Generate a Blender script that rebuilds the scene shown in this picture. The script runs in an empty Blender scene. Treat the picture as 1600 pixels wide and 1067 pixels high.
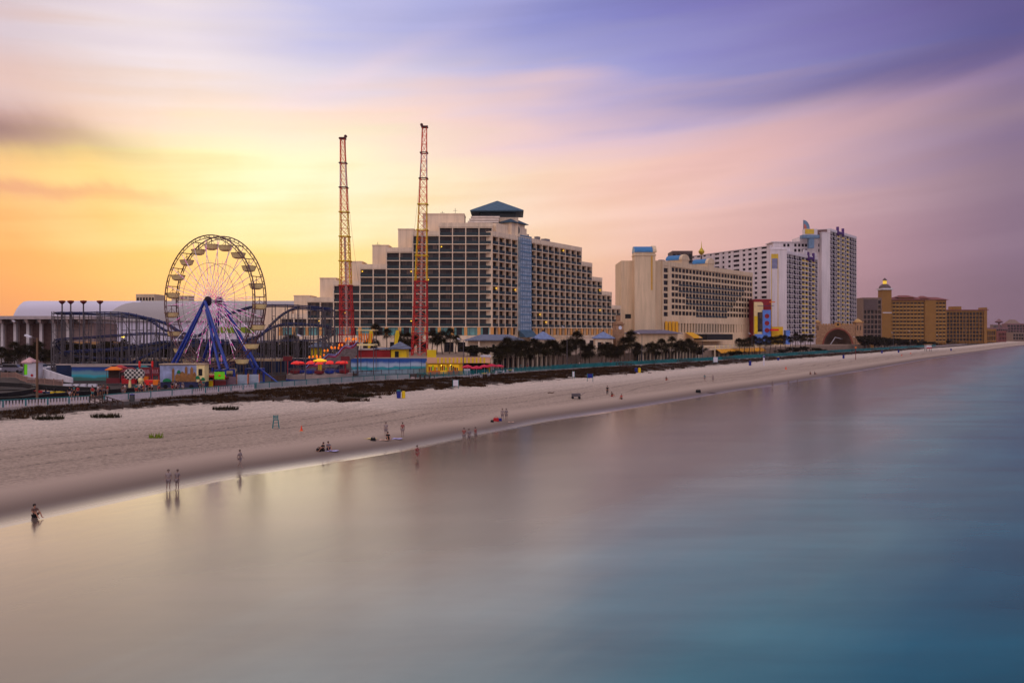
import bpy, math, random
from mathutils import Matrix, Vector
R = math.radians
random.seed(7)
scene = bpy.context.scene
COL = scene.collection
F, CX, HY, H = 1300.0, 800.0, 522.0, 13.0   # lens in picture widths, eye height above the sea in metres

def G(px, py, z):
    Y = (H - z) * F / (py - HY)
    return ((px - CX) / F * Y, Y)
def XA(px, Y): return (px - CX) / F * Y
def ZA(py, Y): return H + (HY - py) / F * Y

# ------------------------------------------------------------------ materials
def lin(c):
    r = []
    for v in c:
        v = v / 255.0
        r.append(v / 12.92 if v <= 0.04045 else ((v + 0.055) / 1.055) ** 2.4)
    return tuple(r) + (1.0,)
MATS = {}
def mat(name, c, rough=0.7, metal=0.0, var=0.15, scale=0.6, emit=None, es=0.0, spec=0.3, bump=0.0, bscale=8.0, streak=0.0):
    if name in MATS: return MATS[name]
    m = bpy.data.materials.new(name); m.use_nodes = True
    nt = m.node_tree; b = nt.nodes['Principled BSDF']
    b.inputs['Roughness'].default_value = rough
    b.inputs['Metallic'].default_value = metal
    b.inputs['Specular IOR Level'].default_value = spec
    base = lin(c)
    tc = nt.nodes.new('ShaderNodeTexCoord')
    n = nt.nodes.new('ShaderNodeTexNoise'); n.inputs['Scale'].default_value = scale; n.inputs['Detail'].default_value = 5
    nt.links.new(tc.outputs['Object'], n.inputs['Vector'])
    cr = nt.nodes.new('ShaderNodeValToRGB')
    cr.color_ramp.elements[0].position = 0.3; cr.color_ramp.elements[1].position = 0.7
    cr.color_ramp.elements[0].color = tuple(v * (1 - var) for v in base[:3]) + (1,)
    cr.color_ramp.elements[1].color = tuple(min(1, v * (1 + var)) for v in base[:3]) + (1,)
    nt.links.new(n.outputs['Fac'], cr.inputs['Fac'])
    if streak:      # rain streaks and patched paint
        vm = nt.nodes.new('ShaderNodeVectorMath'); vm.operation = 'MULTIPLY'; vm.inputs[1].default_value = (0.9, 0.9, 0.07); nt.links.new(tc.outputs['Object'], vm.inputs[0])
        ns = nt.nodes.new('ShaderNodeTexNoise'); ns.inputs['Scale'].default_value = 1.0; ns.inputs['Detail'].default_value = 6; nt.links.new(vm.outputs[0], ns.inputs['Vector'])
        mr = nt.nodes.new('ShaderNodeMapRange'); mr.inputs['From Min'].default_value = 0.35; mr.inputs['From Max'].default_value = 0.62; mr.inputs['To Min'].default_value = 1 - streak; mr.inputs['To Max'].default_value = 1.04; nt.links.new(ns.outputs['Fac'], mr.inputs['Value'])
        sc_ = nt.nodes.new('ShaderNodeVectorMath'); sc_.operation = 'SCALE'; nt.links.new(cr.outputs['Color'], sc_.inputs[0]); nt.links.new(mr.outputs[0], sc_.inputs['Scale'])
        nt.links.new(sc_.outputs[0], b.inputs['Base Color'])
    else: nt.links.new(cr.outputs['Color'], b.inputs['Base Color'])
    if bump:
        n2 = nt.nodes.new('ShaderNodeTexNoise'); n2.inputs['Scale'].default_value = bscale; n2.inputs['Detail'].default_value = 6
        nt.links.new(tc.outputs['Object'], n2.inputs['Vector'])
        bp = nt.nodes.new('ShaderNodeBump'); bp.inputs['Strength'].default_value = bump; bp.inputs['Distance'].default_value = 0.1
        nt.links.new(n2.outputs['Fac'], bp.inputs['Height']); nt.links.new(bp.outputs['Normal'], b.inputs['Normal'])
    if emit:
        b.inputs['Emission Color'].default_value = lin(emit); b.inputs['Emission Strength'].default_value = es
    MATS[name] = m
    return m

def window_glass(name, dark, light, prob=0.3, cell=(4.8, 4.8, 3.0), rough=0.12):
    """glass that shows the curtain or the dark room behind it; each pane differs"""
    if name in MATS: return MATS[name]
    m = bpy.data.materials.new(name); m.use_nodes = True
    nt = m.node_tree; b = nt.nodes['Principled BSDF']; L = nt.links.new
    geo = nt.nodes.new('ShaderNodeNewGeometry')
    sn = nt.nodes.new('ShaderNodeVectorMath'); sn.operation = 'SNAP'; sn.inputs[1].default_value = tuple(c * 0.33 for c in cell[:2]) + (cell[2],)
    off = nt.nodes.new('ShaderNodeVectorMath'); off.operation = 'ADD'; off.inputs[1].default_value = (0.37, 0.41, -0.8)
    L(geo.outputs['Position'], off.inputs[0]); L(off.outputs[0], sn.inputs[0])
    wn = nt.nodes.new('ShaderNodeTexWhiteNoise'); wn.noise_dimensions = '3D'; L(sn.outputs[0], wn.inputs['Vector'])
    cr = nt.nodes.new('ShaderNodeValToRGB'); e = cr.color_ramp.elements
    d, l = lin(dark), lin(light)
    e[0].position = 0; e[0].color = tuple(v * 0.7 for v in d[:3]) + (1,)
    e[1].position = 1; e[1].color = l
    k = cr.color_ramp.elements.new(1 - prob); k.color = tuple(v * 1.3 for v in d[:3]) + (1,)
    L(wn.outputs['Value'], cr.inputs['Fac']); L(cr.outputs['Color'], b.inputs['Base Color'])
    b.inputs['Roughness'].default_value = rough; b.inputs['Specular IOR Level'].default_value = 0.3
    MATS[name] = m
    return m

# ------------------------------------------------------------------ mesh builder
class MB:
    def __init__(s, M=None): s.v = []; s.f = []; s.mi = []; s.k = 0; s.M = M
    def add(s, vs, fs):
        o = len(s.v)
        if s.M is not None: vs = [tuple(s.M @ Vector(p)) for p in vs]
        s.v += [tuple(p) for p in vs]
        for f in fs: s.f.append(tuple(i + o for i in f)); s.mi.append(s.k)
        return s
    def bx(s, x0, x1, y0, y1, z0, z1):
        return s.add([(x0,y0,z0),(x1,y0,z0),(x1,y1,z0),(x0,y1,z0),(x0,y0,z1),(x1,y0,z1),(x1,y1,z1),(x0,y1,z1)],
              [(0,3,2,1),(4,5,6,7),(0,1,5,4),(1,2,6,5),(2,3,7,6),(3,0,4,7)])
    def beam(s, p, q, w, h=None):
        h = h or w; p = Vector(p); q = Vector(q); d = q - p
        if d.length < 1e-6: return s
        d.normalize(); up = Vector((0,0,1)) if abs(d.z) < 0.95 else Vector((1,0,0))
        a = d.cross(up).normalized(); b = a.cross(d).normalized()
        vs = []
        for e in (p, q):
            for i, j in ((-1,-1),(1,-1),(1,1),(-1,1)): vs.append(e + a * (i * w / 2) + b * (j * h / 2))
        return s.add(vs, [(0,1,2,3),(7,6,5,4),(0,4,5,1),(1,5,6,2),(2,6,7,3),(3,7,4,0)])
    def tube(s, p, q, r, r2=None, n=8, cap=True):
        r2 = r if r2 is None else r2; p = Vector(p); q = Vector(q); d = (q - p)
        if d.length < 1e-6: return s
        d.normalize(); up = Vector((0,0,1)) if abs(d.z) < 0.95 else Vector((1,0,0))
        a = d.cross(up).normalized(); b = a.cross(d).normalized(); vs = []
        for e, rr in ((p, r), (q, r2)):
            for i in range(n):
                t = 2 * math.pi * i / n; vs.append(e + a * (rr * math.cos(t)) + b * (rr * math.sin(t)))
        fs = [(i, i + n, (i + 1) % n + n, (i + 1) % n) for i in range(n)]
        if cap: fs += [tuple(range(n)), tuple(range(2 * n - 1, n - 1, -1))]
        return s.add(vs, fs)
    def path(s, pts, r, n=6, closed=False):
        pts = [Vector(p) for p in pts]; m = len(pts); vs = []
        for i, p in enumerate(pts):
            if closed: d = pts[(i + 1) % m] - pts[i - 1]
            else: d = pts[min(i + 1, m - 1)] - pts[max(i - 1, 0)]
            d.normalize(); up = Vector((0,0,1)) if abs(d.z) < 0.9 else Vector((1,0,0))
            a = d.cross(up).normalized(); b = a.cross(d).normalized()
            for k in range(n):
                t = 2 * math.pi * k / n; vs.append(p + a * (r * math.cos(t)) + b * (r * math.sin(t)))
        fs = []
        for i in range(m if closed else m - 1):
            j = (i + 1) % m
            for k in range(n): fs.append((i * n + k, j * n + k, j * n + (k + 1) % n, i * n + (k + 1) % n))
        return s.add(vs, fs)
    def lathe(s, prof, c=(0,0,0), n=12, sx=1, sy=1):
        vs = []; fs = []
        for r, z in prof:
            for i in range(n):
                t = 2 * math.pi * i / n; vs.append((c[0] + r * sx * math.cos(t), c[1] + r * sy * math.sin(t), c[2] + z))
        for j in range(len(prof) - 1):
            for i in range(n): fs.append((j*n+i, j*n+(i+1)%n, (j+1)*n+(i+1)%n, (j+1)*n+i))
        fs.append(tuple(range(n - 1, -1, -1))); fs.append(tuple(range((len(prof)-1)*n, len(prof)*n)))
        return s.add(vs, fs)
    def prism(s, poly, y0, y1):          # polygon in x,z pushed along y
        n = len(poly); vs = [(x, y0, z) for x, z in poly] + [(x, y1, z) for x, z in poly]
        fs = [tuple(range(n)), tuple(range(2*n-1, n-1, -1))] + [(i, i+n, (i+1)%n+n, (i+1)%n) for i in range(n)]
        return s.add(vs, fs)
    def slab(s, poly, z0, z1):           # polygon in x,y pushed along z
        n = len(poly); vs = [(x, y, z0) for x, y in poly] + [(x, y, z1) for x, y in poly]
        fs = [tuple(range(n-1,-1,-1)), tuple(range(n, 2*n))] + [(i, (i+1)%n, (i+1)%n+n, i+n) for i in range(n)]
        return s.add(vs, fs)
    def pyr(s, x0, x1, y0, y1, z0, z1, top=0.0, th=0.25):   # hipped roof with a ridge of length top along x
        cx, cy = (x0+x1)/2, (y0+y1)/2
        s.bx(x0, x1, y0, y1, z0 - th, z0)
        e = 0.002
        return s.add([(x0,y0,z0+e),(x1,y0,z0+e),(x1,y1,z0+e),(x0,y1,z0+e),(cx-top/2,cy,z1),(cx+top/2+0.01,cy,z1)],
              [(0,1,5,4),(1,2,5),(2,3,4,5),(3,0,4)])
    def build(s, name, mats, parent=None, smooth=False, M=None):
        me = bpy.data.meshes.new(name); me.from_pydata(s.v, [], s.f)
        if not isinstance(mats, (list, tuple)): mats = [mats]
        for m in mats: me.materials.append(m)
        if len(mats) > 1: me.polygons.foreach_set('material_index', s.mi)
        if smooth: me.polygons.foreach_set('use_smooth', [True] * len(me.polygons))
        me.update()
        o = bpy.data.objects.new(name, me); COL.objects.link(o)
        if parent is not None: o.parent = parent
        if M is not None: o.matrix_local = M
        return o

def tag(o, label=None, cat=None, group=None, kind=None):
    if label: o['label'] = label
    if cat: o['category'] = cat
    if group: o['group'] = group
    if kind: o['kind'] = kind
    return o
def thing(name, label, cat, loc=(0,0,0), rz=0.0, group=None):
    o = bpy.data.objects.new(name, None); COL.objects.link(o)
    o.empty_display_size = 0.5
    o.location = loc; o.rotation_euler = (0, 0, rz)
    return tag(o, label, cat, group)
KIDS = {}
def dup(root, loc=None, rz=None, label=None, group=None, scale=None):
    if root.name not in KIDS: KIDS[root.name] = [(c, list(c.children)) for c in root.children]
    r = root.copy(); COL.objects.link(r)
    if loc is not None: r.location = loc
    if rz is not None: r.rotation_euler = (0, 0, rz)
    if scale is not None: r.scale = (scale,) * 3 if not isinstance(scale, tuple) else scale
    if label: r['label'] = label
    if group: r['group'] = group
    for ch, gs in KIDS[root.name]:
        c = ch.copy(); COL.objects.link(c); c.parent = r
        for g in gs:
            d = g.copy(); COL.objects.link(d); d.parent = c
    return r
ORD = ['first','second','third','fourth','fifth','sixth','seventh','eighth','ninth','tenth','eleventh','twelfth','thirteenth','fourteenth','fifteenth','sixteenth','seventeenth','eighteenth','nineteenth','twentieth']
ORD += ['twenty-' + o for o in ORD[:9]]

# ------------------------------------------------------------------ the coast: u runs along it, v inland
EU = (0.545, 0.838); EV = (-0.838, 0.545)
def uv(x, y): return x * EU[0] + y * EU[1], x * EV[0] + y * EV[1]
def xy(u, v): return u * EU[0] + v * EV[0], u * EU[1] + v * EV[1]
def table(pts, z, extra):
    t = sorted(uv(*G(px, py, z)) for px, py in pts)
    return [(-400, t[0][1]), (-60, t[0][1])] + t + extra
T_SH = table([(0,825),(275,765),(400,741),(500,726),(650,702),(750,681),(850,660),(1000,637),(1150,612),(1250,597),(1350,580),(1450,562),(1520,552),(1600,540)], 0.0, [(2000,-30),(4000,-250),(40000,-6000)])
T_DU = table([(0,655),(150,640),(300,631),(450,626),(545,628),(600,613),(700,606),(800,598),(900,590),(980,583),(1100,572),(1200,563),(1300,556),(1400,548),(1500,541)], 2.75, [(2000,40),(4000,-190),(40000,-5900)])
T_PR = table([(0,643),(150,634),(300,621),(400,612),(500,604),(600,597),(700,592),(800,585),(900,578),(1000,572),(1100,566),(1200,560),(1300,553),(1400,546.5),(1500,539.5)], 3.0, [(2000,52),(4000,-178),(40000,-5880)])
def look(T, u):
    if u <= T[0][0]: return T[0][1]
    for (a, p), (b, q) in zip(T, T[1:]):
        if u <= b:
            t = (u - a) / (b - a + 1e-9); return p + (q - p) * t
    return T[-1][1]
def sm(t): t = max(0, min(1, t)); return t * t * (3 - 2 * t)
def hgt(x, y):
    u, v = uv(x, y); s, d, p = look(T_SH, u), look(T_DU, u), look(T_PR, u)
    if v < s: return max(-4.0, -(s - v) * 0.05)
    if v < d:
        w = v - s; W = d - s
        return 0.9 * sm(w / min(14, W * 0.4)) + 1.85 * (w / W)
    if v < p:
        t = (v - d) / (p - d + 1e-6)
        return 2.75 + 0.4 * sm(t) + 0.22 * math.sin(math.pi * t) * (1 + 0.5 * math.sin(u * 0.21) + 0.4 * math.sin(u * 0.57))
    return 3.1
def on(px, py):
    z = 1.5
    for _ in range(12):
        x, y = G(px, py, z); z = 0.5 * z + 0.5 * max(0, hgt(x, y))
    return (x, y, hgt(x, y))
GZ = 3.4      # amusement park and promenade level
TZ = 6.5      # hotel terrace level

def sweep(mb, us, v0, v1, z0, z1, T=T_PR):
    """a long low slab that follows the promenade line"""
    P = []
    for u in us:
        w = look(T, u)
        a, b = xy(u, w + v0), xy(u, w + v1)
        P.append([(a[0],a[1],z0),(b[0],b[1],z0),(b[0],b[1],z1),(a[0],a[1],z1)])
    vs = [p for r in P for p in r]; fs = []
    for i in range(len(P) - 1):
        for k in range(4): fs.append((i*4+k, i*4+(k+1)%4, (i+1)*4+(k+1)%4, (i+1)*4+k))
    fs += [(0,3,2,1), tuple(len(vs)-4+k for k in range(4))]
    mb.add(vs, fs)
def urange(a, b, st):
    n = max(1, int((b - a) / st)); return [a + (b - a) * i / n for i in range(n + 1)]
def U(px, py, z=3.2): return uv(*G(px, py, z))[0]
# ------------------------------------------------------------------ setting: ground, sea, promenade
us = [-380, -300, -220, -150, -100, -60, -30] + urange(-20, 420, 2.0) + urange(426, 1000, 8) + urange(1040, 4000, 120) + [6000, 10000, 20000, 39000]
FR = [(-1, x) for x in (-1500, -600, -250, -120, -60, -25, -10, -4, -1)] + [('s', i / 20) for i in range(21)] + [('d', i / 5) for i in range(1, 6)] + [(1, x) for x in (1, 6, 20, 60, 150, 400, 1000, 3000, 12000, 30000)]
rows = []
for u in us:
    s, d, p = look(T_SH, u), look(T_DU, u), look(T_PR, u); row = []
    for k, t in FR:
        v = s + t if k == -1 else s + (d - s) * t if k == 's' else d + (p - d) * t if k == 'd' else p + t
        x, y = xy(u, v); row.append((x, y, hgt(x, y) if k != 1 else 3.1))
    rows.append(row)
nv = len(FR); mb = MB()
mb.v = [p for r in rows for p in r]
for i in range(len(rows) - 1):
    for j in range(nv - 1):
        mb.f.append((i*nv+j, (i+1)*nv+j, (i+1)*nv+j+1, i*nv+j+1)); mb.mi.append(0)
def ground_mat():
    m = bpy.data.materials.new('sand_and_ground'); m.use_nodes = True
    nt = m.node_tree; b = nt.nodes['Principled BSDF']; L = nt.links.new; N = nt.nodes.new
    geo = N('ShaderNodeNewGeometry')
    sep = N('ShaderNodeSeparateXYZ'); L(geo.outputs['Position'], sep.inputs[0])
    # coordinates turned so that x runs along the coast
    mp = N('ShaderNodeMapping'); mp.vector_type = 'POINT'; mp.inputs['Rotation'].default_value = (0, 0, -math.atan2(EU[1], EU[0]))
    L(geo.outputs['Position'], mp.inputs['Vector'])
    st = N('ShaderNodeVectorMath'); st.operation = 'MULTIPLY'; st.inputs[1].default_value = (0.05, 0.9, 0.3); L(mp.outputs[0], st.inputs[0])
    n1 = N('ShaderNodeTexNoise'); n1.inputs['Scale'].default_value = 1.0; n1.inputs['Detail'].default_value = 7; L(st.outputs[0], n1.inputs['Vector'])
    n2 = N('ShaderNodeTexNoise'); n2.inputs['Scale'].default_value = 2.6; n2.inputs['Detail'].default_value = 9; n2.inputs['Roughness'].default_value = 0.7; L(mp.outputs[0], n2.inputs['Vector'])
    n3 = N('ShaderNodeTexNoise'); n3.inputs['Scale'].default_value = 3.0; n3.inputs['Detail'].default_value = 4; L(mp.outputs[0], n3.inputs['Vector'])
    # wetness by height above the sea
    wet = N('ShaderNodeMapRange'); wet.inputs['From Min'].default_value = 0.1; wet.inputs['From Max'].default_value = 1.05; L(sep.outputs['Z'], wet.inputs['Value']); wet.interpolation_type = 'SMOOTHSTEP'
    c1 = N('ShaderNodeMix'); c1.data_type = 'RGBA'; c1.inputs['A'].default_value = lin((104, 86, 76)); c1.inputs['B'].default_value = lin((178, 154, 134)); L(wet.outputs[0], c1.inputs['Factor'])
    # dry upper sand is paler and scuffed
    dry = N('ShaderNodeMapRange'); dry.inputs['From Min'].default_value = 1.7; dry.inputs['From Max'].default_value = 2.5; L(sep.outputs['Z'], dry.inputs['Value']); dry.interpolation_type = 'SMOOTHSTEP'
    c2 = N('ShaderNodeMix'); c2.data_type = 'RGBA'; c2.inputs['B'].default_value = lin((214, 192, 172)); L(dry.outputs[0], c2.inputs['Factor']); L(c1.outputs['Result'], c2.inputs['A'])
    r1 = N('ShaderNodeMapRange'); r1.inputs['From Min'].default_value = 0.35; r1.inputs['From Max'].default_value = 0.65; r1.inputs['To Min'].default_value = 0.9; r1.inputs['To Max'].default_value = 1.05; L(n1.outputs['Fac'], r1.inputs['Value'])
    r2 = N('ShaderNodeMapRange'); r2.inputs['From Min'].default_value = 0.38; r2.inputs['From Max'].default_value = 0.56; r2.inputs['To Min'].default_value = 0.66; r2.inputs['To Max'].default_value = 1.05; L(n2.outputs['Fac'], r2.inputs['Value'])
    mm = N('ShaderNodeMath'); mm.operation = 'MULTIPLY'; L(r1.outputs[0], mm.inputs[0]); L(r2.outputs[0], mm.inputs[1])
    # tyre tracks: dark dashed lines that run along the beach, only where sand is dry
    mask = N('ShaderNodeMapRange'); mask.inputs['From Min'].default_value = 0.9; mask.inputs['From Max'].default_value = 1.2; L(sep.outputs['Z'], mask.inputs['Value'])
    mk2 = N('ShaderNodeMix'); mk2.data_type = 'FLOAT'; mk2.inputs['A'].default_value = 1.0; L(mask.outputs[0], mk2.inputs['Factor']); L(mm.outputs[0], mk2.inputs['B'])
    dn = N('ShaderNodeVectorMath'); dn.operation = 'MULTIPLY'; dn.inputs[1].default_value = (0.012, 0.0, 0.0); L(mp.outputs[0], dn.inputs[0])
    nd = N('ShaderNodeTexNoise'); nd.inputs['Scale'].default_value = 1.0; nd.inputs['Detail'].default_value = 2; L(dn.outputs[0], nd.inputs['Vector'])
    sv = N('ShaderNodeSeparateXYZ'); L(mp.outputs[0], sv.inputs[0])
    wv = N('ShaderNodeMath'); wv.operation = 'MULTIPLY_ADD'; L(nd.outputs['Fac'], wv.inputs[0]); wv.inputs[1].default_value = 22; L(sv.outputs['Y'], wv.inputs[2])
    sn = N('ShaderNodeMath'); sn.operation = 'MULTIPLY'; sn.inputs[1].default_value = 1.35; L(wv.outputs[0], sn.inputs[0])
    si = N('ShaderNodeMath'); si.operation = 'SINE'; L(sn.outputs[0], si.inputs[0])
    tr = N('ShaderNodeMapRange'); tr.inputs['From Min'].default_value = 0.75; tr.inputs['From Max'].default_value = 1.0; L(si.outputs[0], tr.inputs['Value'])
    zb = N('ShaderNodeMapRange'); zb.inputs['From Min'].default_value = 1.3; zb.inputs['From Max'].default_value = 1.5; L(sep.outputs['Z'], zb.inputs['Value'])
    zc = N('ShaderNodeMapRange'); zc.inputs['From Min'].default_value = 2.2; zc.inputs['From Max'].default_value = 2.0; L(sep.outputs['Z'], zc.inputs['Value'])
    t1 = N('ShaderNodeMath'); t1.operation = 'MULTIPLY'; L(tr.outputs[0], t1.inputs[0]); L(zb.outputs[0], t1.inputs[1])
    t2 = N('ShaderNodeMath'); t2.operation = 'MULTIPLY'; L(t1.outputs[0], t2.inputs[0]); L(zc.outputs[0], t2.inputs[1])
    n3r = N('ShaderNodeMapRange'); n3r.inputs['From Min'].default_value = 0.48; n3r.inputs['From Max'].default_value = 0.56; L(n3.outputs['Fac'], n3r.inputs['Value'])
    t3 = N('ShaderNodeMath'); t3.operation = 'MULTIPLY'; L(t2.outputs[0], t3.inputs[0]); L(n3r.outputs[0], t3.inputs[1])
    t4 = N('ShaderNodeMath'); t4.operation = 'MULTIPLY_ADD'; L(t3.outputs[0], t4.inputs[0]); t4.inputs[1].default_value = -0.55; t4.inputs[2].default_value = 1.0
    t5 = N('ShaderNodeMath'); t5.operation = 'MULTIPLY'; L(t4.outputs[0], t5.inputs[0]); L(mk2.outputs[0], t5.inputs[1])
    c3 = N('ShaderNodeVectorMath'); c3.operation = 'SCALE'; L(c2.outputs['Result'], c3.inputs[0]); L(t5.outputs[0], c3.inputs['Scale'])
    # weeds and litter on the dune foot
    n4 = N('ShaderNodeTexNoise'); n4.inputs['Scale'].default_value = 0.45; n4.inputs['Detail'].default_value = 9; n4.inputs['Roughness'].default_value = 0.75; L(mp.outputs[0], n4.inputs['Vector'])
    wz = N('ShaderNodeMapRange'); wz.inputs['From Min'].default_value = 2.45; wz.inputs['From Max'].default_value = 3.05; wz.inputs['To Min'].default_value = 0.0; wz.inputs['To Max'].default_value = 0.5; L(sep.outputs['Z'], wz.inputs['Value'])
    ad = N('ShaderNodeMath'); ad.operation = 'ADD'; L(n4.outputs['Fac'], ad.inputs[0]); L(wz.outputs[0], ad.inputs[1])
    wr = N('ShaderNodeMapRange'); wr.inputs['From Min'].default_value = 0.7; wr.inputs['From Max'].default_value = 0.78; L(ad.outputs[0], wr.inputs['Value'])
    c4 = N('ShaderNodeMix'); c4.data_type = 'RGBA'; c4.inputs['B'].default_value = lin((58, 42, 30)); L(wr.outputs[0], c4.inputs['Factor']); L(c3.outputs[0], c4.inputs['A'])
    # town ground: worn paving
    tw = N('ShaderNodeMath'); tw.operation = 'GREATER_THAN'; tw.inputs[1].default_value = 3.09; L(sep.outputs['Z'], tw.inputs[0])
    pv = N('ShaderNodeMapRange'); pv.inputs['To Min'].default_value = 0.7; pv.inputs['To Max'].default_value = 1.2; L(n2.outputs['Fac'], pv.inputs['Value'])
    pc = N('ShaderNodeVectorMath'); pc.operation = 'SCALE'; pc.inputs[0].default_value = lin((70, 60, 56))[:3]; L(pv.outputs[0], pc.inputs['Scale'])
    c5 = N('ShaderNodeMix'); c5.data_type = 'RGBA'; L(tw.outputs[0], c5.inputs['Factor']); L(c4.outputs['Result'], c5.inputs['A']); L(pc.outputs[0], c5.inputs['B'])
    L(c5.outputs['Result'], b.inputs['Base Color'])
    ro = N('ShaderNodeMapRange'); ro.inputs['From Min'].default_value = 0.0; ro.inputs['From Max'].default_value = 0.35; ro.inputs['To Min'].default_value = 0.12; ro.inputs['To Max'].default_value = 0.95; L(sep.outputs['Z'], ro.inputs['Value']); L(ro.outputs[0], b.inputs['Roughness'])
    sp = N('ShaderNodeMapRange'); sp.inputs['From Min'].default_value = 0.0; sp.inputs['From Max'].default_value = 0.3; sp.inputs['To Min'].default_value = 0.95; sp.inputs['To Max'].default_value = 0.25; L(sep.outputs['Z'], sp.inputs['Value']); L(sp.outputs[0], b.inputs['Specular IOR Level'])
    bp = N('ShaderNodeBump'); bp.inputs['Strength'].default_value = 0.9; bp.inputs['Distance'].default_value = 0.3
    bm = N('ShaderNodeMath'); bm.operation = 'MULTIPLY'; L(n2.outputs['Fac'], bm.inputs[0]); L(mask.outputs[0], bm.inputs[1]); L(bm.outputs[0], bp.inputs['Height']); L(bp.outputs['Normal'], b.inputs['Normal'])
    return m
o = mb.build('ground', ground_mat(), smooth=True)
tag(o, 'pale sandy beach rising to the paved ground of the town', kind='structure')

def water_mat():
    m = bpy.data.materials.new('sea_water'); m.use_nodes = True
    nt = m.node_tree; b = nt.nodes['Principled BSDF']; L = nt.links.new; N = nt.nodes.new
    geo = N('ShaderNodeNewGeometry')
    mp = N('ShaderNodeMapping'); mp.inputs['Rotation'].default_value = (0, 0, -math.atan2(EU[1], EU[0])); L(geo.outputs['Position'], mp.inputs['Vector'])
    sep = N('ShaderNodeSeparateXYZ'); L(mp.outputs[0], sep.inputs[0])
    sc = N('ShaderNodeVectorMath'); sc.operation = 'MULTIPLY'; sc.inputs[1].default_value = (0.02, 0.075, 1); L(mp.outputs[0], sc.inputs[0])
    n = N('ShaderNodeTexNoise'); n.inputs['Scale'].default_value = 1; n.inputs['Detail'].default_value = 5; L(sc.outputs[0], n.inputs['Vector'])
    # deepening water tint; paler middle paints in sky reflection: v = distance inland of the eye
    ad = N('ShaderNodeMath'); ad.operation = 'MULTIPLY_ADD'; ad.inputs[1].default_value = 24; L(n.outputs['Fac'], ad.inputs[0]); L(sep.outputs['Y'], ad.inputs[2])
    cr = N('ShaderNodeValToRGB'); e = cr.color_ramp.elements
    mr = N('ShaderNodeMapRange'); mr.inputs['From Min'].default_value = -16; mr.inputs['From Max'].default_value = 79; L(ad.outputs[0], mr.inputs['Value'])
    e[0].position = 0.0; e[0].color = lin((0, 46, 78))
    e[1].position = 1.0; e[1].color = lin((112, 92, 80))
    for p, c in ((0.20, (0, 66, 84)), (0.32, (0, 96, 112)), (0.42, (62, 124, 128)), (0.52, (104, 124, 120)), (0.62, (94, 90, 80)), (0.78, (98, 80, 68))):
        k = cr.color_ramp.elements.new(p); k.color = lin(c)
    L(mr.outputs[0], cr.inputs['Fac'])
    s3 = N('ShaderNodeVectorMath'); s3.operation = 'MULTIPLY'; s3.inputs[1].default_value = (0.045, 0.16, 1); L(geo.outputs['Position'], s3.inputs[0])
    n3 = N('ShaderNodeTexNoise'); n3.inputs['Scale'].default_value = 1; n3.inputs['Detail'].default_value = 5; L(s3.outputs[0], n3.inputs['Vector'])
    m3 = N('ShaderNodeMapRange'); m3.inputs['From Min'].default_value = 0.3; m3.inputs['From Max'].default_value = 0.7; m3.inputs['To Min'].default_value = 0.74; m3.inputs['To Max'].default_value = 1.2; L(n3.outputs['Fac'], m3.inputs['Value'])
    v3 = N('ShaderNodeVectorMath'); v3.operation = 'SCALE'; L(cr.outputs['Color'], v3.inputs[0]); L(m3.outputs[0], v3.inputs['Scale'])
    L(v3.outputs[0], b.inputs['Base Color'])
    rr = N('ShaderNodeMapRange'); rr.inputs['From Min'].default_value = 62; rr.inputs['From Max'].default_value = 40; rr.inputs['To Min'].default_value = 0.14; rr.inputs['To Max'].default_value = 0.26; L(sep.outputs['Y'], rr.inputs['Value'])
    L(rr.outputs[0], b.inputs['Roughness'])
    b.inputs['IOR'].default_value = 1.33
    sl = N('ShaderNodeMapRange'); sl.inputs['From Min'].default_value = 5; sl.inputs['From Max'].default_value = 55; sl.inputs['To Min'].default_value = 0.55; sl.inputs['To Max'].default_value = 1.0; L(sep.outputs['Y'], sl.inputs['Value']); L(sl.outputs[0], b.inputs['Specular IOR Level'])
    s2 = N('ShaderNodeVectorMath'); s2.operation = 'MULTIPLY'; s2.inputs[1].default_value = (0.25, 0.7, 1); L(mp.outputs[0], s2.inputs[0])
    n2 = N('ShaderNodeTexNoise'); n2.inputs['Scale'].default_value = 1; n2.inputs['Detail'].default_value = 4; L(s2.outputs[0], n2.inputs['Vector'])
    bp = N('ShaderNodeBump'); bp.inputs['Strength'].default_value = 0.2; bp.inputs['Distance'].default_value = 0.06; L(n2.outputs['Fac'], bp.inputs['Height']); L(bp.outputs['Normal'], b.inputs['Normal'])
    return m
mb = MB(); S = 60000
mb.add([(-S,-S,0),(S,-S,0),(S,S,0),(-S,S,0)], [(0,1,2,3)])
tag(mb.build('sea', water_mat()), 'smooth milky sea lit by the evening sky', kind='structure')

concrete = mat('pale_concrete', (178, 160, 150), 0.85, var=0.12, scale=0.4)
pave = mat('promenade_paving', (150, 128, 120), 0.85, var=0.15, scale=0.7)
mb = MB(); sweep(mb, urange(-80, 900, 5), 0.3, 6.5, 2.6, GZ)
tag(mb.build('promenade', pave), 'paved seaside promenade running along the dune', kind='structure')
mb = MB(); sweep(mb, urange(-80, 900, 5), 0.0, 0.3, 2.2, GZ + 0.12)
tag(mb.build('seawall', concrete), 'low pale concrete seawall under the promenade fence', 'wall')

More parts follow.
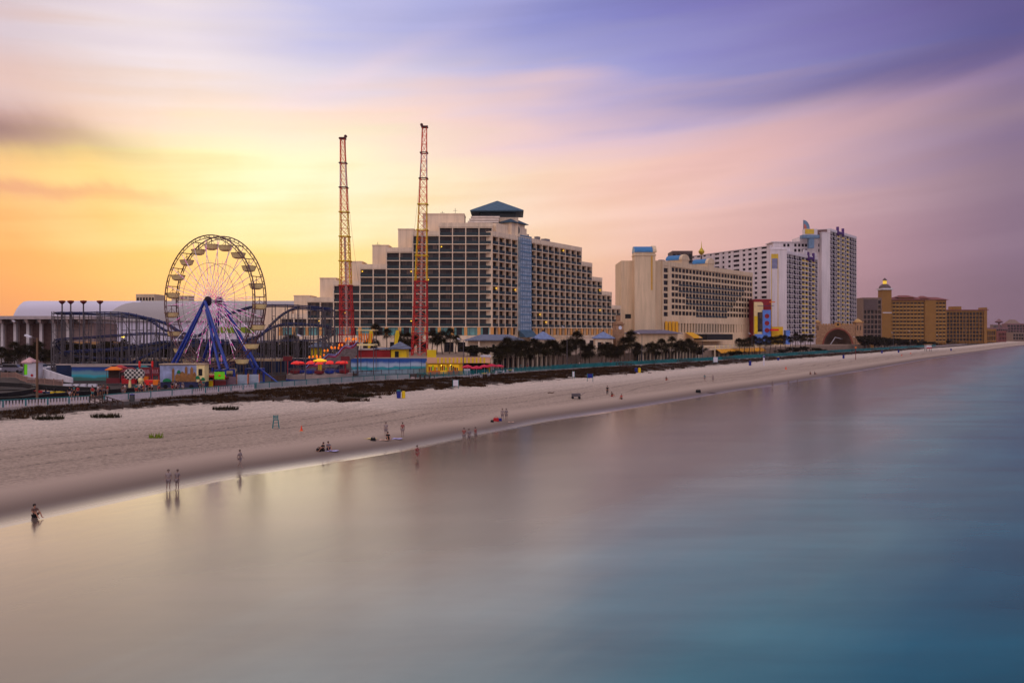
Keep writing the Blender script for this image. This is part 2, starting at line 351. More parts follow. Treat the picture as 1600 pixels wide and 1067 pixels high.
# raised hotel terrace behind the promenade
front = [(-41.5, 208.5), (-19.5, 208.5), (-12, 214)]
for u in urange(uv(0, 226)[0] - 4, 640, 12):
    front.append(xy(u, look(T_PR, u) + 17))
back = [(front[-1][0] - 130, front[-1][1] + 85), (-120, 520), (-120, 270), (-92, 262), (-41.5, 262)]
terr = mat('terrace_wall', (140, 116, 96), 0.85, var=0.15, scale=0.3)
mb = MB(); mb.slab(front + back, 3.0, TZ)
tag(mb.build('terrace', terr), 'raised terrace in front of the hotels', kind='structure')

# strips of lawn between the promenade and the terrace
lawn = mat('lawn', (70, 66, 34), 0.95, var=0.4, scale=0.8, bump=0.4)
mb = MB(); sweep(mb, urange(U(860, 580), U(1450, 543), 8), 7.0, 15.0, 3.0, GZ + 0.02)
tag(mb.build('lawn', lawn), 'strip of lawn between promenade and hotels', kind='structure')
asph = mat('asphalt', (48, 42, 42), 0.9, var=0.2, scale=0.5)
# go-kart track loop and car park
mb = MB(); mb.slab([(-165, 195), (-62, 195), (-62, 260), (-200, 260)], 3.05, 3.42)
tag(mb.build('car_park', asph), 'asphalt car park behind the rides', kind='structure')
mb = MB()
c = G(20, 612, GZ); n = 60; vs = []
for i in range(n):
    t = 2 * math.pi * i / n
    for rr in (1.0, 0.72):
        vs.append((c[0] + 19 * rr * math.cos(t) - 3, c[1] + 10 * rr * math.sin(t), GZ - 0.1 + 0.04))
fs = [(2*i, 2*((i+1)%n), 2*((i+1)%n)+1, 2*i+1) for i in range(n)]
mb.add(vs, fs); tag(mb.build('kart_track', asph), 'dark oval go-kart track', kind='structure')

# ------------------------------------------------------------------ sky
def world():
    w = bpy.data.worlds.new('World'); scene.world = w; w.use_nodes = True
    nt = w.node_tree; nt.nodes.clear(); N = nt.nodes.new; L = nt.links.new
    out = N('ShaderNodeOutputWorld'); bg = N('ShaderNodeBackground'); L(bg.outputs[0], out.inputs['Surface'])
    tc = N('ShaderNodeTexCoord'); nz = N('ShaderNodeVectorMath'); nz.operation = 'NORMALIZE'; L(tc.outputs['Generated'], nz.inputs[0])
    sep = N('ShaderNodeSeparateXYZ'); L(nz.outputs[0], sep.inputs[0])
    def M(op, a, b=None, c=None):
        k = N('ShaderNodeMath'); k.operation = op
        for i, v in enumerate((a, b, c)):
            if v is None: continue
            if isinstance(v, (int, float)): k.inputs[i].default_value = v
            else: L(v, k.inputs[i])
        return k.outputs[0]
    zc = M('MAXIMUM', sep.outputs['Z'], 0.0)
    el = M('MULTIPLY', M('ARCSINE', zc), 180 / math.pi)
    az = M('MULTIPLY', M('ARCTAN2', sep.outputs['X'], sep.outputs['Y']), 180 / math.pi)
    # clouds drift away from the eye towards azimuth DA: streaks fan out from that point of the horizon
    DA = R(-19)
    k = M('DIVIDE', 1.0, M('ADD', zc, 0.07))
    px_ = M('MULTIPLY', sep.outputs['X'], k); py_ = M('MULTIPLY', sep.outputs['Y'], k)
    al = M('ADD', M('MULTIPLY', px_, math.sin(DA)), M('MULTIPLY', py_, math.cos(DA)))
    ac = M('SUBTRACT', M('MULTIPLY', px_, math.cos(DA)), M('MULTIPLY', py_, math.sin(DA)))
    def streak(sa, sc, seed, det=4, rough=0.55):
        cb = N('ShaderNodeCombineXYZ'); L(M('MULTIPLY', al, sa), cb.inputs[0]); L(M('MULTIPLY', ac, sc), cb.inputs[1]); cb.inputs[2].default_value = seed
        n = N('ShaderNodeTexNoise'); n.inputs['Scale'].default_value = 1; n.inputs['Detail'].default_value = det; n.inputs['Roughness'].default_value = rough
        L(cb.outputs[0], n.inputs['Vector']); return n.outputs['Fac']
    def level(sa, se, seed, det=4):
        cb = N('ShaderNodeCombineXYZ'); L(M('MULTIPLY', az, sa), cb.inputs[0]); L(M('MULTIPLY', M('ADD', el, M('MULTIPLY', az, -0.06)), se), cb.inputs[1]); cb.inputs[2].default_value = seed
        n = N('ShaderNodeTexNoise'); n.inputs['Scale'].default_value = 1; n.inputs['Detail'].default_value = det; L(cb.outputs[0], n.inputs['Vector']); return n.outputs['Fac']
    s6 = level(0.03, 0.22, 5.0, 3); s7 = level(0.045, 0.75, 8.3, 5)
    s1 = streak(0.10, 0.55, 3.7, 3); s2 = streak(0.22, 1.5, 9.1, 5, 0.6); s3 = streak(0.06, 0.9, 17.3, 2); s5 = streak(0.30, 4.2, 31.0, 4, 0.6)
    warp = M('ADD', M('ADD', M('MULTIPLY', M('SUBTRACT', s1, 0.5), 8.0), M('MULTIPLY', M('SUBTRACT', s6, 0.5), 10.0)), M('ADD', M('MULTIPLY', M('SUBTRACT', s7, 0.5), 5.0), M('MULTIPLY', M('SUBTRACT', s2, 0.5), 3.0)))
    damp = M('MINIMUM', M('MULTIPLY', el, 0.11), 1.0)
    el2 = M('ADD', el, M('MULTIPLY', warp, damp))
    azs = [-180, -120, -60, -31.6, -24.8, -17.1, -8.7, 0, 8.7, 17.1, 24.8, 31.6, 60, 120, 180]
    rows = [
     (0,   [(200,170,165),(205,160,150),(215,140,105),(242,142,84),(248,162,96),(248,192,132),(248,200,148),(243,188,160),(222,160,152),(188,140,146),(142,110,127),(112,88,108),(120,100,125),(170,150,160),(200,170,165)]),
     (5.4, [(205,180,185),(210,175,175),(228,155,105),(252,168,88),(254,194,102),(255,214,124),(255,224,152),(250,205,160),(238,184,165),(212,164,166),(168,130,146),(126,102,126),(130,110,140),(180,160,180),(205,180,185)]),
     (9.7, [(205,185,195),(210,185,190),(228,185,135),(255,206,118),(255,236,158),(255,250,205),(255,244,205),(253,220,192),(248,202,188),(226,180,176),(184,150,164),(132,108,128),(135,115,150),(180,165,190),(205,185,195)]),
     (13.9,[(205,190,205),(210,190,200),(220,185,175),(232,186,172),(248,218,196),(253,228,208),(252,218,202),(238,204,204),(222,190,204),(194,168,190),(162,138,168),(112,94,136),(125,110,155),(180,170,200),(205,190,205)]),
     (18,  [(205,195,215),(205,195,210),(205,185,195),(212,194,204),(236,222,226),(232,220,228),(212,206,228),(176,172,216),(152,150,204),(144,138,190),(120,114,170),(84,78,134),(115,105,160),(180,175,210),(205,195,215)]),
     (22,  [(205,198,220),(200,195,215),(180,165,190),(176,162,186),(198,186,208),(196,192,224),(178,180,224),(142,146,206),(128,126,192),(122,112,176),(108,94,156),(88,66,112),(110,100,155),(180,175,212),(205,198,220)]),
     (35,  [(222,214,226),(220,210,222),(170,150,160),(150,134,142),(164,150,158),(180,168,180),(176,170,190),(156,156,186),(132,136,172),(112,118,156),(98,104,144),(92,98,138),(104,112,150),(190,188,210),(222,214,226)]),
     (90,  [(216,208,222)] * 15)]
    t = M('MULTIPLY_ADD', az, 1 / 360, 0.5)
    prev = None; pe = None
    for e, cols in rows:
        cr = N('ShaderNodeValToRGB'); cr.color_ramp.interpolation = 'B_SPLINE' if e < 30 else 'LINEAR'
        ee = cr.color_ramp.elements
        for i, (a, c) in enumerate(zip(azs, cols)):
            p = a / 360 + 0.5
            if i == 0: ee[0].position = 0; ee[0].color = lin(c)
            elif i == len(azs) - 1: ee[-1].position = 1; ee[-1].color = lin(c)
            else:
                q = ee.new(p); q.color = lin(c)
        L(t, cr.inputs['Fac'])
        if prev is None: prev, pe = cr.outputs[0], e; continue
        mr = N('ShaderNodeMapRange'); mr.interpolation_type = 'SMOOTHSTEP' if e > 30 else 'LINEAR'; mr.inputs['From Min'].default_value = pe; mr.inputs['From Max'].default_value = e; L(el2, mr.inputs['Value'])
        mx = N('ShaderNodeMix'); mx.data_type = 'RGBA'; L(mr.outputs[0], mx.inputs['Factor']); L(prev, mx.inputs['A']); L(cr.outputs[0], mx.inputs['B'])
        prev, pe = mx.outputs['Result'], e
    col = prev
    def blend(c, rgb, fac):
        mx = N('ShaderNodeMix'); mx.data_type = 'RGBA'; mx.inputs['B'].default_value = lin(rgb); L(c, mx.inputs['A']); L(fac, mx.inputs['Factor']); return mx.outputs['Result']
    def bump(x, c, w):   # smooth bell
        return M('POWER', 2.718, M('MULTIPLY', M('POWER', M('ABSOLUTE', M('DIVIDE', M('SUBTRACT', x, c), w)), 2.0), -1.0))
    wob = M('MULTIPLY', M('SUBTRACT', s2, 0.5), 3.0)
    # dark cloud bar low on the left, thin bar beneath it
    e1 = M('ADD', M('ADD', el, wob), M('MULTIPLY', M('ADD', az, 31.0), 0.10))
    col = blend(col, (118, 78, 100), M('MULTIPLY', M('MULTIPLY', bump(e1, 11.8, 1.15), bump(az, -36.0, 9.5)), 0.95))
    e2 = M('ADD', M('ADD', el, wob), M('MULTIPLY', M('ADD', az, 31.0), 0.04))
    col = blend(col, (228, 140, 110), M('MULTIPLY', M('MULTIPLY', bump(e2, 8.6, 0.45), bump(az, -32.0, 9)), 0.6))
    # deep blue gap at upper right
    e3 = M('ADD', M('ADD', el, wob), M('MULTIPLY', M('SUBTRACT', az, 28.0), -0.05))
    col = blend(col, (46, 44, 112), M('MULTIPLY', M('MULTIPLY', bump(e3, 16.3, 1.3), bump(az, 25.0, 12)), 0.42))
    # veils that follow the drift
    v = N('ShaderNodeMapRange'); v.interpolation_type = 'SMOOTHSTEP'; v.inputs['From Min'].default_value = 0.5; v.inputs['From Max'].default_value = 0.78; L(s3, v.inputs['Value'])
    up = N('ShaderNodeMapRange'); up.inputs['From Min'].default_value = 4; up.inputs['From Max'].default_value = 18; L(el, up.inputs['Value'])
    col = blend(col, (240, 206, 214), M('MULTIPLY', M('MULTIPLY', v.outputs[0], up.outputs[0]), 0.42))
    e4 = M('ADD', M('ADD', el, M('MULTIPLY', wob, 1.5)), M('MULTIPLY', M('SUBTRACT', az, 15.0), -0.22))
    col = blend(col, (238, 188, 194), M('MULTIPLY', M('MULTIPLY', bump(e4, 12.2, 1.3), bump(az, 18.0, 15)), 0.22))
    e5 = M('ADD', M('ADD', el, M('MULTIPLY', wob, 1.5)), M('MULTIPLY', M('ADD', az, 12.0), -0.42))
    col = blend(col, (244, 214, 218), M('MULTIPLY', M('MULTIPLY', bump(e5, 16.6, 0.9), bump(az, -11.0, 6)), 0.32))
    # finely streaked light and dark
    fs = M('ADD', 1.0, M('MULTIPLY', M('ADD', M('MULTIPLY', M('SUBTRACT', s2, 0.5), 0.2), M('MULTIPLY', M('SUBTRACT', s7, 0.5), 0.35)), up.outputs[0]))
    sc = N('ShaderNodeVectorMath'); sc.operation = 'SCALE'; L(col, sc.inputs[0]); L(fs, sc.inputs['Scale'])
    # unseen sky overhead and behind is boosted to light the facades
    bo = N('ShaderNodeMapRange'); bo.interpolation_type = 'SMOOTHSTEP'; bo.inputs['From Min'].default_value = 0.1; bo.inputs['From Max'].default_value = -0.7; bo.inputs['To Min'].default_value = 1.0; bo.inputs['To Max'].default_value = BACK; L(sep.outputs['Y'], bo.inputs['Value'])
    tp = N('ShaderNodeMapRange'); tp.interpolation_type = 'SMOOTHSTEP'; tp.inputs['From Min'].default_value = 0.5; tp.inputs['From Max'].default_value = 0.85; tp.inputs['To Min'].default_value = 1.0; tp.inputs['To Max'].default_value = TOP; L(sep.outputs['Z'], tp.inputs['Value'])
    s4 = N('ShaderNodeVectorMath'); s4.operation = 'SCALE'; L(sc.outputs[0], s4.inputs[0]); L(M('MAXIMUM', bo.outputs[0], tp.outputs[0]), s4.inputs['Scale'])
    # a physical dusk sky added thinly under the clouds
    sk = N('ShaderNodeTexSky'); sk.sky_type = 'NISHITA'; sk.sun_disc = False; sk.sun_elevation = R(8); sk.sun_rotation = R(-20)
    sks = N('ShaderNodeVectorMath'); sks.operation = 'SCALE'; L(sk.outputs[0], sks.inputs[0]); sks.inputs['Scale'].default_value = 0.004
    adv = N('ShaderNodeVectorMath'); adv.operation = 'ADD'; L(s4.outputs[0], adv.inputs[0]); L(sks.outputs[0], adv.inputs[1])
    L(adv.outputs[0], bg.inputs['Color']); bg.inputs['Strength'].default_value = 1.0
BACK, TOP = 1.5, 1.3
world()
sun = bpy.data.lights.new('sun', 'SUN'); sun.energy = 0.5; sun.angle = R(50); sun.color = (1.0, 0.78, 0.55)
so = bpy.data.objects.new('sun', sun); COL.objects.link(so)
so.rotation_euler = (R(82), 0, R(180 + 20))   # low sun beyond the wheel, left of the picture's middle

cam = bpy.data.cameras.new('camera'); co = bpy.data.objects.new('camera', cam); COL.objects.link(co)
co.location = (0, 0, H); co.rotation_euler = (R(90), 0, 0)
cam.sensor_width = 36; cam.lens = 36 * F / 1600; cam.shift_y = -(533.5 - HY) / 1600
cam.clip_start = 0.5; cam.clip_end = 90000
scene.camera = co
scene.view_settings.view_transform = 'Standard'; scene.view_settings.look = 'None'
scene.view_settings.exposure = 0; scene.view_settings.gamma = 1
scene.cycles.max_bounces = 6; scene.cycles.diffuse_bounces = 3; scene.cycles.glossy_bounces = 3
# ------------------------------------------------------------------ buildings
def frame_facade(mb, cols, z0, fh, depth, fin, slab, zbase, D, par=1.6, fin_out=0.06, par_out=0.05, rail_fin=None):
    """cols: (x0, x1, rows). A slab-and-fin front DEPTH deep before a solid mass. Returns the cells between fins and slabs."""
    cells = []
    n = len(cols)
    # group equal heights for the mass
    i = 0
    while i < n:
        j = i
        while j + 1 < n and cols[j+1][2] == cols[i][2]: j += 1
        zt = z0 + cols[i][2] * fh
        x0, x1 = cols[i][0], cols[j][1]
        mb.bx(x0, x1, depth, D, zbase, zt + par)
        mb.bx(x0 - fin * 0.5 - par_out, x1 + fin * 0.5 + par_out, -par_out - 0.04, depth - 0.01, zt + 0.004 * (i + 1), zt + par - 0.02)
        i = j + 1
    for k in range(n + 1):
        x = cols[k][0] if k < n else cols[n-1][1]
        r = max(cols[k-1][2] if k > 0 else 0, cols[k][2] if k < n else 0)
        mb.bx(x - fin/2, x + fin/2, -fin_out, depth - 0.005, zbase + 0.01, z0 + r * fh - 0.01)
    for (x0, x1, r) in cols:
        for q in range(r + 1):
            z = z0 + q * fh
            if q < r or True: mb.bx(x0 + fin/2 - 0.01, x1 - fin/2 + 0.01, 0, depth - 0.008, z - slab, z - 0.02)
            if q < r: cells.append((x0 + fin/2, x1 - fin/2, z - 0.02, z + fh - slab))
    return cells

def window_mb(w, h, mull=2, rail=True, th=0.06, fw=0.09):
    """glass pane sheet with frame bars: material 0 glass, 1 frame"""
    mb = MB(); mb.k = 0; mb.bx(0.02, w - 0.02, -0.05, -0.01, 0.02, h - 0.02)
    mb.k = 1
    for i in range(mull + 1):
        x = 0.02 + (w - 0.04) * i / mull
        mb.bx(max(0.0, x - fw/2), min(w, x + fw/2), -0.10, -0.052, 0.0, h)
    mb.bx(0.05, w - 0.05, -0.098, -0.053, h - 0.12, h - 0.005)
    return mb
def rail_mb(w, hh=1.05):
    mb = MB(); mb.bx(0.01, w - 0.01, -0.02, 0.02, 0.05, hh - 0.06); mb.k = 1; mb.bx(0.0, w, -0.045, 0.045, hh - 0.05, hh)
    return mb

def place_windows(root, cells, depth, wm, rm=None, M=None, keep=100, mull=2, hh=1.05, name='window', rname='railing', used=[None]):
    """the first KEEP cells become window parts of their own (with a railing sub-part), the rest one part of kind stuff"""
    cache = {}; M = M or Matrix.Identity(4)
    for (x0, x1, za, zb) in cells[:keep]:
        key = (round(x1 - x0, 2), round(zb - za, 2))
        if key not in cache:
            w = window_mb(*key, mull=mull).build(name, wm, None); r = None
            if rm: r = rail_mb(key[0], hh).build(rname, rm, None)
            cache[key] = (w, r); first = True
        else: first = False
        w, r = cache[key]
        a = w if first else w.copy()
        if not first: COL.objects.link(a)
        a.parent = root; a.matrix_local = M @ Matrix.Translation((x0, depth, za))
        if r is not None:
            b = r if first else r.copy()
            if not first: COL.objects.link(b)
            b.parent = a; b.matrix_local = Matrix.Translation((0, -depth + 0.08, 0))
    rest = cells[keep:]
    if rest:
        mb = MB(); rb = MB()
        for (x0, x1, za, zb) in rest:
            w = window_mb(x1 - x0, zb - za, mull=mull)
            T = M @ Matrix.Translation((x0, depth, za)); o = len(mb.v)
            mb.v += [tuple(T @ Vector(p)) for p in w.v]; mb.f += [tuple(i + o for i in f) for f in w.f]; mb.mi += w.mi
            if rm:
                r = rail_mb(x1 - x0, hh); T = M @ Matrix.Translation((x0, 0.08, za)); o = len(rb.v)
                rb.v += [tuple(T @ Vector(p)) for p in r.v]; rb.f += [tuple(i + o for i in f) for f in r.f]; rb.mi += r.mi
        tag(mb.build(name, wm, root), kind='stuff')
        if rm: tag(rb.build(rname, rm, root), kind='stuff')

def rot(deg): return Matrix.Rotation(R(deg), 4, 'Z')

beige = mat('hotel_stucco', (236, 210, 178), 0.85, var=0.07, scale=0.15, streak=0.14)
beige2 = mat('hotel_stucco_tan', (220, 192, 156), 0.85, var=0.06, scale=0.12, streak=0.14)
gA = window_glass('balcony_glass', (42, 40, 44), (118, 96, 84), 0.36)
gB = window_glass('shaded_glass', (16, 17, 20), (84, 66, 52), 0.2, (3.5, 3.5, 3.0), rough=0.25)
alu = mat('dark_aluminium', (50, 46, 48), 0.6, spec=0.1)
bright_alu = mat('pale_frame', (150, 145, 140), 0.5)
tealrail = mat('teal_glass_railing', (28, 50, 54), 0.3, spec=0.3)
tealtop = mat('teal_rail_top', (62, 84, 86), 0.5)
slate = mat('slate_blue_roof', (66, 92, 108), 0.6, var=0.2, scale=1.0)
amber = mat('amber_frame_and_glow', (222, 160, 92), 0.8, var=0.1)  # orange light on the piers is put into this colour; window frames share it
tealglass = mat('teal_window', (96, 150, 146), 0.2, spec=0.6, var=0.25, scale=0.4)
lampmat = mat('lit_lamp', (255, 210, 90), 0.5, emit=(255, 200, 60), es=1.6)
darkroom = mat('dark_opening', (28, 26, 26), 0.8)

def lamp_dots(root, cells, depth, M=None, frac=0.05, seed=1, cap=24):
    rnd = random.Random(seed); M = M or Matrix.Identity(4)
    k = 0; base = None
    for (x0, x1, za, zb) in cells:
        if rnd.random() < frac and k < cap:
            k += 1
            if base is None:
                base = MB().lathe([(0.05, -0.2), (0.24, -0.1), (0.24, 0.12), (0.05, 0.2)], n=8).build('balcony_lamp', lampmat, None); a = base
            else: a = base.copy(); COL.objects.link(a)
            a.parent = root; a.matrix_local = M @ Matrix.Translation((x0 + (x1 - x0) * rnd.choice((0.12, 0.88)), depth - 0.5, zb - 0.7))

def each(name, mats, parent, mb, locs, M=None):
    M = M or Matrix.Identity(4); base = None; out = []
    for p in locs:
        if base is None: base = mb.build(name, mats, None); a = base
        else: a = base.copy(); COL.objects.link(a)
        a.parent = parent; a.matrix_local = M @ Matrix.Translation(p); out.append(a)
    return out

# --- the big terraced hotel
def terraced_hotel():
    C0 = (XA(769, 302), 302.0)
    t = thing('terraced_hotel', 'tall beige stepped hotel with dark balconies and blue pyramid roof', 'hotel', (C0[0], C0[1], TZ))
    zz = 15.8 - TZ; fh = 3.0; cw = 4.8
    hts = [1,1,3,3,5,5,7,7,9,9,11,11,12,12,12,12]
    cols = [((i - 16) * cw, (i - 15) * cw, r) for i, r in enumerate(hts)]
    w = MB(); cells = frame_facade(w, cols, zz, fh, 1.5, 0.34, 0.32, 0.0, 15)
    # set-back rooftop masses that step up behind the front
    for a, b, z in ((-25.8, -10.5, 57.2), (-34.9, -29.0, 51.6), (-44.4, -38.4, 45.6), (-54.2, -48.2, 39.6), (-63.8, -57.8, 33.5), (-73.4, -67.4, 27.0)):
        w.bx(a, b, 5.5, 15.2, zz, z - TZ); w.bx(a - 0.15, b + 0.15, 5.35, 15.35, z - TZ, z - TZ + 0.35)
    w.build('south_wing_wall', beige, t)
    cells.sort(key=lambda c: -(c[0]))
    place_windows(t, cells, 1.5, [gA, alu], [tealrail, tealtop], keep=100, mull=3)
    lamp_dots(t, cells, 1.5, frac=0.07, seed=4)
    # storey of teal windows between piers coloured as if lit orange under the balconies, and the plinth below
    each('glow_tinted_pier', amber, t, MB().bx(-0.55, 0.55, -0.28, 0.9, zz - 3.3, zz - 0.35), [((i-16)*cw, 0, 0) for i in range(17)])
    for odd in (0, 1):
        m = MB(); m.bx(0.56, cw - 0.56, 0.5, 1.2, zz - 3.2, zz - 0.4); m.k = 1
        for q in (0.3, 0.7): m.bx(cw*q - 0.07, cw*q + 0.07, 0.44, 0.49, zz - 3.2, zz - 0.4)
        if odd: m.bx(cw*.3 + .08, cw*0.7 - .08, 0.40, 0.49, zz - 3.2, zz - 0.4)
        each('teal_window', [tealglass, alu], t, m, [((i-16)*cw, 0, 0) for i in range(16) if i % 2 == odd])
    m = MB(); m.bx(-16*cw - 0.3, 0.5, -0.45, 1.4, 0.02, zz - 3.3)
    m.build('plinth', beige, t)
    m = MB(); m.bx(0, 3.4, -0.52, -0.46, 0.05, 3.6); m.k = 1
    for q in (0, 1.1, 2.2, 3.3): m.bx(q, q + 0.1, -0.56, -0.525, 0.05, 3.6)
    m.bx(0, 3.4, -0.565, -0.53, 2.5, 2.6)
    each('ground_floor_window', [gB, alu], t, m, [(-12.5 - i * 4.9, 0, 0) for i in range(13) if i % 4 != 2])
    # east wing, turned to run along the coast
    A = rot(57.0)
    ecols = [(i * 4.3, (i + 1) * 4.3, 11) for i in range(4)]
    e = MB(A); c1 = frame_facade(e, ecols, zz, fh, 1.2, 0.34, 0.3, 0.0, 15)
    bcols = [(26 + i * 4.71, 26 + (i + 1) * 4.71, 11) for i in range(9)]
    x = 26 + 9 * 4.71
    for r in (9, 7, 5, 3):
        for _ in range(2): bcols.append((x, x + 4.86, r)); x += 4.86
    c2 = frame_facade(e, bcols, zz, fh, 1.2, 0.34, 0.3, 0.0, 15)
    e.bx(17.2, 26, 1.0, 14.8, 0.0, 51.9 - TZ)
    e.build('east_wing_wall', beige, t)
    place_windows(t, c1 + c2, 1.2, [gB, amber], [tealrail, tealtop], M=A, keep=0, mull=2)
    lamp_dots(t, c1 + c2, 1.2, M=A, frac=0.09, seed=12, cap=30)
    # doorway piers under the east wing, coloured as if lit orange
    each('glow_tinted_pier', amber, t, MB().bx(-0.3, 0.5, -0.4, 0.3, zz - 3.2, zz - 0.4), [(c[0], 0, 0) for c in ecols + bcols], A)
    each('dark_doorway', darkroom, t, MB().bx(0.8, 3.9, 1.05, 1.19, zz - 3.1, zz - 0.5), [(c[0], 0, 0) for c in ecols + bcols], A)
    # glass lift shaft
    m = MB(A); m.bx(17.55, 25.65, -0.9, 0.98, zz - 1.6, 49.9 - TZ); m.build('lift_shaft', [mat('lift_glass', (150, 166, 180), 0.12, spec=0.7, var=0.3, scale=0.5)], t)
    m = MB(A)
    for i in range(6): m.bx(17.55 + i * 1.6 , 17.67 + i * 1.6, -1.0, -0.905, zz - 1.6, 49.9 - TZ)
    for i in range(25): m.bx(17.5, 25.7, -1.03, -0.908, zz - 1.6 + i * 1.5, zz - 1.45 + i * 1.5 + (0.35 if i % 2 == 0 else 0))
    m.build('shaft_mullion', [mat('blue_mullion', (92, 126, 152), 0.5)], t)
    m = MB(A); m.add([(16.8,-4,zz-4),(26.4,-4,zz-4),(26.4,-0.95,zz-1.4),(16.8,-0.95,zz-1.4),(16.8,-0.95,zz-4),(26.4,-0.95,zz-4)], [(0,1,2,3),(0,3,4),(1,5,2),(0,4,5,1)])
    m.build('slate_awning', slate, t)
    # stair tower and the two hipped roofs
    m = MB(A); m.bx(5, 26.2, 1.6, 12, 45 - TZ + 0.3, 54.0 - TZ); m.bx(13.6, 22.9, 0.4, 8, 49 - TZ, 55.2 - TZ)
    m.build('roof_tower', beige, t)
    m = MB(A); m.lathe([(0.02, -0.05), (1.0, 0), (0.02, 0.05)], n=20)
    ov = MB(A @ Matrix.Translation((18.3, 0.36, 52.6 - TZ)) @ Matrix.Rotation(R(90), 4, 'X')); ov.lathe([(0.05, -0.05), (1.15, -0.05), (1.15, 0.05), (0.05, 0.05)], n=20, sx=0.75, sy=1.2)
    ov.build('oval_window', tealrail, t)
    m = MB(A); m.pyr(12.6, 23.9, -0.7, 9, 55.3 - TZ, 58.0 - TZ, 1.0); m.build('hipped_roof', slate, t)
    m = MB()
    zt = TZ
    m.bx(-8.2, 9.6, 14, 27, 50 - zt, 57.3 - zt)
    m.build('penthouse', beige, t)
    m = MB()
    for q in range(4): m.bx(-8.6 + q * 0.5 - 1.2, 2 + q*0.2, 6.0 + q * 1.6, 24, 53.4 - zt + q * 1.1, 54.0 - zt + q * 1.1)
    m.build('stepped_ledge', [mat('white_ledge', (226, 208, 190), 0.8)], t)
    m = MB(); m.bx(-5.0, 8.6, 15, 26, 57.3 - zt, 59.4 - zt); m.build('dark_louvre', tealrail, t)
    m = MB(); m.pyr(-8.6, 11.6, 11.5, 29.5, 59.7 - zt, 64.6 - zt, 0.3, 0.35); m.build('pyramid_roof', slate, t)
    m = MB()
    for x, y, h in ((-14, 9, 3.0), (-19, 11, 2.2), (-43, 9, 1.5)): m.tube((x, y, 57 - zt if x > -40 else 45.9 - zt), (x, y, (57 if x > -40 else 45.9) - zt + h), 0.07, n=5); m.beam((x - 0.8, y, 57 - zt + h * 0.7 if x > -40 else 46.5 - zt), (x + 0.8, y, 57 - zt + h * 0.7 if x > -40 else 46.5 - zt), 0.08)
    m.build('roof_antenna', alu, t)
    # projecting low podium of the east wing
    m = MB(A); m.bx(44, 100, -7, -0.5, 0.03, 5.2); m.bx(43.7, 100.3, -7.3, -0.45, 5.2, 5.8)
    m.build('podium', beige, t)
    each('podium_opening', darkroom, t, MB().bx(0, 3.5, -7.08, -7.01, 0.1, 3.9), [(48 + i * 7.3, 0, 0) for i in range(7)], A)
terraced_hotel()
def roof_units(parent, M_, spots):
    um = mat('roof_unit_grey', (128, 122, 122), 0.6)
    for (x, y, z, w, h) in spots:
        m = MB(M_); m.bx(x, x + w, y, y + w * .7, z, z + h); m.bx(x + .15, x + w - .15, y - .05, y - .01, z + .2, z + h - .2); m.build('air_conditioner', um, parent)

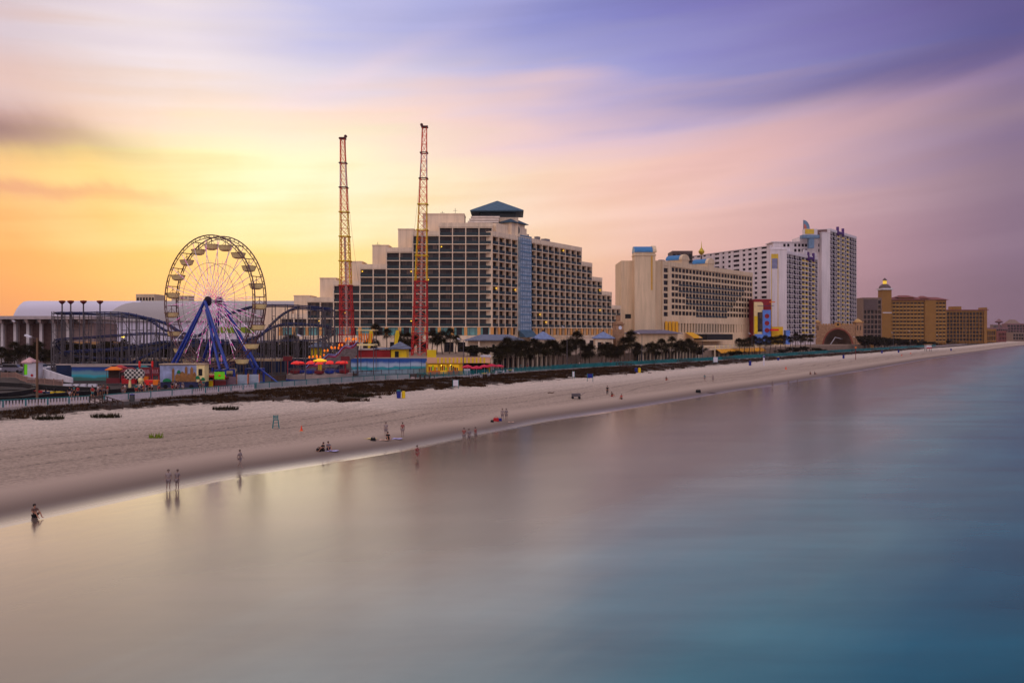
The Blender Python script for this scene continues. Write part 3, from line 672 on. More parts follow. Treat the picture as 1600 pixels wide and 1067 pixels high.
# --- beige block with the lift tower
def block_hotel():
    Y0 = 400.0; C0 = (XA(1035.5, Y0), Y0); a = math.degrees(math.atan2(0.766, 0.643)); A = rot(a)
    t = thing('slab_hotel', 'tan block hotel with blank end wall, tall lift tower and blue barrel roofs', 'hotel', (C0[0], C0[1], TZ))
    zb = 21.6 - TZ; fh = 3.03; Lg = 102.5
    m = MB(A)
    m.bx(0, Lg, 0.52, 19, 0, 47.9 - TZ)                       # core
    m.bx(-0.2, Lg + 0.2, -0.05, 0.5, 46.0 - TZ, 48.3 - TZ)      # parapet band
    m.bx(-0.2, Lg + 0.2, -0.06, 0.5, 13.6 - TZ + 6.4, 21.6 - TZ - 0.3)
    m.bx(-0.2, 0.9, -0.04, 0.5, 21.3 - TZ, 46 - TZ)
    m.bx(5.2, 8.6, -0.03, 0.5, 21.3 - TZ, 46 - TZ)
    # cell field
    ncol = 26; x0 = 8.6; cw = (Lg - x0) / ncol; cells = []; rails = []
    for r in range(8):
        z = zb + r * fh
        m.bx(0.9, 5.2, 0.0, 0.5, z + 2.1, z + fh)           # spandrel of the single window column
    for c in range(ncol):
        xa = x0 + c * cw
        m.bx(xa + cw - 0.3 * (1 + (c % 3 == 2)), xa + cw - 0.001, 0.02, 0.5, zb - 0.3, 46 - TZ)
        for r in range(8):
            z = zb + r * fh
            beige_sp = r >= 6 or c < (7, 7, 4, 4, 2, 2)[r] or c >= ncol - (9, 9, 7, 6, 4, 3)[r]
            h = 1.05 if beige_sp else 0.35
            m.bx(xa, xa + cw - 0.3, 0.05, 0.49, z - 0.3, z - 0.3 + h)
            cells.append((xa + 0.05, xa + cw - 0.31 - 0.3 * (c % 3 == 2), z - 0.3 + h, z + fh - 0.3))
            if not beige_sp: rails.append((xa + 0.05, xa + cw - 0.35, z))
    m.bx(0.88, 5.22, -0.01, 0.5, zb - 0.3, zb)
    m.build('wall', beige2, t)
    sc = [(0.9, 5.2, zb + r * fh, zb + r * fh + 2.1) for r in range(8)]
    cells.sort(key=lambda c: c[0])
    place_windows(t, sc + cells, 0.47, [gB, alu], None, M=A, keep=100, mull=2)
    rails.sort(key=lambda c: c[0])
    each('teal_balcony_front', tealrail, t, MB().bx(0, cw - 0.4, 0.0, 0.045, 0.05, 1.1), [(xa, 0, z) for xa, xb, z in rails[:100]], A)
    mr = MB(A)
    for (xa, xb, z) in rails[100:]: mr.bx(xa, xb, 0.0, 0.045, z + 0.05, z + 1.1)
    if rails[100:]: tag(mr.build('teal_balcony_front', tealrail, t), kind='stuff')
    # podium with tall slit windows
    m = MB(A); m.bx(-0.3, Lg + 0.3, -0.4, 0.5, 0, 13.9 - TZ); m.bx(-0.3, Lg + 0.3, -0.4, 0.49, 18.4 - TZ, 20.0 - TZ)
    for i in range(28):
        x = 16 + i * 3.1; m.bx(x, x + (1.2 if x < 76 else 2.2), -0.35, 0.48, 13.9 - TZ, 18.4 - TZ)
    m.bx(-0.3, 0.6, -0.37, 0.48, 13.9 - TZ, 18.4 - TZ)
    m.build('podium', beige2, t)
    each('slit_window', gB, t, MB().bx(17.25, 19.05, 0.3, 0.5, 13.95 - TZ, 18.35 - TZ), [(i * 3.1, 0, 0) for i in range(20)], A)
    ban = mat('yellow_banner', (232, 168, 36), 0.8, var=0.1)
    for i in range(4): x = 1.4 + i * 3.4; MB(A).bx(x, x + 2.3, -0.7, -0.42, 13.7 - TZ, 19.2 - TZ).build('yellow_banner', ban, t)
    # blank gable end with the lift tower
    m = MB(); m.bx(-19.8, -0.35, 0.5, 24, 0, 48.3 - TZ + 0.02); m.build('end_wall', beige2, t)
    m = MB(); m.bx(-14.1, -4.2, -4, 4, 0, 52.0 - TZ); m.bx(-14.4, -3.9, -4.3, 4.2, 50.3 - TZ, 50.9 - TZ); m.build('lift_tower', beige2, t)
    m = MB(); m.bx(-6.3, -5.6, -4.2, -4.01, 34 - TZ, 50.2 - TZ); m.build('gold_strip', [mat('gold_strip', (206, 156, 62), 0.6)], t)
    def barrel(xa, xb, ya, yb, z0, h, MM=None):
        n = 10; prof = [(ya + (yb - ya) * (0.5 - 0.5 * math.cos(math.pi * i / n)), z0 + h * math.sin(math.pi * i / n)) for i in range(n + 1)]
        b = MB(MM); b.add([(xa, y, z) for y, z in prof] + [(xb, y, z) for y, z in prof], [tuple(range(n + 1)), tuple(range(2*n+1, n, -1))] + [(i, i+1, n+2+i, n+1+i) for i in range(n)] + [(0, n+1, 2*n+1, n)])
        return b
    bl = mat('bright_blue_roof', (58, 118, 166), 0.5, var=0.15, scale=1.5)
    barrel(-14.2, -5.5, -4.4, 4.3, 52.0 - TZ, 3.0).build('barrel_roof', bl, t)
    m = barrel(-5.45, -3.7, -4.6, 4.5, 51.98 - TZ, 3.4); m.build('roof_gable', beige2, t)
    for xr in (22, 50):
        MM = A @ Matrix.Translation((xr, 8, 0)) @ rot(-90)
        b = MB(MM); b.bx(0, 8, -3, 4, 48.3 - TZ - 0.5, 50 - TZ); b.build('rooftop_base', beige2, t)
        barrel(-1, 6.6, -3.5, 4.5, 50.0 - TZ, 2.7, MM).build('barrel_roof', bl, t)
        barrel(6.65, 8.2, -3.6, 4.6, 49.98 - TZ, 3.0, MM).build('roof_gable', beige2, t)
    MB().bx(-18, -15.2, 0.42, 0.49, 20.5 - TZ, 22.6 - TZ).build('wall_vent', darkroom, t)
    # low canopy roof and entrance before the end wall
    m = MB(); m.bx(-17, 4, -16, -4.5, 0.02, 13.4 - TZ); m.build('entrance_block', beige2, t)
    m = MB(); m.pyr(-20, 6, -18, -4.4, 13.4 - TZ, 15 - TZ, 12); m.build('entrance_roof', [mat('grey_roof', (112, 104, 116), 0.7, var=0.15)], t)
    # terrace with yellow awnings in front of the long side
    m = MB(A); m.bx(6, 96, -26, -0.5, 0.03, 3.0 - 2.2); m.bx(30, 60, -8, -0.5, 3.0, 3.5); m.build('terrace_deck', beige2, t)
    m = MB(A); m.bx(30.5, 60, -7.8, -0.6, 3.5, 6.5); m.build('recess_shade_block', darkroom, t)  # solid dark block painted for the shade of the terrace recess
    m = MB(A); m.add([(20,-6,4.8),(29,-6,4.8),(28.5,-1,7.4),(20.5,-1,7.4),(20,-6,4.4),(29,-6,4.4)], [(0,1,2,3),(4,5,1,0),(1,5,2),(0,3,4)]); m.build('yellow_awning', ban, t)
block_hotel()

# --- white resort tower pair
def white_resort():
    Y0 = 490.0
    white = mat('white_render', (222, 208, 206), 0.85, var=0.05, scale=0.1, streak=0.1)
    purp = window_glass('plum_glass', (20, 14, 22), (70, 56, 64), 0.2, (3, 3, 2.9), rough=0.4); purp.node_tree.nodes['Principled BSDF'].inputs['Specular IOR Level'].default_value = 0.1
    yel = mat('yellow_panel', (214, 176, 62), 0.7)
    prail = mat('plum_railing', (50, 36, 52), 0.7, spec=0.05)
    C0 = (XA(1229, Y0), Y0)
    t = thing('white_resort_hotel', 'white high-rise resort with plum recesses, yellow panels and rooftop fin', 'hotel', (C0[0], C0[1], TZ))
    # left wing recedes to the left
    LA = Matrix.Translation((XA(1203, Y0) - C0[0], 0.6, 0)) @ rot(180 - 30)
    # work in x to the left: mirror so that local y stays behind
    ang = math.atan2(55.0, XA(1203, 490) - XA(1100, 545))
    def wing(A, cols, z0, fh, rows, D, name, depth=1.4, slab=0.5, fin=0.5, keep=60, yrail=None, rail=True, zb=0.0, par=1.5):
        e = MB(A); cc = [(a, b, rows) for a, b in cols]
        cells = frame_facade(e, cc, z0, fh, depth, fin, slab, zb, D, par=par)
        e.build(name, white, t)
        nr = []; yr = []
        for c in cells:
            (yr if (yrail and any(abs(c[0] - cc[k][0]) < 1 for k in yrail)) else nr).append(c)
        place_windows(t, nr, depth, [purp, alu], [prail, alu] if rail else None, M=A, keep=keep, mull=2, hh=1.0)
        if yr: place_windows(t, yr, depth, [purp, alu], [yel, yel], M=A, keep=0, mull=2, hh=1.0)
        return cells
    lw = 74.0
    AL = Matrix.Translation((XA(1203, Y0) - C0[0] - lw * math.cos(ang), 0.6 + lw * math.sin(ang), 0)) @ rot(-math.degrees(ang))
    z0 = 8.0; rows = 15; fh = 2.95
    # left wing: solid wall with punched windows in groups
    e = MB(AL); H0 = 62.4 - TZ + 2
    groups = [(0.6, 3.0), (6, 9.5), (12.5, 15), (19, 21), (24, 28.5), (31.5, 33.5), (37, 39.5), (42, 47.5), (50.5, 53), (55.5, 58.5), (61, 63.5), (67, 71.5)]
    e.bx(0, lw, 0.52, 16, 0, H0)
    xs = [0] + [v for g in groups for v in g] + [lw]
    for i in range(0, len(xs), 2): e.bx(xs[i], xs[i+1], 0.0, 0.5, 0, H0 + 0.4)
    cells = []
    for a, b in groups:
        for r in range(17):
            z = z0 + 2 + r * fh; e.bx(a - 0.01, b + 0.01, 0.04, 0.49, z - 1.5, z); cells.append((a, b, z, z + fh - 1.5))
        e.bx(a - 0.01, b + 0.01, 0.04, 0.49, z0 + 2 + 17 * fh - 1.5, H0 + 0.3)
        e.bx(a - 0.01, b + 0.01, 0.04, 0.49, 0, z0 + 0.4)
    e.bx(-0.3, lw + 0.3, -0.3, 1.5, H0 + 0.41, H0 + 0.9)
    e.build('left_wing_wall', white, t)
    cells = [c for c in cells if c[2] > 14]
    cells.sort(key=lambda c: (-c[0], -c[2]))
    place_windows(t, cells, 0.47, [purp, alu], None, M=AL, keep=50, mull=2)
    # end slab with painted stripe
    w = XA(1229, Y0) - XA(1203, Y0)
    m = MB(); m.bx(-w, 0, -0.5, 14, 0, 62.6 - TZ); m.bx(-w - 0.2, 0.2, -0.7, 14.2, 62.6 - TZ, 63.1 - TZ); m.build('end_slab', white, t)
    s = Y0 / F; xa = -(1229 - 1204.6) * s; xb = -(1229 - 1215.6) * s
    zz = lambda py: ZA(py, Y0) - TZ
    m = MB(); m.bx(xa, xb, -0.56, -0.51, zz(404), zz(397)); m.bx(xa, xa + 0.35, -0.56, -0.51, 6, zz(404) - 0.01); m.bx(xb - 0.35, xb, -0.56, -0.51, 6, zz(404) - 0.01); m.build('yellow_stripe', yel, t)
    m = MB(); m.bx(xa + 0.36, xb - 0.36, -0.55, -0.505, zz(420), zz(404) - 0.01); m.build('blue_panel', [mat('grey_blue_panel', (132, 132, 160), 0.8)], t)
    # right wing along the coast
    a = math.degrees(math.atan2(0.78, 0.62)); AR = rot(a)
    cols = []; x = 0.3
    for wd in (3.2, 4.6, 3.0, 5.6, 3.4, 5.6, 6.2, 6.2, 5.8, 6.2, 4.6): cols.append((x, x + wd)); x += wd
    wing(AR, cols, 4.0, 2.95, 17, 15, 'right_wing_wall', keep=50, yrail=(6, 7, 9), fin=0.4, slab=0.36, depth=0.95)
    LR = x
    # tall block behind the right wing
    X1 = XA(1284, 556); AT = Matrix.Translation((X1 - C0[0], 556 - Y0, 0))
    m = MB(AT); wdt = XA(1297, 556) - X1
    m.bx(0, wdt, 0, 16, 0, 80.5 - TZ); m.bx(-0.3, wdt + 0.3, -0.3, 16.3, 80.5 - TZ, 81.1 - TZ)
    m.build('tall_end_slab', white, t)
    AB = Matrix.Translation((X1 + wdt + 0.1 - C0[0], 556 - Y0, 0)) @ rot(a)
    cols = []; x = 0
    for wd in (4.4, 7, 3.4, 6.4, 3.6, 6.4, 4, 7, 6.5, 5.5, 4.5): cols.append((x, x + wd)); x += wd
    wing(AB, cols, 4.0, 2.98, 24, 15, 'tall_block_wall', keep=0, yrail=(3, 5, 7), fin=0.4, slab=0.34, depth=0.95)
    m = MB(AB); m.bx(-1, 26, 2, 13, 77.5 - TZ, 83 - TZ); m.build('roof_plant_room', [mat('umber_screen', (120, 92, 88), 0.8)], t)
    # back block and roof features
    zt = lambda py, Y: ZA(py, Y) - TZ
    Y = 560
    m = MB(); m.bx(XA(1208, Y) - C0[0], XA(1252, Y) - C0[0], 70, 84, 0, zt(379, Y)); m.bx(XA(1206, Y) - C0[0], XA(1252, Y) - C0[0], 69.5, 84.5, zt(379, Y), zt(377.5, Y))
    m.bx(XA(1250, Y) - C0[0], XA(1284, Y) - C0[0], 70.5, 86, 0, zt(370, Y))
    m.build('rear_block', white, t)
    for px in (1224, 1230, 1241, 1247, 1253, 1258, 1279): 
        for py in (383, 391): MB().bx(XA(px, Y) - C0[0], XA(px + 3.4, Y) - C0[0], 69.9 if px < 1250 else 70.4, 69.98 if px < 1250 else 70.48, zt(py + 2.5, Y), zt(py - 2, Y)).build('rear_window', purp, t)
    bl = mat('grey_blue_render', (110, 134, 158), 0.8)
    m = MB(); m.bx(XA(1252, 555) - C0[0], XA(1279, 555) - C0[0], 63, 68, zt(372.5, 555), zt(367.6, 555)); m.bx(XA(1263, 555) - C0[0], XA(1271, 555) - C0[0], 63.5, 67, zt(388, 555), zt(372.5, 555)); m.build('blue_canopy', bl, t)
    m = MB(); m.bx(XA(1256, 555) - C0[0], XA(1276.5, 555) - C0[0], 64, 68, zt(367.4, 555), zt(358, 555)); m.build('roof_box', white, t)
    m = MB(); m.bx(XA(1257, 555) - C0[0], XA(1271, 555) - C0[0], 63.8, 63.97, zt(366, 555), zt(358.4, 555)); m.build('yellow_panel', yel, t)
    fx = XA(1255.5, 555) - C0[0]; n = 8
    poly = [(fx, zt(358, 555)), (fx + 4.2, zt(358, 555))] + [(fx + 4.2 * math.cos(i / n * 1.57), zt(358, 555) + 6.0 * math.sin(i / n * 1.57)) for i in range(1, n + 1)]
    MB().prism(poly, 65, 65.8).build('rooftop_fin', bl, t)
    poly = [(fx + 0.2, zt(358, 555) + .1), (fx + 2.2, zt(358, 555) + .1)] + [(fx + .2 + 2.0 * math.cos(i / n * 1.57), zt(358, 555) + 3.4 * math.sin(i / n * 1.57)) for i in range(1, n + 1)]
    MB().prism(poly, 64.9, 64.97).build('fin_stripe', [mat('salmon_stripe', (190, 110, 96), 0.8)], t)
    pl = mat('plum_frame', (84, 48, 110), 0.7)
    m = MB(AR)
    for x in (36, 45.5): m.bx(x, x + 1.3, -0.8, 0.5, 52, 57.6)
    m.bx(37.5, 45.3, -0.7, 0.4, 53.4, 54.8); m.build('plum_parapet_frame', pl, t)
    m = MB(AR); m.bx(28, 34.5, -0.3, 0.3, 55.8, 58.5); m.bx(47.2, 52, -0.3, 0.3, 55.8, 58.2); m.build('white_parapet', white, t)
    m = MB(AB)
    for x in (14.5, 26): m.bx(x, x + 1.3, -0.9, 0.6, 74, 79.6)
    m.bx(16, 25.8, -0.8, 0.5, 75.2, 76.5); m.build('plum_parapet_frame', pl, t)
white_resort()

def simple_block(name, label, cat, px0, px1, Y, py_top, colr, floors, cols, glass, z0=GZ, D=16, ang=0.0, depth=0.9, slab=1.1, fin=0.5, keep=40, rail=None, roof=None, first=2.5, par=1.2, mull=2, par_mat=None, cut=None):
    """a plain slab of flats: its front starts at px0 at distance Y and turns by ANG degrees"""
    x0 = XA(px0, Y)
    if ang == 0: L = XA(px1, Y) - x0
    else:
        k = (px1 - CX) / F; ca, sa = math.cos(R(ang)), math.sin(R(ang)); L = (k * Y - x0) / (ca - k * sa)
    t = thing(name, label, cat, (x0, Y, z0), R(ang))
    top = ZA(py_top, Y) - z0; fh = (top - par - first) / floors
    m = MB(); cw = L / cols
    cells = frame_facade(m, [(i * cw, (i + 1) * cw, floors) for i in range(cols)], first, fh, depth, fin, slab, 0, D, par=par)
    m.build('wall', colr, t)
    place_windows(t, cells, depth, [glass, alu], rail, keep=keep, mull=mull, hh=1.0)
    return t, L, top
dk = mat('umber_cladding', (96, 78, 74), 0.8)
simple_block('grey_office_block', 'dark grey block rising behind the tan hotel roof', 'building', 1051, 1081.5, 520, 392, dk, 14, 5, gB, slab=0.7, keep=20)
# the gold finial behind
t = thing('gold_finial_mast', 'small gold ball mast above the tan hotel roof', 'mast', (XA(1096, 530), 530, GZ))
MB().tube((0,0,0), (0,0,ZA(400,530)-GZ), 0.5).build('mast', dk, t)
MB().lathe([(0.1,0),(1.6,1.2),(2.0,2.4),(1.2,3.6),(0.3,5),(0.05,9)], (0,0,ZA(399,530)-GZ), 12).build('gold_ball', mat('gold', (196, 168, 52), 0.4, 0.4), t)

tanw = mat('tan_render', (128, 104, 90), 0.85, var=0.08)
ochre = mat('ochre_render', (146, 102, 46), 0.85, var=0.08, scale=0.2)
redroof = mat('red_tile_roof', (128, 70, 62), 0.8, var=0.15)
gF = window_glass('dim_glass', (30, 22, 22), (96, 72, 50), 0.2, (4, 4, 3))
t, L, top = simple_block('tan_condominium', 'narrow tan condominium with dark top storey beside the white tower', 'building', 1349, 1377, 640, 465, tanw, 9, 5, gF, slab=0.9, keep=45)
MB().bx(0.5, L - 3, -0.3, 0.6, top - 9.5, top - 1.4).build('dark_penthouse', dk, t)
t, L, top = simple_block('ochre_tower_hotel', 'ochre hotel with red tiled roofs and a lantern tower', 'hotel', 1383, 1478, 760, 469, ochre, 11, 17, gF, slab=0.9, keep=100, rail=[mat('buff_rail', (176, 132, 70), 0.8), ochre])
MB().bx(36, 46, -1.0, -0.1, 0.5, top + 0.3).build('blank_pier', ochre, t)
m = MB(); m.pyr(-1, L + 2, -1.5, 17.5, top + 0.4, top + 3.0, L - 10); m.build('tiled_roof', redroof, t)
k = 760 / F
for pa, pb, pt in ((1404, 1430, 461), (1441, 1452, 462)):
    xa, xb = (pa - 1383) * k, (pb - 1383) * k
    MB().bx(xa + 1, xb - 1, 2, 12, top, ZA(pt + 4, 760) - GZ).build('roof_pavilion', ochre, t)
    MB().pyr(xa - 1, xb + 1, 0.5, 13.5, ZA(pt + 4, 760) - GZ + .3, ZA(pt, 760) - GZ, (xb - xa) * .5).build('pavilion_roof', redroof, t)
MB().bx(-3, 5, -2, 8, 0, ZA(453, 760) - GZ).build('tower', ochre, t)
cx_ = 1.0; zt_ = ZA(453, 760) - GZ
MB().bx(-4, 6, -3, 9, zt_, zt_ + 1.5).build('white_cornice', mat('white_trim', (205, 195, 195), 0.8), t)
MB().lathe([(5.2, 0), (5.0, 1.5), (3.4, 3.2), (2.0, 4.0)], (1, 3, zt_ + 1.5), 12).build('tower_dome', dk, t)
MB().lathe([(1.7, 0), (1.7, 3.2)], (1, 3, zt_ + 5.4), 10).build('lantern', mat('lit_lantern', (240, 200, 70), 0.6, emit=(255, 205, 60), es=0.5), t)
MB().lathe([(2.2, 0), (1.4, 1.3), (0.1, 2.6)], (1, 3, zt_ + 8.6), 10).build('lantern_cap', dk, t)
MB().bx(-3.1, 5.1, -2.1, -2.01, top - 12, top - 11).build('white_band', mat('white_trim', (205, 195, 195), 0.8), t)
t, L, top = simple_block('ochre_flat_roofed_hotel', 'ochre hotel with flat roof beyond the lantern tower hotel', 'hotel', 1479, 1540, 860, 485, ochre, 8, 12, gF, slab=0.8, keep=60)
MB().bx(8, 17, 3, 12, top, top + 4.2).build('roof_box', ochre, t)
MB().bx(L - 2, L + 1, -1, 10, 0, top + 3).build('end_tower', ochre, t)
MB().bx(-0.5, L + 2.4, -1.3, 0.5, top + 0.05, top + 0.8).build('eave', redroof, t)
dim = mat('haze_plum_tint', (128, 92, 92), 0.85)  # distance haze is put into this plum wall colour
simple_block('low_plum_hotel', 'low plum coloured hotel far along the beach', 'hotel', 1540, 1575, 1250, 512, dim, 3, 12, gF, slab=1.0, keep=0)
t, L, top = simple_block('long_plum_hotel', 'long five-storey plum hotel at the far end of the beach', 'hotel', 1574, 1640, 1350, 505.5, dim, 5, 14, gF, slab=1.0, keep=0)
MB().pyr(2, 22, 1, 14, top, top + 6.5, 9).build('pale_roof', tanw, t)
simple_block('distant_pale_hotel', 'distant pale slab hotel behind the plum hotels', 'hotel', 1552, 1600, 2300, 507, tanw, 8, 9, gF, keep=0)
t = thing('water_tower', 'distant water tower with mushroom top beyond the hotels', 'water tower', (XA(1561, 1500), 1500, GZ))
zt_ = ZA(505, 1500) - GZ
MB().tube((0,0,0), (0,0,zt_), 1.6).build('shaft', dim, t)
MB().lathe([(2, 0), (6, 1.5), (7, 3), (4, 5), (0.3, 8)], (0,0,zt_), 14).build('tank', dim, t)
for i, (pa, pb, Y, pt, mm, nm) in enumerate(((1560, 1572, 1000, 517, redroof, 'red roofed'), (1541, 1556, 950, 514, ochre, 'ochre'), (1583, 1604, 1100, 519, tanw, 'tan'))):
    simple_block('beach_house', 'low %s beach house near the far sand' % nm, 'house', pa, pb, Y, pt, mm, 2, 5, gF, keep=0)
# skyline lumps left of the wheel
simple_block('distant_office', 'small office block peeping over the arena roof', 'building', 213, 241, 560, 459.5, beige2, 4, 6, gF, keep=0, z0=GZ)
# air conditioning boxes on the flat roofs
for root_, M_, sp_ in ((bpy.data.objects['terraced_hotel'], rot(57), [(32, 6, 45 - .1, 3, 1.6), (40, 5, 45 - .1, 2.2, 1.3), (50, 7, 45 - .1, 3.4, 1.5), (72, 6, 38.9, 2.5, 1.4)]),
                       (bpy.data.objects['slab_hotel'], rot(math.degrees(math.atan2(0.766, 0.643))), [(8, 5, 41.3, 3, 1.8), (38, 6, 41.3, 4, 2.2), (68, 5, 41.3, 3, 1.7), (80, 7, 41.3, 4, 2.0), (91, 5, 41.3, 2.4, 1.5)]),
                       (bpy.data.objects['white_resort_hotel'], rot(math.degrees(math.atan2(0.78, 0.62))), [(8, 5, 55.6, 3, 2), (16, 6, 55.6, 4, 2.2)])):
    roof_units(root_, M_, sp_)
# ------------------------------------------------------------------ amusement park
blue = mat('wheel_blue_paint', (22, 52, 140), 0.4, var=0.2, scale=0.8, spec=0.5)
cream = mat('cream_paint', (244, 216, 150), 0.6)
bronze = mat('bronze_steel', (104, 72, 70), 0.5, var=0.2)
steel = mat('grey_steel', (88, 80, 82), 0.55, var=0.15)
trackblue = mat('track_blue', (26, 36, 84), 0.45)
red = mat('red_paint', (176, 24, 30), 0.5)
yellow = mat('yellow_paint', (228, 190, 20), 0.6)
orange = mat('orange_paint', (236, 120, 24), 0.6)
whitep = mat('white_paint', (206, 200, 204), 0.6)
teal = mat('teal_paint', (26, 112, 112), 0.6, var=0.2)
black = mat('black_rubber', (24, 22, 24), 0.8)
maroon = mat('maroon_paint', (112, 34, 38), 0.6)
brownw = mat('brown_timber', (92, 66, 50), 0.8, var=0.25)
greyroof = mat('grey_shingle', (104, 108, 122), 0.8, var=0.2, scale=1.2)

def spoke_mat():
    m = bpy.data.materials.new('spoke_lights'); m.use_nodes = True
    nt = m.node_tree; b = nt.nodes['Principled BSDF']; L = nt.links.new
    g = nt.nodes.new('ShaderNodeNewGeometry')
    v = nt.nodes.new('ShaderNodeVectorMath'); v.operation = 'SNAP'; v.inputs[1].default_value = (0.4, 0.4, 0.4); L(g.outputs['Position'], v.inputs[0])
    w = nt.nodes.new('ShaderNodeTexWhiteNoise'); L(v.outputs[0], w.inputs['Vector'])
    cr = nt.nodes.new('ShaderNodeValToRGB'); cr.color_ramp.interpolation = 'CONSTANT'; e = cr.color_ramp.elements
    e[0].position = 0; e[0].color = lin((186, 168, 172)); e[1].position = 0.45; e[1].color = lin((220, 90, 170))
    k = e.new(0.75); k.color = lin((235, 200, 225))
    L(w.outputs['Value'], cr.inputs['Fac']); L(cr.outputs[0], b.inputs['Base Color']); L(cr.outputs[0], b.inputs['Emission Color'])
    b.inputs['Emission Strength'].default_value = 0.35
    return m
spokem = spoke_mat()

def ferris():
    c = (XA(334, 160), 160.0); hub = ZA(471, 160) - GZ; Rr = 12.6
    # local frame: x across the wheel's plane, y along the axle (away from the eye)
    t = thing('ferris_wheel', 'white and bronze ferris wheel on blue legs with pink lit spokes and open tub gondolas', 'ferris wheel', (c[0], c[1], GZ), R(-30))
    def P(a, r, y): return (r * math.cos(a), y, hub + r * math.sin(a))
    N = 20
    for s in (-1.35, 1.35):
        m = MB(); m.path([P(2*math.pi*i/60, Rr, s) for i in range(60)], 0.12, 6, True)
        m.path([P(2*math.pi*i/60, Rr - 0.55, s) for i in range(60)], 0.08, 5, True)
        for i in range(120): m.beam(P(2*math.pi*i/120, Rr, s), P(2*math.pi*(i+1)/120, Rr - 0.55, s) if i % 2 else P(2*math.pi*(i-1)/120, Rr - 0.55, s), 0.05)
        m.build('rim', bronze, t)
        ih = 1.4
        for i in range(N):
            a = 2 * math.pi * i / N + 0.05
            m = MB(); m.tube(P(a, 0.5, s * 0.9), P(a, Rr - 0.5, s), 0.06, n=5)
            b = a + math.pi / N
            m.tube(P(a, 0.5, s * 0.9), P(b, Rr * 0.62, s), 0.04, n=4)
            m.build('spoke', spokem, t)
        m = MB(); m.path([P(2*math.pi*i/40, Rr * 0.58, s) for i in range(40)], 0.04, 4, True); m.build('inner_ring', steel, t)
    for i in range(N):
        a = 2 * math.pi * i / N + 0.05
        MB().tube(P(a, Rr - 0.3, -1.35), P(a, Rr - 0.3, 1.35), 0.09, n=6).build('crossbar', bronze, t)
    # gondolas: each hangs from its crossbar
    base = None
    for i in range(N):
        a = 2 * math.pi * i / N + 0.05
        if base is None:
            g = MB(); g.lathe([(0.6, -2.4), (1.05, -2.2), (1.3, -1.55), (1.36, -1.4), (1.22, -1.4), (0.95, -1.85), (0.3, -1.9)], n=14); g.k = 1
            g.lathe([(1.38, -1.42), (1.38, -1.32), (1.2, -1.32)], n=14)
            base = g.build('gondola', [cream, bronze], None)
            mast = MB(); mast.tube((0,0,-1.8), (0,0,0), 0.06, n=6)
            for k in (-1, 1): mast.beam((k*1.1, 0, -1.34), (0, 0, -0.5), 0.05)
            mb_ = mast.build('mast', bronze, None); gg, mm = base, mb_
        else:
            gg = base.copy(); COL.objects.link(gg); mm = mb_.copy(); COL.objects.link(mm)
        gg.parent = t; p = P(a, Rr - 0.3, 0); gg.matrix_local = Matrix.Translation(p); mm.parent = gg
    m = MB(); m.tube((0, -2.2, hub), (0, 2.2, hub), 0.35, n=12)
    for s in (-1.35, 1.35): m.tube((0, s - 0.18, hub), (0, s + 0.18, hub), 0.95, n=16)
    m.build('axle', mat('dark_hub', (38, 28, 48), 0.5), t)
    for s in (-1, 1):
        y0, y1 = s * 2.1, s * 3.6
        for k in (-1, 1):
            m = MB()
            m.tube((0, y0, hub), (k * 8.0, y1, 3.1), 0.30, n=10); m.tube((k * 0.6, y0 + s * .2, hub - 1.6), (k * 8.0 - k * 1.7, y1 + s * 0.4, 3.1), 0.24, n=10)
            for q in (0.35, 0.55, 0.75, 0.9):
                A = Vector((0, y0, hub)).lerp(Vector((k*8, y1, 3.1)), q); B = Vector((k*.6, y0 + s*.2, hub-1.6)).lerp(Vector((k*6.3, y1 + s*.4, 3.1)), q); m.beam(A, B, 0.16)
            m.build('leg', blue, t)
            b = MB(); x0, x1 = (5.9, 8.5) if k > 0 else (-8.5, -5.9)
            for x in (x0, x1):
                for y in (y1 - 1, y1 + 1): b.beam((x, y, 0), (x, y, 3.1), 0.28)
            for z in (0.4, 3.0):
                for y in (y1 - 1, y1 + 1): b.beam((x0 + .15, y, z), (x1 - .15, y, z), 0.22)
                for x in (x0, x1): b.beam((x, y1 - .85, z), (x, y1 + .85, z), 0.2)
            b.build('base_frame', blue, t)
    MB().tube((8.5, 3.6, 3.0), (14.5, 3.4, 0), 0.16, n=8).build('outrigger', blue, t)
    m = MB(); m.bx(-5.5, 5.5, -3, 3, 0.02, 0.9); m.build('loading_platform', steel, t)
ferris()

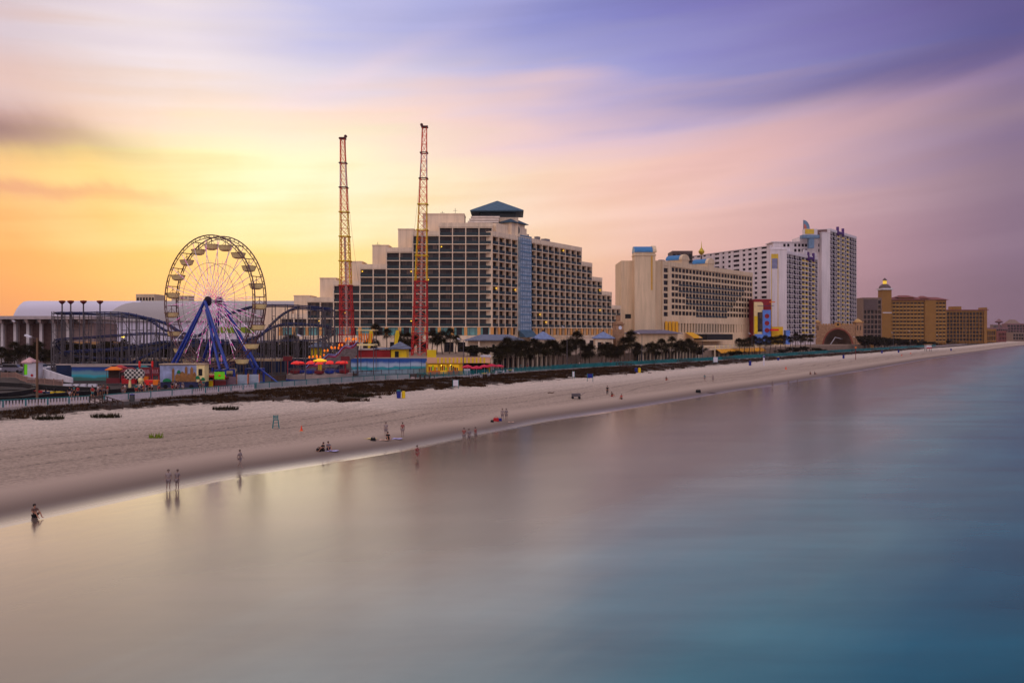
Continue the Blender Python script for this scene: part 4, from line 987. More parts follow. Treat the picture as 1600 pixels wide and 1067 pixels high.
def slingshot(name_lab, bx_, tx, top_py, Y, w0, w1, n_y0, n_y1, side):
    z0 = TZ - 1.0 if Y < 262 else TZ
    zt = ZA(top_py, Y); Hh = zt - z0
    xb, xt = XA(bx_, Y), XA(tx, Y)
    t = thing('slingshot_tower', name_lab, 'tower ride', (xb, Y, z0), 0, 'pair of slingshot ride towers')
    n = 9; sec = Hh / n
    wc = [mat('white_lattice', (198, 170, 176), 0.5), red, mat('orange_lattice', (222, 98, 34), 0.5), yellow, mat('dark_joint', (84, 40, 42), 0.6)]
    def C(z): k = z / Hh; return (xt - xb) * k, 0.0, z
    def W(z): k = z / Hh; return (w0 * (1 - k) + w1 * k) / 2
    for i in range(n):
        za, zb = i * sec, (i + 1) * sec; m = MB()
        mid = (za + zb) / 2; py = HY - (z0 + mid - H) * F / Y
        col = 1 if py > 437 else (3 if py > n_y0 else 0)
        for sx, sy in ((-1,-1),(1,-1),(1,1),(-1,1)):
            m.k = 0
            a = C(za); b = C(zb)
            m.beam((a[0] + sx*W(za), sy*W(za), za), (b[0] + sx*W(zb), sy*W(zb), zb), 0.24 if i < 5 else 0.17)
        q = 3; m.k = 1
        for j in range(q):
            z1, z2 = za + sec * j / q, za + sec * (j + 1) / q; a = C(z1); b = C(z2); u, v = W(z1), W(z2)
            ca = [(a[0]-u,-u,z1),(a[0]+u,-u,z1),(a[0]+u,u,z1),(a[0]-u,u,z1)]; cb = [(b[0]-v,-v,z2),(b[0]+v,-v,z2),(b[0]+v,v,z2),(b[0]-v,v,z2)]
            for k in range(4):
                m.beam(ca[k], cb[(k+1)%4], 0.1); m.beam(ca[(k+1)%4], cb[k], 0.1); m.beam(cb[k], cb[(k+1)%4], 0.12)
        legm = {1: red, 3: yellow, 0: wc[0] if i % 2 else mat('upper_rust', (226, 78, 52), 0.5)}[col]; brm = {1: mat('bright_red_brace', (214, 52, 34), 0.5), 3: wc[2], 0: mat('upper_red_brace', (246, 86, 46), 0.5)}[col]
        m.build('lattice_section', [legm, brm], t)
        c2 = C(zb); v = W(zb) + 0.25
        f = MB()
        for k, (p, q2) in enumerate((((-v,-v),(v,-v)),((v,-v),(v,v)),((v,v),(-v,v)),((-v,v),(-v,-v)))):
            f.beam((c2[0]+p[0], p[1], zb), (c2[0]+q2[0], q2[1], zb), 0.28)
        f.build('flange', wc[4] if col == 0 else legm, t)
    MB().tube((0,0,0.1), (C(Hh*.55)[0], 0, Hh * .55), 0.3, n=8).build('counterweight_tube', mat('pale_tube', (190, 170, 160), 0.5), t)
    c = C(Hh); m = MB(); m.beam((c[0] - 1.0, 0, Hh + .2), (c[0] + 1.0, 0, Hh + .2), 0.5); m.tube((c[0] + side * 0.9, -0.3, Hh + .7), (c[0] + side * .9, 0.3, Hh + .7), 0.45, n=10)
    m.build('pulley_head', wc[4], t)
    m = MB(); prev = (c[0] + side * .9, 0, Hh); L2 = XA(597, Y) - xb
    for i in range(1, 13):
        k = i / 12; p = (c[0] + side * .9 + (L2 - c[0]) * (k ** 1.7) * 0.55, 0, Hh - (Hh - 8) * k ); m.beam(prev, p, 0.05); prev = p
    m.build('elastic_cable', steel, t)
slingshot('red and yellow lattice slingshot tower, the shorter one, between wheel and hotel', 543, 535.3, 217, 250, 4.0, 1.25, 328, 437, 1)
slingshot('red and yellow lattice slingshot tower, the taller one, before the hotel balconies', 655.5, 663.5, 199, 252, 4.6, 1.25, 318, 437, -1)

def catmull(P, closed, st=8):
    P = [Vector(p) for p in P]; n = len(P); out = []
    for i in range(n if closed else n - 1):
        g = lambda k: P[k % n] if closed else P[max(0, min(n - 1, k))]
        a, b, c, d = g(i-1), g(i), g(i+1), g(i+2)
        for s in range(st):
            t = s / st
            out.append(0.5 * ((2*b) + (c-a)*t + (2*a-5*b+4*c-d)*t*t + (3*b-a-3*c+d)*t*t*t))
    if not closed: out.append(P[-1])
    return out

def coaster():
    t = thing('roller_coaster', 'steel roller coaster with blue track on a forest of grey columns', 'roller coaster', (XA(300, 195), 195, GZ))
    o = Vector((XA(300, 195), 195, GZ))
    def pts(L): return [Vector((XA(a, d), d, ZA(b, d))) - o for a, b, d in L]
    tracks = [
     pts([(92,488,200),(130,488,196),(185,488,192),(220,494,190),(255,503,190),(285,519,190),(312,523,190),(334,501,190),(378,483,190),(410,477,190),(460,477,190),(505,481,192),(516,484,200),(505,484,210),(465,481,214),(444,489,214),(424,506,214),(406,524,214),(370,534,214),(320,534,213),(262,517,212),(232,499,212),(200,494,212),(150,490,212),(96,489,210)]),
     pts([(92,530,205),(130,527,202),(185,523,200),(245,520,200),(300,529,200),(370,531,202),(402,525,204),(425,511,206),(452,505,206),(490,507,206),(514,511,209),(520,520,216),(500,530,224),(440,531,224),(300,540,222),(200,545,216),(110,549,212),(90,541,208)]),
     pts([(180,578,196),(205,566,196),(232,553,197),(268,537,200),(300,536,206),(340,530,214),(380,545,216),(410,555,214)]),
     pts([(97,551,200),(130,547,198),(170,545,197),(210,541,197),(262,533,199),(290,548,203),(280,560,210),(200,560,212),(120,556,207)]),
    ]
    cols = []
    for k, T in enumerate(tracks):
        c = catmull(T, k != 2, 8); m = MB(); n = len(c)
        left, right = [], []
        for i, p in enumerate(c):
            d = (c[(i+1) % n] - c[i-1]) if k != 2 else (c[min(i+1, n-1)] - c[max(0, i-1)])
            d.z = 0
            if d.length < 1e-6: d = Vector((1,0,0))
            d.normalize(); s = Vector((-d.y, d.x, 0)); left.append(p + s * 0.6); right.append(p - s * 0.6)
            m.beam(p + s * 0.6, p - s * 0.6, 0.12)
            if i % 3 == 0: cols.append((p, s, k))
        m.path(left, 0.12, 5, k != 2); m.path(right, 0.12, 5, k != 2)
        m.path([p - Vector((0,0,0.35)) for p in c], 0.16, 5, k != 2)
        m.build('track', trackblue, t)
    cols.sort(key=lambda q: q[0].y)
    rest = MB()
    for i, (p, s, k) in enumerate(cols):
        m = MB() if i < 100 else rest
        h = p.z - 0.3
        if h < 1: continue
        w = 1.1
        a, b = p + s * w, p - s * w
        m.beam((a.x, a.y, 0), (a.x, a.y, h + 0.5), 0.14); m.beam((b.x, b.y, 0), (b.x, b.y, h + 0.5), 0.14)
        m.beam((a.x, a.y, h), (b.x, b.y, h), 0.14)
        z = 1.0; q = 0
        while z + 3.2 < h:
            if (i + q) % 2: m.beam((a.x, a.y, z), (b.x, b.y, z + 3), 0.08)
            m.beam((a.x, a.y, z + 3.1), (b.x, b.y, z + 3.1), 0.1); z += 3.2; q += 1
        if i < 100: m.build('support_column', steel, t)
    if rest.v: tag(rest.build('support_column', steel, t), kind='stuff')
    # tall end masts with rust caps
    for px in (93.5, 107, 127, 153):
        a = Vector((XA(px, 197), 197, 0)) - Vector((o.x, o.y, 0)); zt = ZA(473, 197) - GZ
        m = MB(); m.tube((a.x, a.y + 1, 0), (a.x, a.y + 1, zt), 0.16, n=6); m.k = 1; m.lathe([(0.2, 0), (0.75, 0.5), (0.75, 0.8), (0.1, 0.9)], (a.x, a.y + 1, zt - 0.3), 8)
        m.build('lamp_mast', [steel, maroon], t)
coaster()

# --- mural walls
def mural(c0, c1, c2):
    m = bpy.data.materials.new('mural_paint'); m.use_nodes = True
    nt = m.node_tree; b = nt.nodes['Principled BSDF']; L = nt.links.new
    tc = nt.nodes.new('ShaderNodeTexCoord'); sp = nt.nodes.new('ShaderNodeSeparateXYZ'); L(tc.outputs['Generated'], sp.inputs[0])
    n = nt.nodes.new('ShaderNodeTexNoise'); n.inputs['Scale'].default_value = 0.35; n.inputs['Detail'].default_value = 6; L(tc.outputs['Object'], n.inputs['Vector'])
    a = nt.nodes.new('ShaderNodeMath'); a.operation = 'MULTIPLY_ADD'; a.inputs[1].default_value = 0.35; L(n.outputs['Fac'], a.inputs[0])
    s = nt.nodes.new('ShaderNodeMath'); s.operation = 'SUBTRACT'; s.inputs[1].default_value = 0.17; L(sp.outputs['Z'], s.inputs[0]); L(s.outputs[0], a.inputs[2])
    cr = nt.nodes.new('ShaderNodeValToRGB'); e = cr.color_ramp.elements
    e[0].position = 0.0; e[0].color = lin(c2); e[1].position = 1.0; e[1].color = lin(c0)
    for p, c in ((0.20, c2), (0.30, (40, 150, 160)), (0.42, (60, 160, 170)), (0.50, c1), (0.62, c1), (0.8, c0)):
        k = cr.color_ramp.elements.new(p); k.color = lin(c)
    L(a.outputs[0], cr.inputs['Fac']); L(cr.outputs[0], b.inputs['Base Color']); b.inputs['Roughness'].default_value = 0.7
    return m
def wall_run(name, label, pa, pb, Y, py, m, z0=GZ, th=0.4, capm=None):
    t = thing(name, label, 'wall', (XA(pa, Y), Y, z0))
    Lg = XA(pb, Y) - XA(pa, Y); h = ZA(py, Y) - z0
    MB().bx(0, Lg, 0, th, 0, h).build('panel', m, t); 
    MB().bx(-0.1, Lg + 0.1, -0.1, th + 0.1, h, h + 0.25).build('coping', capm or concrete, t)
    return t, Lg, h
muA = mural((36, 84, 160), (180, 196, 214), (150, 176, 186))
muB = mural((24, 62, 128), (96, 140, 150), (64, 110, 96))
t, Lg, h = wall_run('mural_wall', 'wall painted with blue sky and turquoise sea left of the yellow shop', 548, 667, 204, 560, muA)
for i in range(7): MB().bx(Lg * (i + 0.5) / 7 - 0.05, Lg * (i + 0.5) / 7 + 0.05, -0.05, 0, 0.02, h - 0.05).build('panel_joint', mat('joint_blue', (30, 66, 120), 0.8), t)
wall_run('painted_wall', 'small wall painted like a blue sea behind the go-karts', 112, 172, 172, 573, muB)
navy = mat('navy_boards', (16, 34, 66), 0.7, var=0.3, scale=0.5)
wall_run('navy_fence_wall', 'dark navy board wall under the coaster at the left', 88, 238, 178, 570.5, navy, th=0.2)
wall_run('navy_board_wall', 'long dark navy board wall behind the wheel and the scrambler', 205, 546, 210, 560.5, navy)
# boardwalk deck on posts behind the wheel
t = thing('timber_walkway', 'raised timber walkway with rail behind the wheel', 'walkway', (XA(205, 200), 200, GZ))
m = MB(); Lg = XA(438, 200) - XA(205, 200); zt_ = ZA(561, 200) - GZ; m.bx(0, Lg, 0, 2.4, zt_ - 0.5, zt_); m.build('deck', mat('pale_timber', (176, 146, 112), 0.8, var=0.2), t)
each('post', brownw, t, MB().bx(-0.1, 0.1, 0, 0.25, 0, zt_ - 0.5), [(Lg * i / 16, 0.3, 0) for i in range(17)])
m = MB()
for z in (0.5, 1.0): m.beam((0, 0.1, zt_ + z), (Lg, 0.1, zt_ + z), 0.07)
m.build('handrail', steel, t)

# --- sheds and huts behind the mural
def hut(label, pa, pb, Y, py_e, py_t, wm, rm, z0, D=5, over=0.7, name='pavilion', cat='pavilion', top=None, door=True):
    x0, x1 = XA(pa, Y), XA(pb, Y)
    t = thing(name, label, cat, (x0, Y, z0)); w = x1 - x0; he = ZA(py_e, Y) - z0
    MB().bx(0, w, 0, D, 0, he - 0.26).build('wall', wm, t)
    MB().pyr(-over, w + over, -over, D + over, he, ZA(py_t, Y + D/2) - z0, top if top is not None else max(0, w - D)).build('roof', rm, t)
    if door: MB().bx(w * 0.25, w * 0.25 + 1.0, -0.06, -0.01, 0.02, min(2.1, he - 0.5)).build('door', darkroom, t)
    return t, w, he
hut('yellow hut with grey pyramid roof behind the mural wall', 611, 635, 213, 544, 533.5, yellow, greyroof, TZ)
hut('yellow hut with grey roof seen through the coaster columns', 486, 507, 222, 541.5, 532, yellow, greyroof, TZ - 2)
t = thing('red_shed', 'long red shed behind the mural wall beside the yellow hut', 'shed', (XA(545, 214), 214, TZ - 0.6))
k = 214 / F; Lg = 65 * k; h = ZA(547, 214) - TZ + 0.6
MB().bx(0, Lg, 0, 6, 0, h).build('wall', mat('shed_red', (150, 26, 28), 0.6, var=0.2, scale=0.6), t)
MB().bx(-0.3, Lg * 0.62, -0.4, 6.3, h, h + 0.35).build('roof', concrete, t)
MB().bx(Lg * 0.63, Lg + .2, -0.4, 6.3, h + 0.2, h + 0.5).build('roof', mat('blue_grey_sheet', (110, 118, 140), 0.5), t)
MB().bx(Lg * .62, Lg * .63, -0.05, 5.9, 0, h + 0.2).build('joint_post', maroon, t)
for lab, pa in (('yellow feather flag nearer the slide tower', 573), ('yellow feather flag right of the dark palms', 614)):
    Y = 222; t = thing('feather_flag', lab, 'flag', (XA(pa, Y), Y, TZ - 1), 0, 'yellow feather flags')
    k = Y / F; hh = ZA(516, Y) - TZ + 1
    MB().tube((0,0,0), (0.5,0,hh), 0.05, n=5).build('pole', steel, t)
    MB().prism([(0.2, hh*0.2), (0.9, hh*0.45), (1.75, hh*0.85), (1.5, hh), (0.8, hh*1.0), (0.45, hh*0.8)], -0.03, 0.03).build('sail', yellow, t)

# --- slide
def slide():
    Y = 188; top = Vector((XA(558, Y), Y, ZA(536, Y))); bot = Vector((XA(481, 182), 180, ZA(577, 182)))
    t = thing('fun_slide', 'tall purple and red lane slide with lantern lights above the scrambler', 'slide', (bot.x, bot.y, GZ))
    o = Vector((bot.x, bot.y, GZ)); a, b = top - o, bot - o
    n = 14; side = Vector((0, 1, 0))
    pts = [b.lerp(a, i / n) + Vector((0, 0, 0.5 * math.sin(i / n * 2 * math.pi * 3))) for i in range(n + 1)]
    for lane, m_ in enumerate((mat('slide_crimson', (150, 24, 70), 0.4), mat('slide_violet', (92, 70, 170), 0.4), mat('slide_crimson', (0,0,0)), )):
        m = MB(); vs = []
        for p in pts:
            for q in (lane * 1.1, lane * 1.1 + 1.05): vs += [p + side * q, p + side * q - Vector((0,0,0.3))]
        for i in range(n):
            A = i * 4; B = A + 4
            m.f += [(A, B, B + 2, A + 2), (A + 1, A + 3, B + 3, B + 1), (A, A + 1, B + 1, B), (A + 2, B + 2, B + 3, A + 3)]; m.mi += [0] * 4
        m.v = [tuple(v) for v in vs]; m.build('lane', m_, t)
    m = MB(); m.path([p + Vector((0, -0.1, 0.35)) for p in pts], 0.09, 5); m.build('side_rail', mat('pale_rail', (150, 140, 200), 0.4), t)
    m = MB()
    for i in range(n):
        p, q = pts[i], pts[i + 1]
        m.add([p + Vector((0,-.05,-.3)), q + Vector((0,-.05,-.3)), q + Vector((0,-.05,-2.6)), (p.x, p.y - .05, max(0.2, p.z - 2.6)), p + Vector((0,.1,-.3)), q + Vector((0,.1,-.3)), q + Vector((0,.1,-2.6)), (p.x, p.y + .1, max(0.2, p.z - 2.6))], [(0,1,2,3),(7,6,5,4),(3,2,6,7),(0,4,5,1)])
    m.build('side_skirt', mat('ribbed_skirt', (118, 104, 98), 0.8, var=0.3, scale=2), t)
    for i in range(2, n + 1, 2): m = MB(); p = pts[i]; m.tube((p.x, p.y + 0.5, 0), (p.x, p.y + .5, p.z - 0.4), 0.12, n=6); m.build('support_post', steel, t)
    lb = MB(); lb.lathe([(0.03, 0), (0.03, 1.6)], n=5); lb.k = 1; lb.lathe([(0.05, 1.5), (0.2, 1.65), (0.2, 1.95), (0.05, 2.1)], n=8)
    lm = mat('orange_lantern', (240, 130, 30), 0.5, emit=(255, 120, 20), es=0.6)
    each('lantern', [steel, lm], t, lb, [tuple(pts[i] + Vector((0, yy, 0.0))) for i in range(1, n + 1, 1) for yy in ((0.0, 3.2) if i % 2 else (3.2,))])
    m = MB(); m.bx(a.x, a.x + 4, a.y - 0.3, a.y + 4, a.z - 0.6, a.z - 0.2); m.build('top_deck', cream, t)
    for i, (dx, dy) in enumerate(((0.2, 0), (3.7, 0), (0.2, 3.6), (3.7, 3.6))): MB().beam((a.x + dx, a.y + dy, 0), (a.x + dx, a.y + dy, a.z + 2.8), 0.14).build('tower_post', steel, t)
    m = MB()
    for i in range(6): m.bx(a.x + 0.4 + i * 0.55, a.x + 0.7 + i * 0.55, a.y - 0.25, a.y - 0.18, a.z + 0.2, a.z + 2.2)
    m.build('striped_banner', [orange], t)
    m = MB(); m.bx(a.x - 0.1, a.x + 4.1, a.y - 0.35, a.y + 4.1, a.z + 2.8, a.z + 3.0); m.build('tower_roof', cream, t)
slide()

# --- scrambler ride
def scrambler():
    Y = 171; c = (XA(500, Y), Y, GZ); t = thing('scrambler_ride', 'scrambler ride with red and blue domed cars on a blue edged platform', 'fairground ride', c)
    k = Y / F
    m = MB(); m.lathe([(6.8, 0.0), (6.8, 0.55)], n=28); m.build('platform_skirt', mat('skirt_blue', (32, 40, 130), 0.5), t)
    m = MB(); m.lathe([(6.6, 0.551), (6.6, 1.5), (6.0, 1.55)], n=28); m.build('platform', mat('platform_tan', (148, 130, 120), 0.7, var=0.2), t)
    MB().tube((0,0,1.5), (0,0,4.2), 0.4, n=10).build('centre_post', yellow, t)
    m = MB(); m.lathe([(0.3, 4.6), (1.4, 4.2), (1.4, 4.0), (0.3, 4.0)], n=16); m.build('crown', mat('lit_yellow', (250, 200, 30), 0.5, emit=(255, 190, 30), es=0.5), t)
    rc = mat('lit_red', (220, 40, 30), 0.5, emit=(255, 40, 20), es=0.3)
    base = None
    for i in range(12):
        a = 2 * math.pi * i / 12 + 0.2; rr = 5.6 if i % 2 else 3.9
        x, y = rr * math.cos(a), rr * math.sin(a)
        MB().beam((0, 0, 3.6), (x, y, 3.4), 0.12).build('arm', red if i % 2 else blue, t)
        if base is None:
            g = MB(); g.lathe([(0.5, 0), (0.95, 0.15), (1.05, 0.7), (0.9, 0.72), (0.7, 0.3)], n=12)
            base = g.build('car_tub', [blue], None); rt = g.build('car_tub', [maroon], None)
            u = MB(); u.tube((0,0,0.3), (0,0,2.2), 0.05, n=5); u.k = 1; u.lathe([(0.85, 2.0), (0.7, 2.25), (0.35, 2.4), (0.05, 2.45)], n=14)
            cb = u.build('car_canopy', [steel, rc], None); first = True; used = [0, 0, 0]
        src = (base, rt)[i % 2]
        if used[i % 2] == 0: o_ = src; used[i % 2] = 1
        else: o_ = src.copy(); COL.objects.link(o_)
        if used[2] == 0: c_ = cb; used[2] = 1
        else: c_ = cb.copy(); COL.objects.link(c_)
        o_.parent = t; o_.matrix_local = Matrix.Translation((x, y, 1.6)); c_.parent = o_
    m = MB()
    for i in range(36):
        a = 2 * math.pi * i / 36; m.beam((6.5*math.cos(a), 6.5*math.sin(a), 1.5), (6.5*math.cos(a), 6.5*math.sin(a), 2.5), 0.05)
    m.path([(6.5*math.cos(2*math.pi*i/36), 6.5*math.sin(2*math.pi*i/36), 2.5) for i in range(36)], 0.05, 5, True); m.build('railing', steel, t)
    for s in (-1, 1): MB().bx(s*5.8 - 0.9, s*5.8 + 0.9, -3.2, -3.0, 4.2, 5.1).build('ride_sign', maroon, t); MB().beam((s*5.8, -3.1, 1.5), (s*5.8, -3.1, 4.2), 0.12).build('sign_post', red, t)
scrambler()

# --- stalls at the foot of the wheel, just behind the promenade
def plain(name, label, cat, px, py, rz=0, z=GZ):
    x, y = G(px, py, z); return thing(name, label, cat, (x, y, z), R(rz))
def castle_wagon():
    x, y = G(250, 607.5, GZ); k = y / F
    t = thing('castle_ride_wagon', 'long fairground wagon painted with clouds, a castle and green hills', 'fairground wagon', (x, y, GZ), R(4))
    Lw = 68 * k; Hw = 4.3
    sky_ = mat('painted_clouds', (148, 156, 186), 0.7, var=0.4, scale=0.9)
    MB().bx(0, Lw * 0.82, 0, 2.6, 1.2, Hw - 0.2).build('painted_panel', sky_, t)
    MB().bx(Lw * 0.82, Lw, -0.02, 2.6, 1.2, Hw - 0.1).build('cabin', cream, t)
    MB().bx(Lw * 0.865, Lw * 0.95, -0.08, -0.03, 2.3, 3.5).build('window', darkroom, t)
    MB().bx(-0.15, Lw + 0.1, -0.2, 2.7, Hw - 0.09, Hw + 0.1).build('roof', mat('tan_roof', (176, 150, 126), 0.8), t)
    MB().bx(0.1, Lw, 0.05, 2.5, 0.25, 1.19).build('chassis_skirt', mat('indigo_skirt', (44, 46, 78), 0.7, var=0.3), t)
    cast = mat('castle_tan', (146, 100, 56), 0.8, var=0.3, scale=1.5)
    m = MB()
    for xa, w, h in ((0.27, .055, 3.7), (0.34, .1, 2.7), (.44, .12, 3.1), (.56, .06, 4.0), (.62, .06, 2.8), (.68, .07, 3.9), (.75, .06, 3.0)):
        m.prism([(xa*Lw, 1.25), ((xa+w)*Lw - .01, 1.25), ((xa+w)*Lw - .01, h - .4), ((xa+w/2)*Lw, h), (xa*Lw, h - .4)], -0.08, -0.03)
    m.build('castle_cutout', cast, t)
    m = MB()
    for xa, w, h in ((0.06, .2, 2.0), (.38, .09, 3.3), (.80, .1, 2.3), (.92, .1, 2.0)):
        m.prism([(xa*Lw + w*Lw*0.5*(1 - math.cos(math.pi*i/8)), (h - .6 if xa > .3 else 1.25) + .6*math.sin(math.pi*i/8)) for i in range(9)], -0.14, -0.09)
    m.build('green_hill_cutout', mat('hill_green', (22, 116, 66), 0.7, var=0.3), t)
    for xa in (0.12, 0.35, 0.7, 0.9):
        w_ = MB(Matrix.Translation((xa * Lw, 0.1, 0.38)) @ Matrix.Rotation(R(90), 4, 'X')); w_.lathe([(0.38, -0.12), (0.38, 0.12)], n=14); w_.build('wheel', black, t)
castle_wagon()
def booth(label, pa, pb, Y, py_t, wallm, roofm, lower=None, sign=None, rz=2):
    x0 = XA(pa, Y); w = (pb - pa) * Y / F; h = ZA(py_t, Y) - GZ
    t = thing('ticket_booth', label, 'booth', (x0, Y, GZ), R(rz))
    for dx in (0.08, w - 0.08):
        for dy in (0.08, 2.3): MB().beam((dx, dy, 0), (dx, dy, h - 0.3), 0.14).build('corner_post', wallm, t)
    MB().bx(0.16, w - 0.16, 0.02, 0.12, 0.02, 1.25).build('counter_front', lower or wallm, t)
    MB().bx(0.05, w - 0.05, -0.15, 0.4, 1.255, 1.35).build('counter_top', concrete, t)
    MB().bx(0.16, w - 0.16, 2.2, 2.3, 0.02, h - 0.31).build('back_wall', darkroom, t)
    MB().bx(-0.2, w + 0.2, -0.4, 2.6, h - 0.3, h).build('roof', roofm, t)
    if sign: MB().bx(0.1, w - 0.1, -0.5, -0.42, h - 0.35, h + 0.95).build('sign_panel', sign, t)
    return t, w, h
green = mat('lit_green', (96, 176, 26), 0.5, emit=(110, 200, 20), es=0.25)
t, w, h = booth('ticket booth with yellow front and red canopy at the foot of the wheel', 319, 334, 150, 586.5, red, red, yellow)
t, w, h = booth('red booth under a bright green sign beside the wheel leg', 335.5, 353, 150, 589, maroon, maroon, None, green)
MB().lathe([(0.05,0),(0.22,0.1),(0.22,0.3),(0.05,0.4)], (w/2, -0.53, h + 0.1), 8).build('sign_emblem', orange, t)
MB().bx(w * 0.68, w * .86, 0.5, 0.6, 1.4, 2.2).build('red_lamp_panel', mat('lit_red', (0,0,0)), t)
# queue banners
gb = mat('grey_banner', (150, 160, 172), 0.7, var=0.35, scale=0.5)
for i, (pa, pb) in enumerate(((354, 369), (370, 387), (388.5, 405))):
    Y = 151 + i * 1.0; x0 = XA(pa, Y); w = (pb - pa) * Y / F
    t = thing('fence_banner', ['plum grey queue banner nearest the booths', 'pale cloud banner in the middle of three', 'pale cloud banner farthest from the booths'][i], 'banner', (x0, Y, GZ), 0, 'banners fencing the wheel queue')
    MB().bx(0.05, w - .05, 0, 0.05, 0.15, 2.2 if i else 1.9).build('cloth', gb if i else mat('plum_banner', (118, 92, 100), 0.7, var=0.3), t)
    for x in (0.03, w - 0.03): MB().tube((x, 0.02, 0), (x, 0.02, 2.3), 0.05, n=6).build('post', orange if i else steel, t)
# kart arcade sign boards
for i, (pa, pb, mm) in enumerate(((217, 235.5, maroon), (237, 249, maroon))):
    Y = 158; x0 = XA(pa, Y); w = (pb - pa) * Y / F
    t = thing('sign_board', ['wide maroon sign board with faded pale lettering', 'narrow maroon sign board beside the painted wagon'][i], 'sign', (x0, Y, GZ))
    MB().bx(0, w, 0, 0.12, 1.7, 3.3).build('board', mm, t)
    m = MB(); n = 7 if i == 0 else 3; sw = w * 0.85 / n; lh = 0.8
    for q in range(n):   # weathered strokes, unreadable in the photo
        xq = w * 0.07 + q * sw
        m.beam((xq, -0.02, 2.1), (xq + sw * 0.35, -0.02, 2.1 + lh), 0.09, 0.04); m.beam((xq + sw * .35, -0.025, 2.1 + lh), (xq + sw * .7, -0.025, 2.1), 0.09, 0.04)
        if q % 2 == 0: m.beam((xq + sw*.15, -0.03, 2.4), (xq + sw * .6, -0.03, 2.4), 0.08, 0.03)
    m.build('faded_lettering', mat('faded_pink', (206, 150, 156), 0.8), t)
    for x in (0.1, w - 0.1): MB().beam((x, 0.06, 0), (x, 0.06, 3.3 if x < 1 else 1.7), 0.15).build('post', red, t)
    MB().lathe([(0.12, 0), (0.22, 0.2), (0.2, 1.1), (0.05, 1.2)], (0.1, 0.06, 3.3), 8).build('red_finial', mat('bright_red', (224, 36, 30), 0.5), t)
t = plain('prize_stall', 'red and orange draped prize stall table among the crowd', 'stall', 226, 609.5)
MB().bx(0, 1.4, 0, 0.8, 0.9, 1.75).build('red_cloth', mat('bright_red', (0,0,0)), t); MB().bx(1.42, 2.3, 0, .8, .9, 1.75).build('orange_cloth', orange, t)
for x in (0.1, 2.1): MB().bx(x, x + .1, 0.1, .7, 0, .9).build('leg', steel, t)
# giant checkered kart figure: leave as plain black-and-white chequered helmet balls
def chequer():
    m = bpy.data.materials.new('chequer'); m.use_nodes = True; nt = m.node_tree
    c = nt.nodes.new('ShaderNodeTexChecker'); c.inputs['Scale'].default_value = 2.6; c.inputs['Color1'].default_value = lin((200,192,178)); c.inputs['Color2'].default_value = lin((30,26,26))
    tc = nt.nodes.new('ShaderNodeTexCoord'); nt.links.new(tc.outputs['Object'], c.inputs['Vector']); nt.links.new(c.outputs[0], nt.nodes['Principled BSDF'].inputs['Base Color']); return m
ck = chequer()
t = plain('chequered_sculpture', 'black and white chequered wheel sculpture at the kart track entrance', 'sculpture', 203, 608)
for x, z, r in ((0, 2.6, 0.95), (1.6, 2.6, 0.95)):
    w_ = MB(Matrix.Translation((x, 0, z)) @ Matrix.Rotation(R(90), 4, 'X')); w_.lathe([(r*0.4, -0.3), (r, -0.25), (r, 0.25), (r*0.4, 0.3)], n=18); w_.build('chequered_wheel', ck, t)
MB().lathe([(0.3, 0), (0.5, .4), (0.3, 1.0), (.5, 1.6), (.35, 2.0)], (1.9, 0, 0), 10).build('stand', cream, t)
MB().lathe([(0.15, 0), (0.25, .6), (0.15, 1.7)], (0, 0, 0), 10).build('stand', cream, t)
def ray(px, off, T=T_PR):
    """the point seen in direction px that lies OFF metres inland of the promenade line"""
    lo, hi = 60.0, 3000.0; k = (px - CX) / F
    f = lambda Y: (lambda q: q[1] - look(T, q[0]) - off)(uv(k * Y, Y))
    if f(lo) > 0: return (k * lo, lo)
    Y = lo
    while Y < 3000 and f(Y) < 0: Y += 4
    a, b = Y - 4, Y
    for _ in range(20):
        m = (a + b) / 2
        if f(m) < 0: a = m
        else: b = m
    return (k * b, b)

# ------------------------------------------------------------------ arena and colonnade at the left
lilac = mat('lilac_roof_membrane', (216, 208, 218), 0.6, var=0.05, scale=0.05)
greige = mat('greige_roof', (170, 160, 156), 0.6, var=0.05, scale=0.05)
lime = mat('lime_panel', (120, 140, 28), 0.6, var=0.2, scale=0.3)
def barrel_roof(parent, name, m_, x0, x1, zb, h, d, r, y0=0):
    nx, nt_ = 26, 10; m = MB(); vs = []
    for i in range(nx + 1):
        k = i / nx; x = x0 + (x1 - x0) * (k ** 1.6)
        f = math.sqrt(max(0.0, 1 - max(0.0, 1 - (x - x0) / r) ** 2)) if x - x0 < r else 1.0
        for j in range(nt_ + 1):
            t = math.pi * j / nt_; vs.append((x, y0 + d/2 - d/2 * math.cos(t), zb + h * f * math.sin(t) ** 0.7))
    fs = []
    for i in range(nx):
        for j in range(nt_): A = i*(nt_+1)+j; fs.append((A, A+nt_+1, A+nt_+2, A+1))
    m.add(vs, fs); return m.build(name, m_, parent, smooth=True)
Y = 335; s = Y / F; o = XA(18, Y)
t = thing('arena', 'white barrel roofed arena beyond the colonnade and the wheel', 'arena', (o, Y, GZ))
X = lambda px, YY=Y: XA(px, YY) - o
barrel_roof(t, 'lilac_roof', lilac, X(20), X(215), ZA(496, Y) - GZ, (496 - 469.5) * s, 9, 3.2)
barrel_roof(t, 'greige_roof', greige, X(166), X(470), ZA(500, Y) - GZ - 0.5, (500 - 467) * s, 20, 10, -3)
MB().bx(X(23), X(166), 1, 12, ZA(499, Y) - GZ, ZA(496, Y) - GZ - .02).build('lime_band', lime, t)
MB().bx(X(25), X(200), 2, 13, 0, ZA(499, Y) - GZ - .02).build('west_wall', mat('arena_wall', (170, 158, 160), 0.8), t)
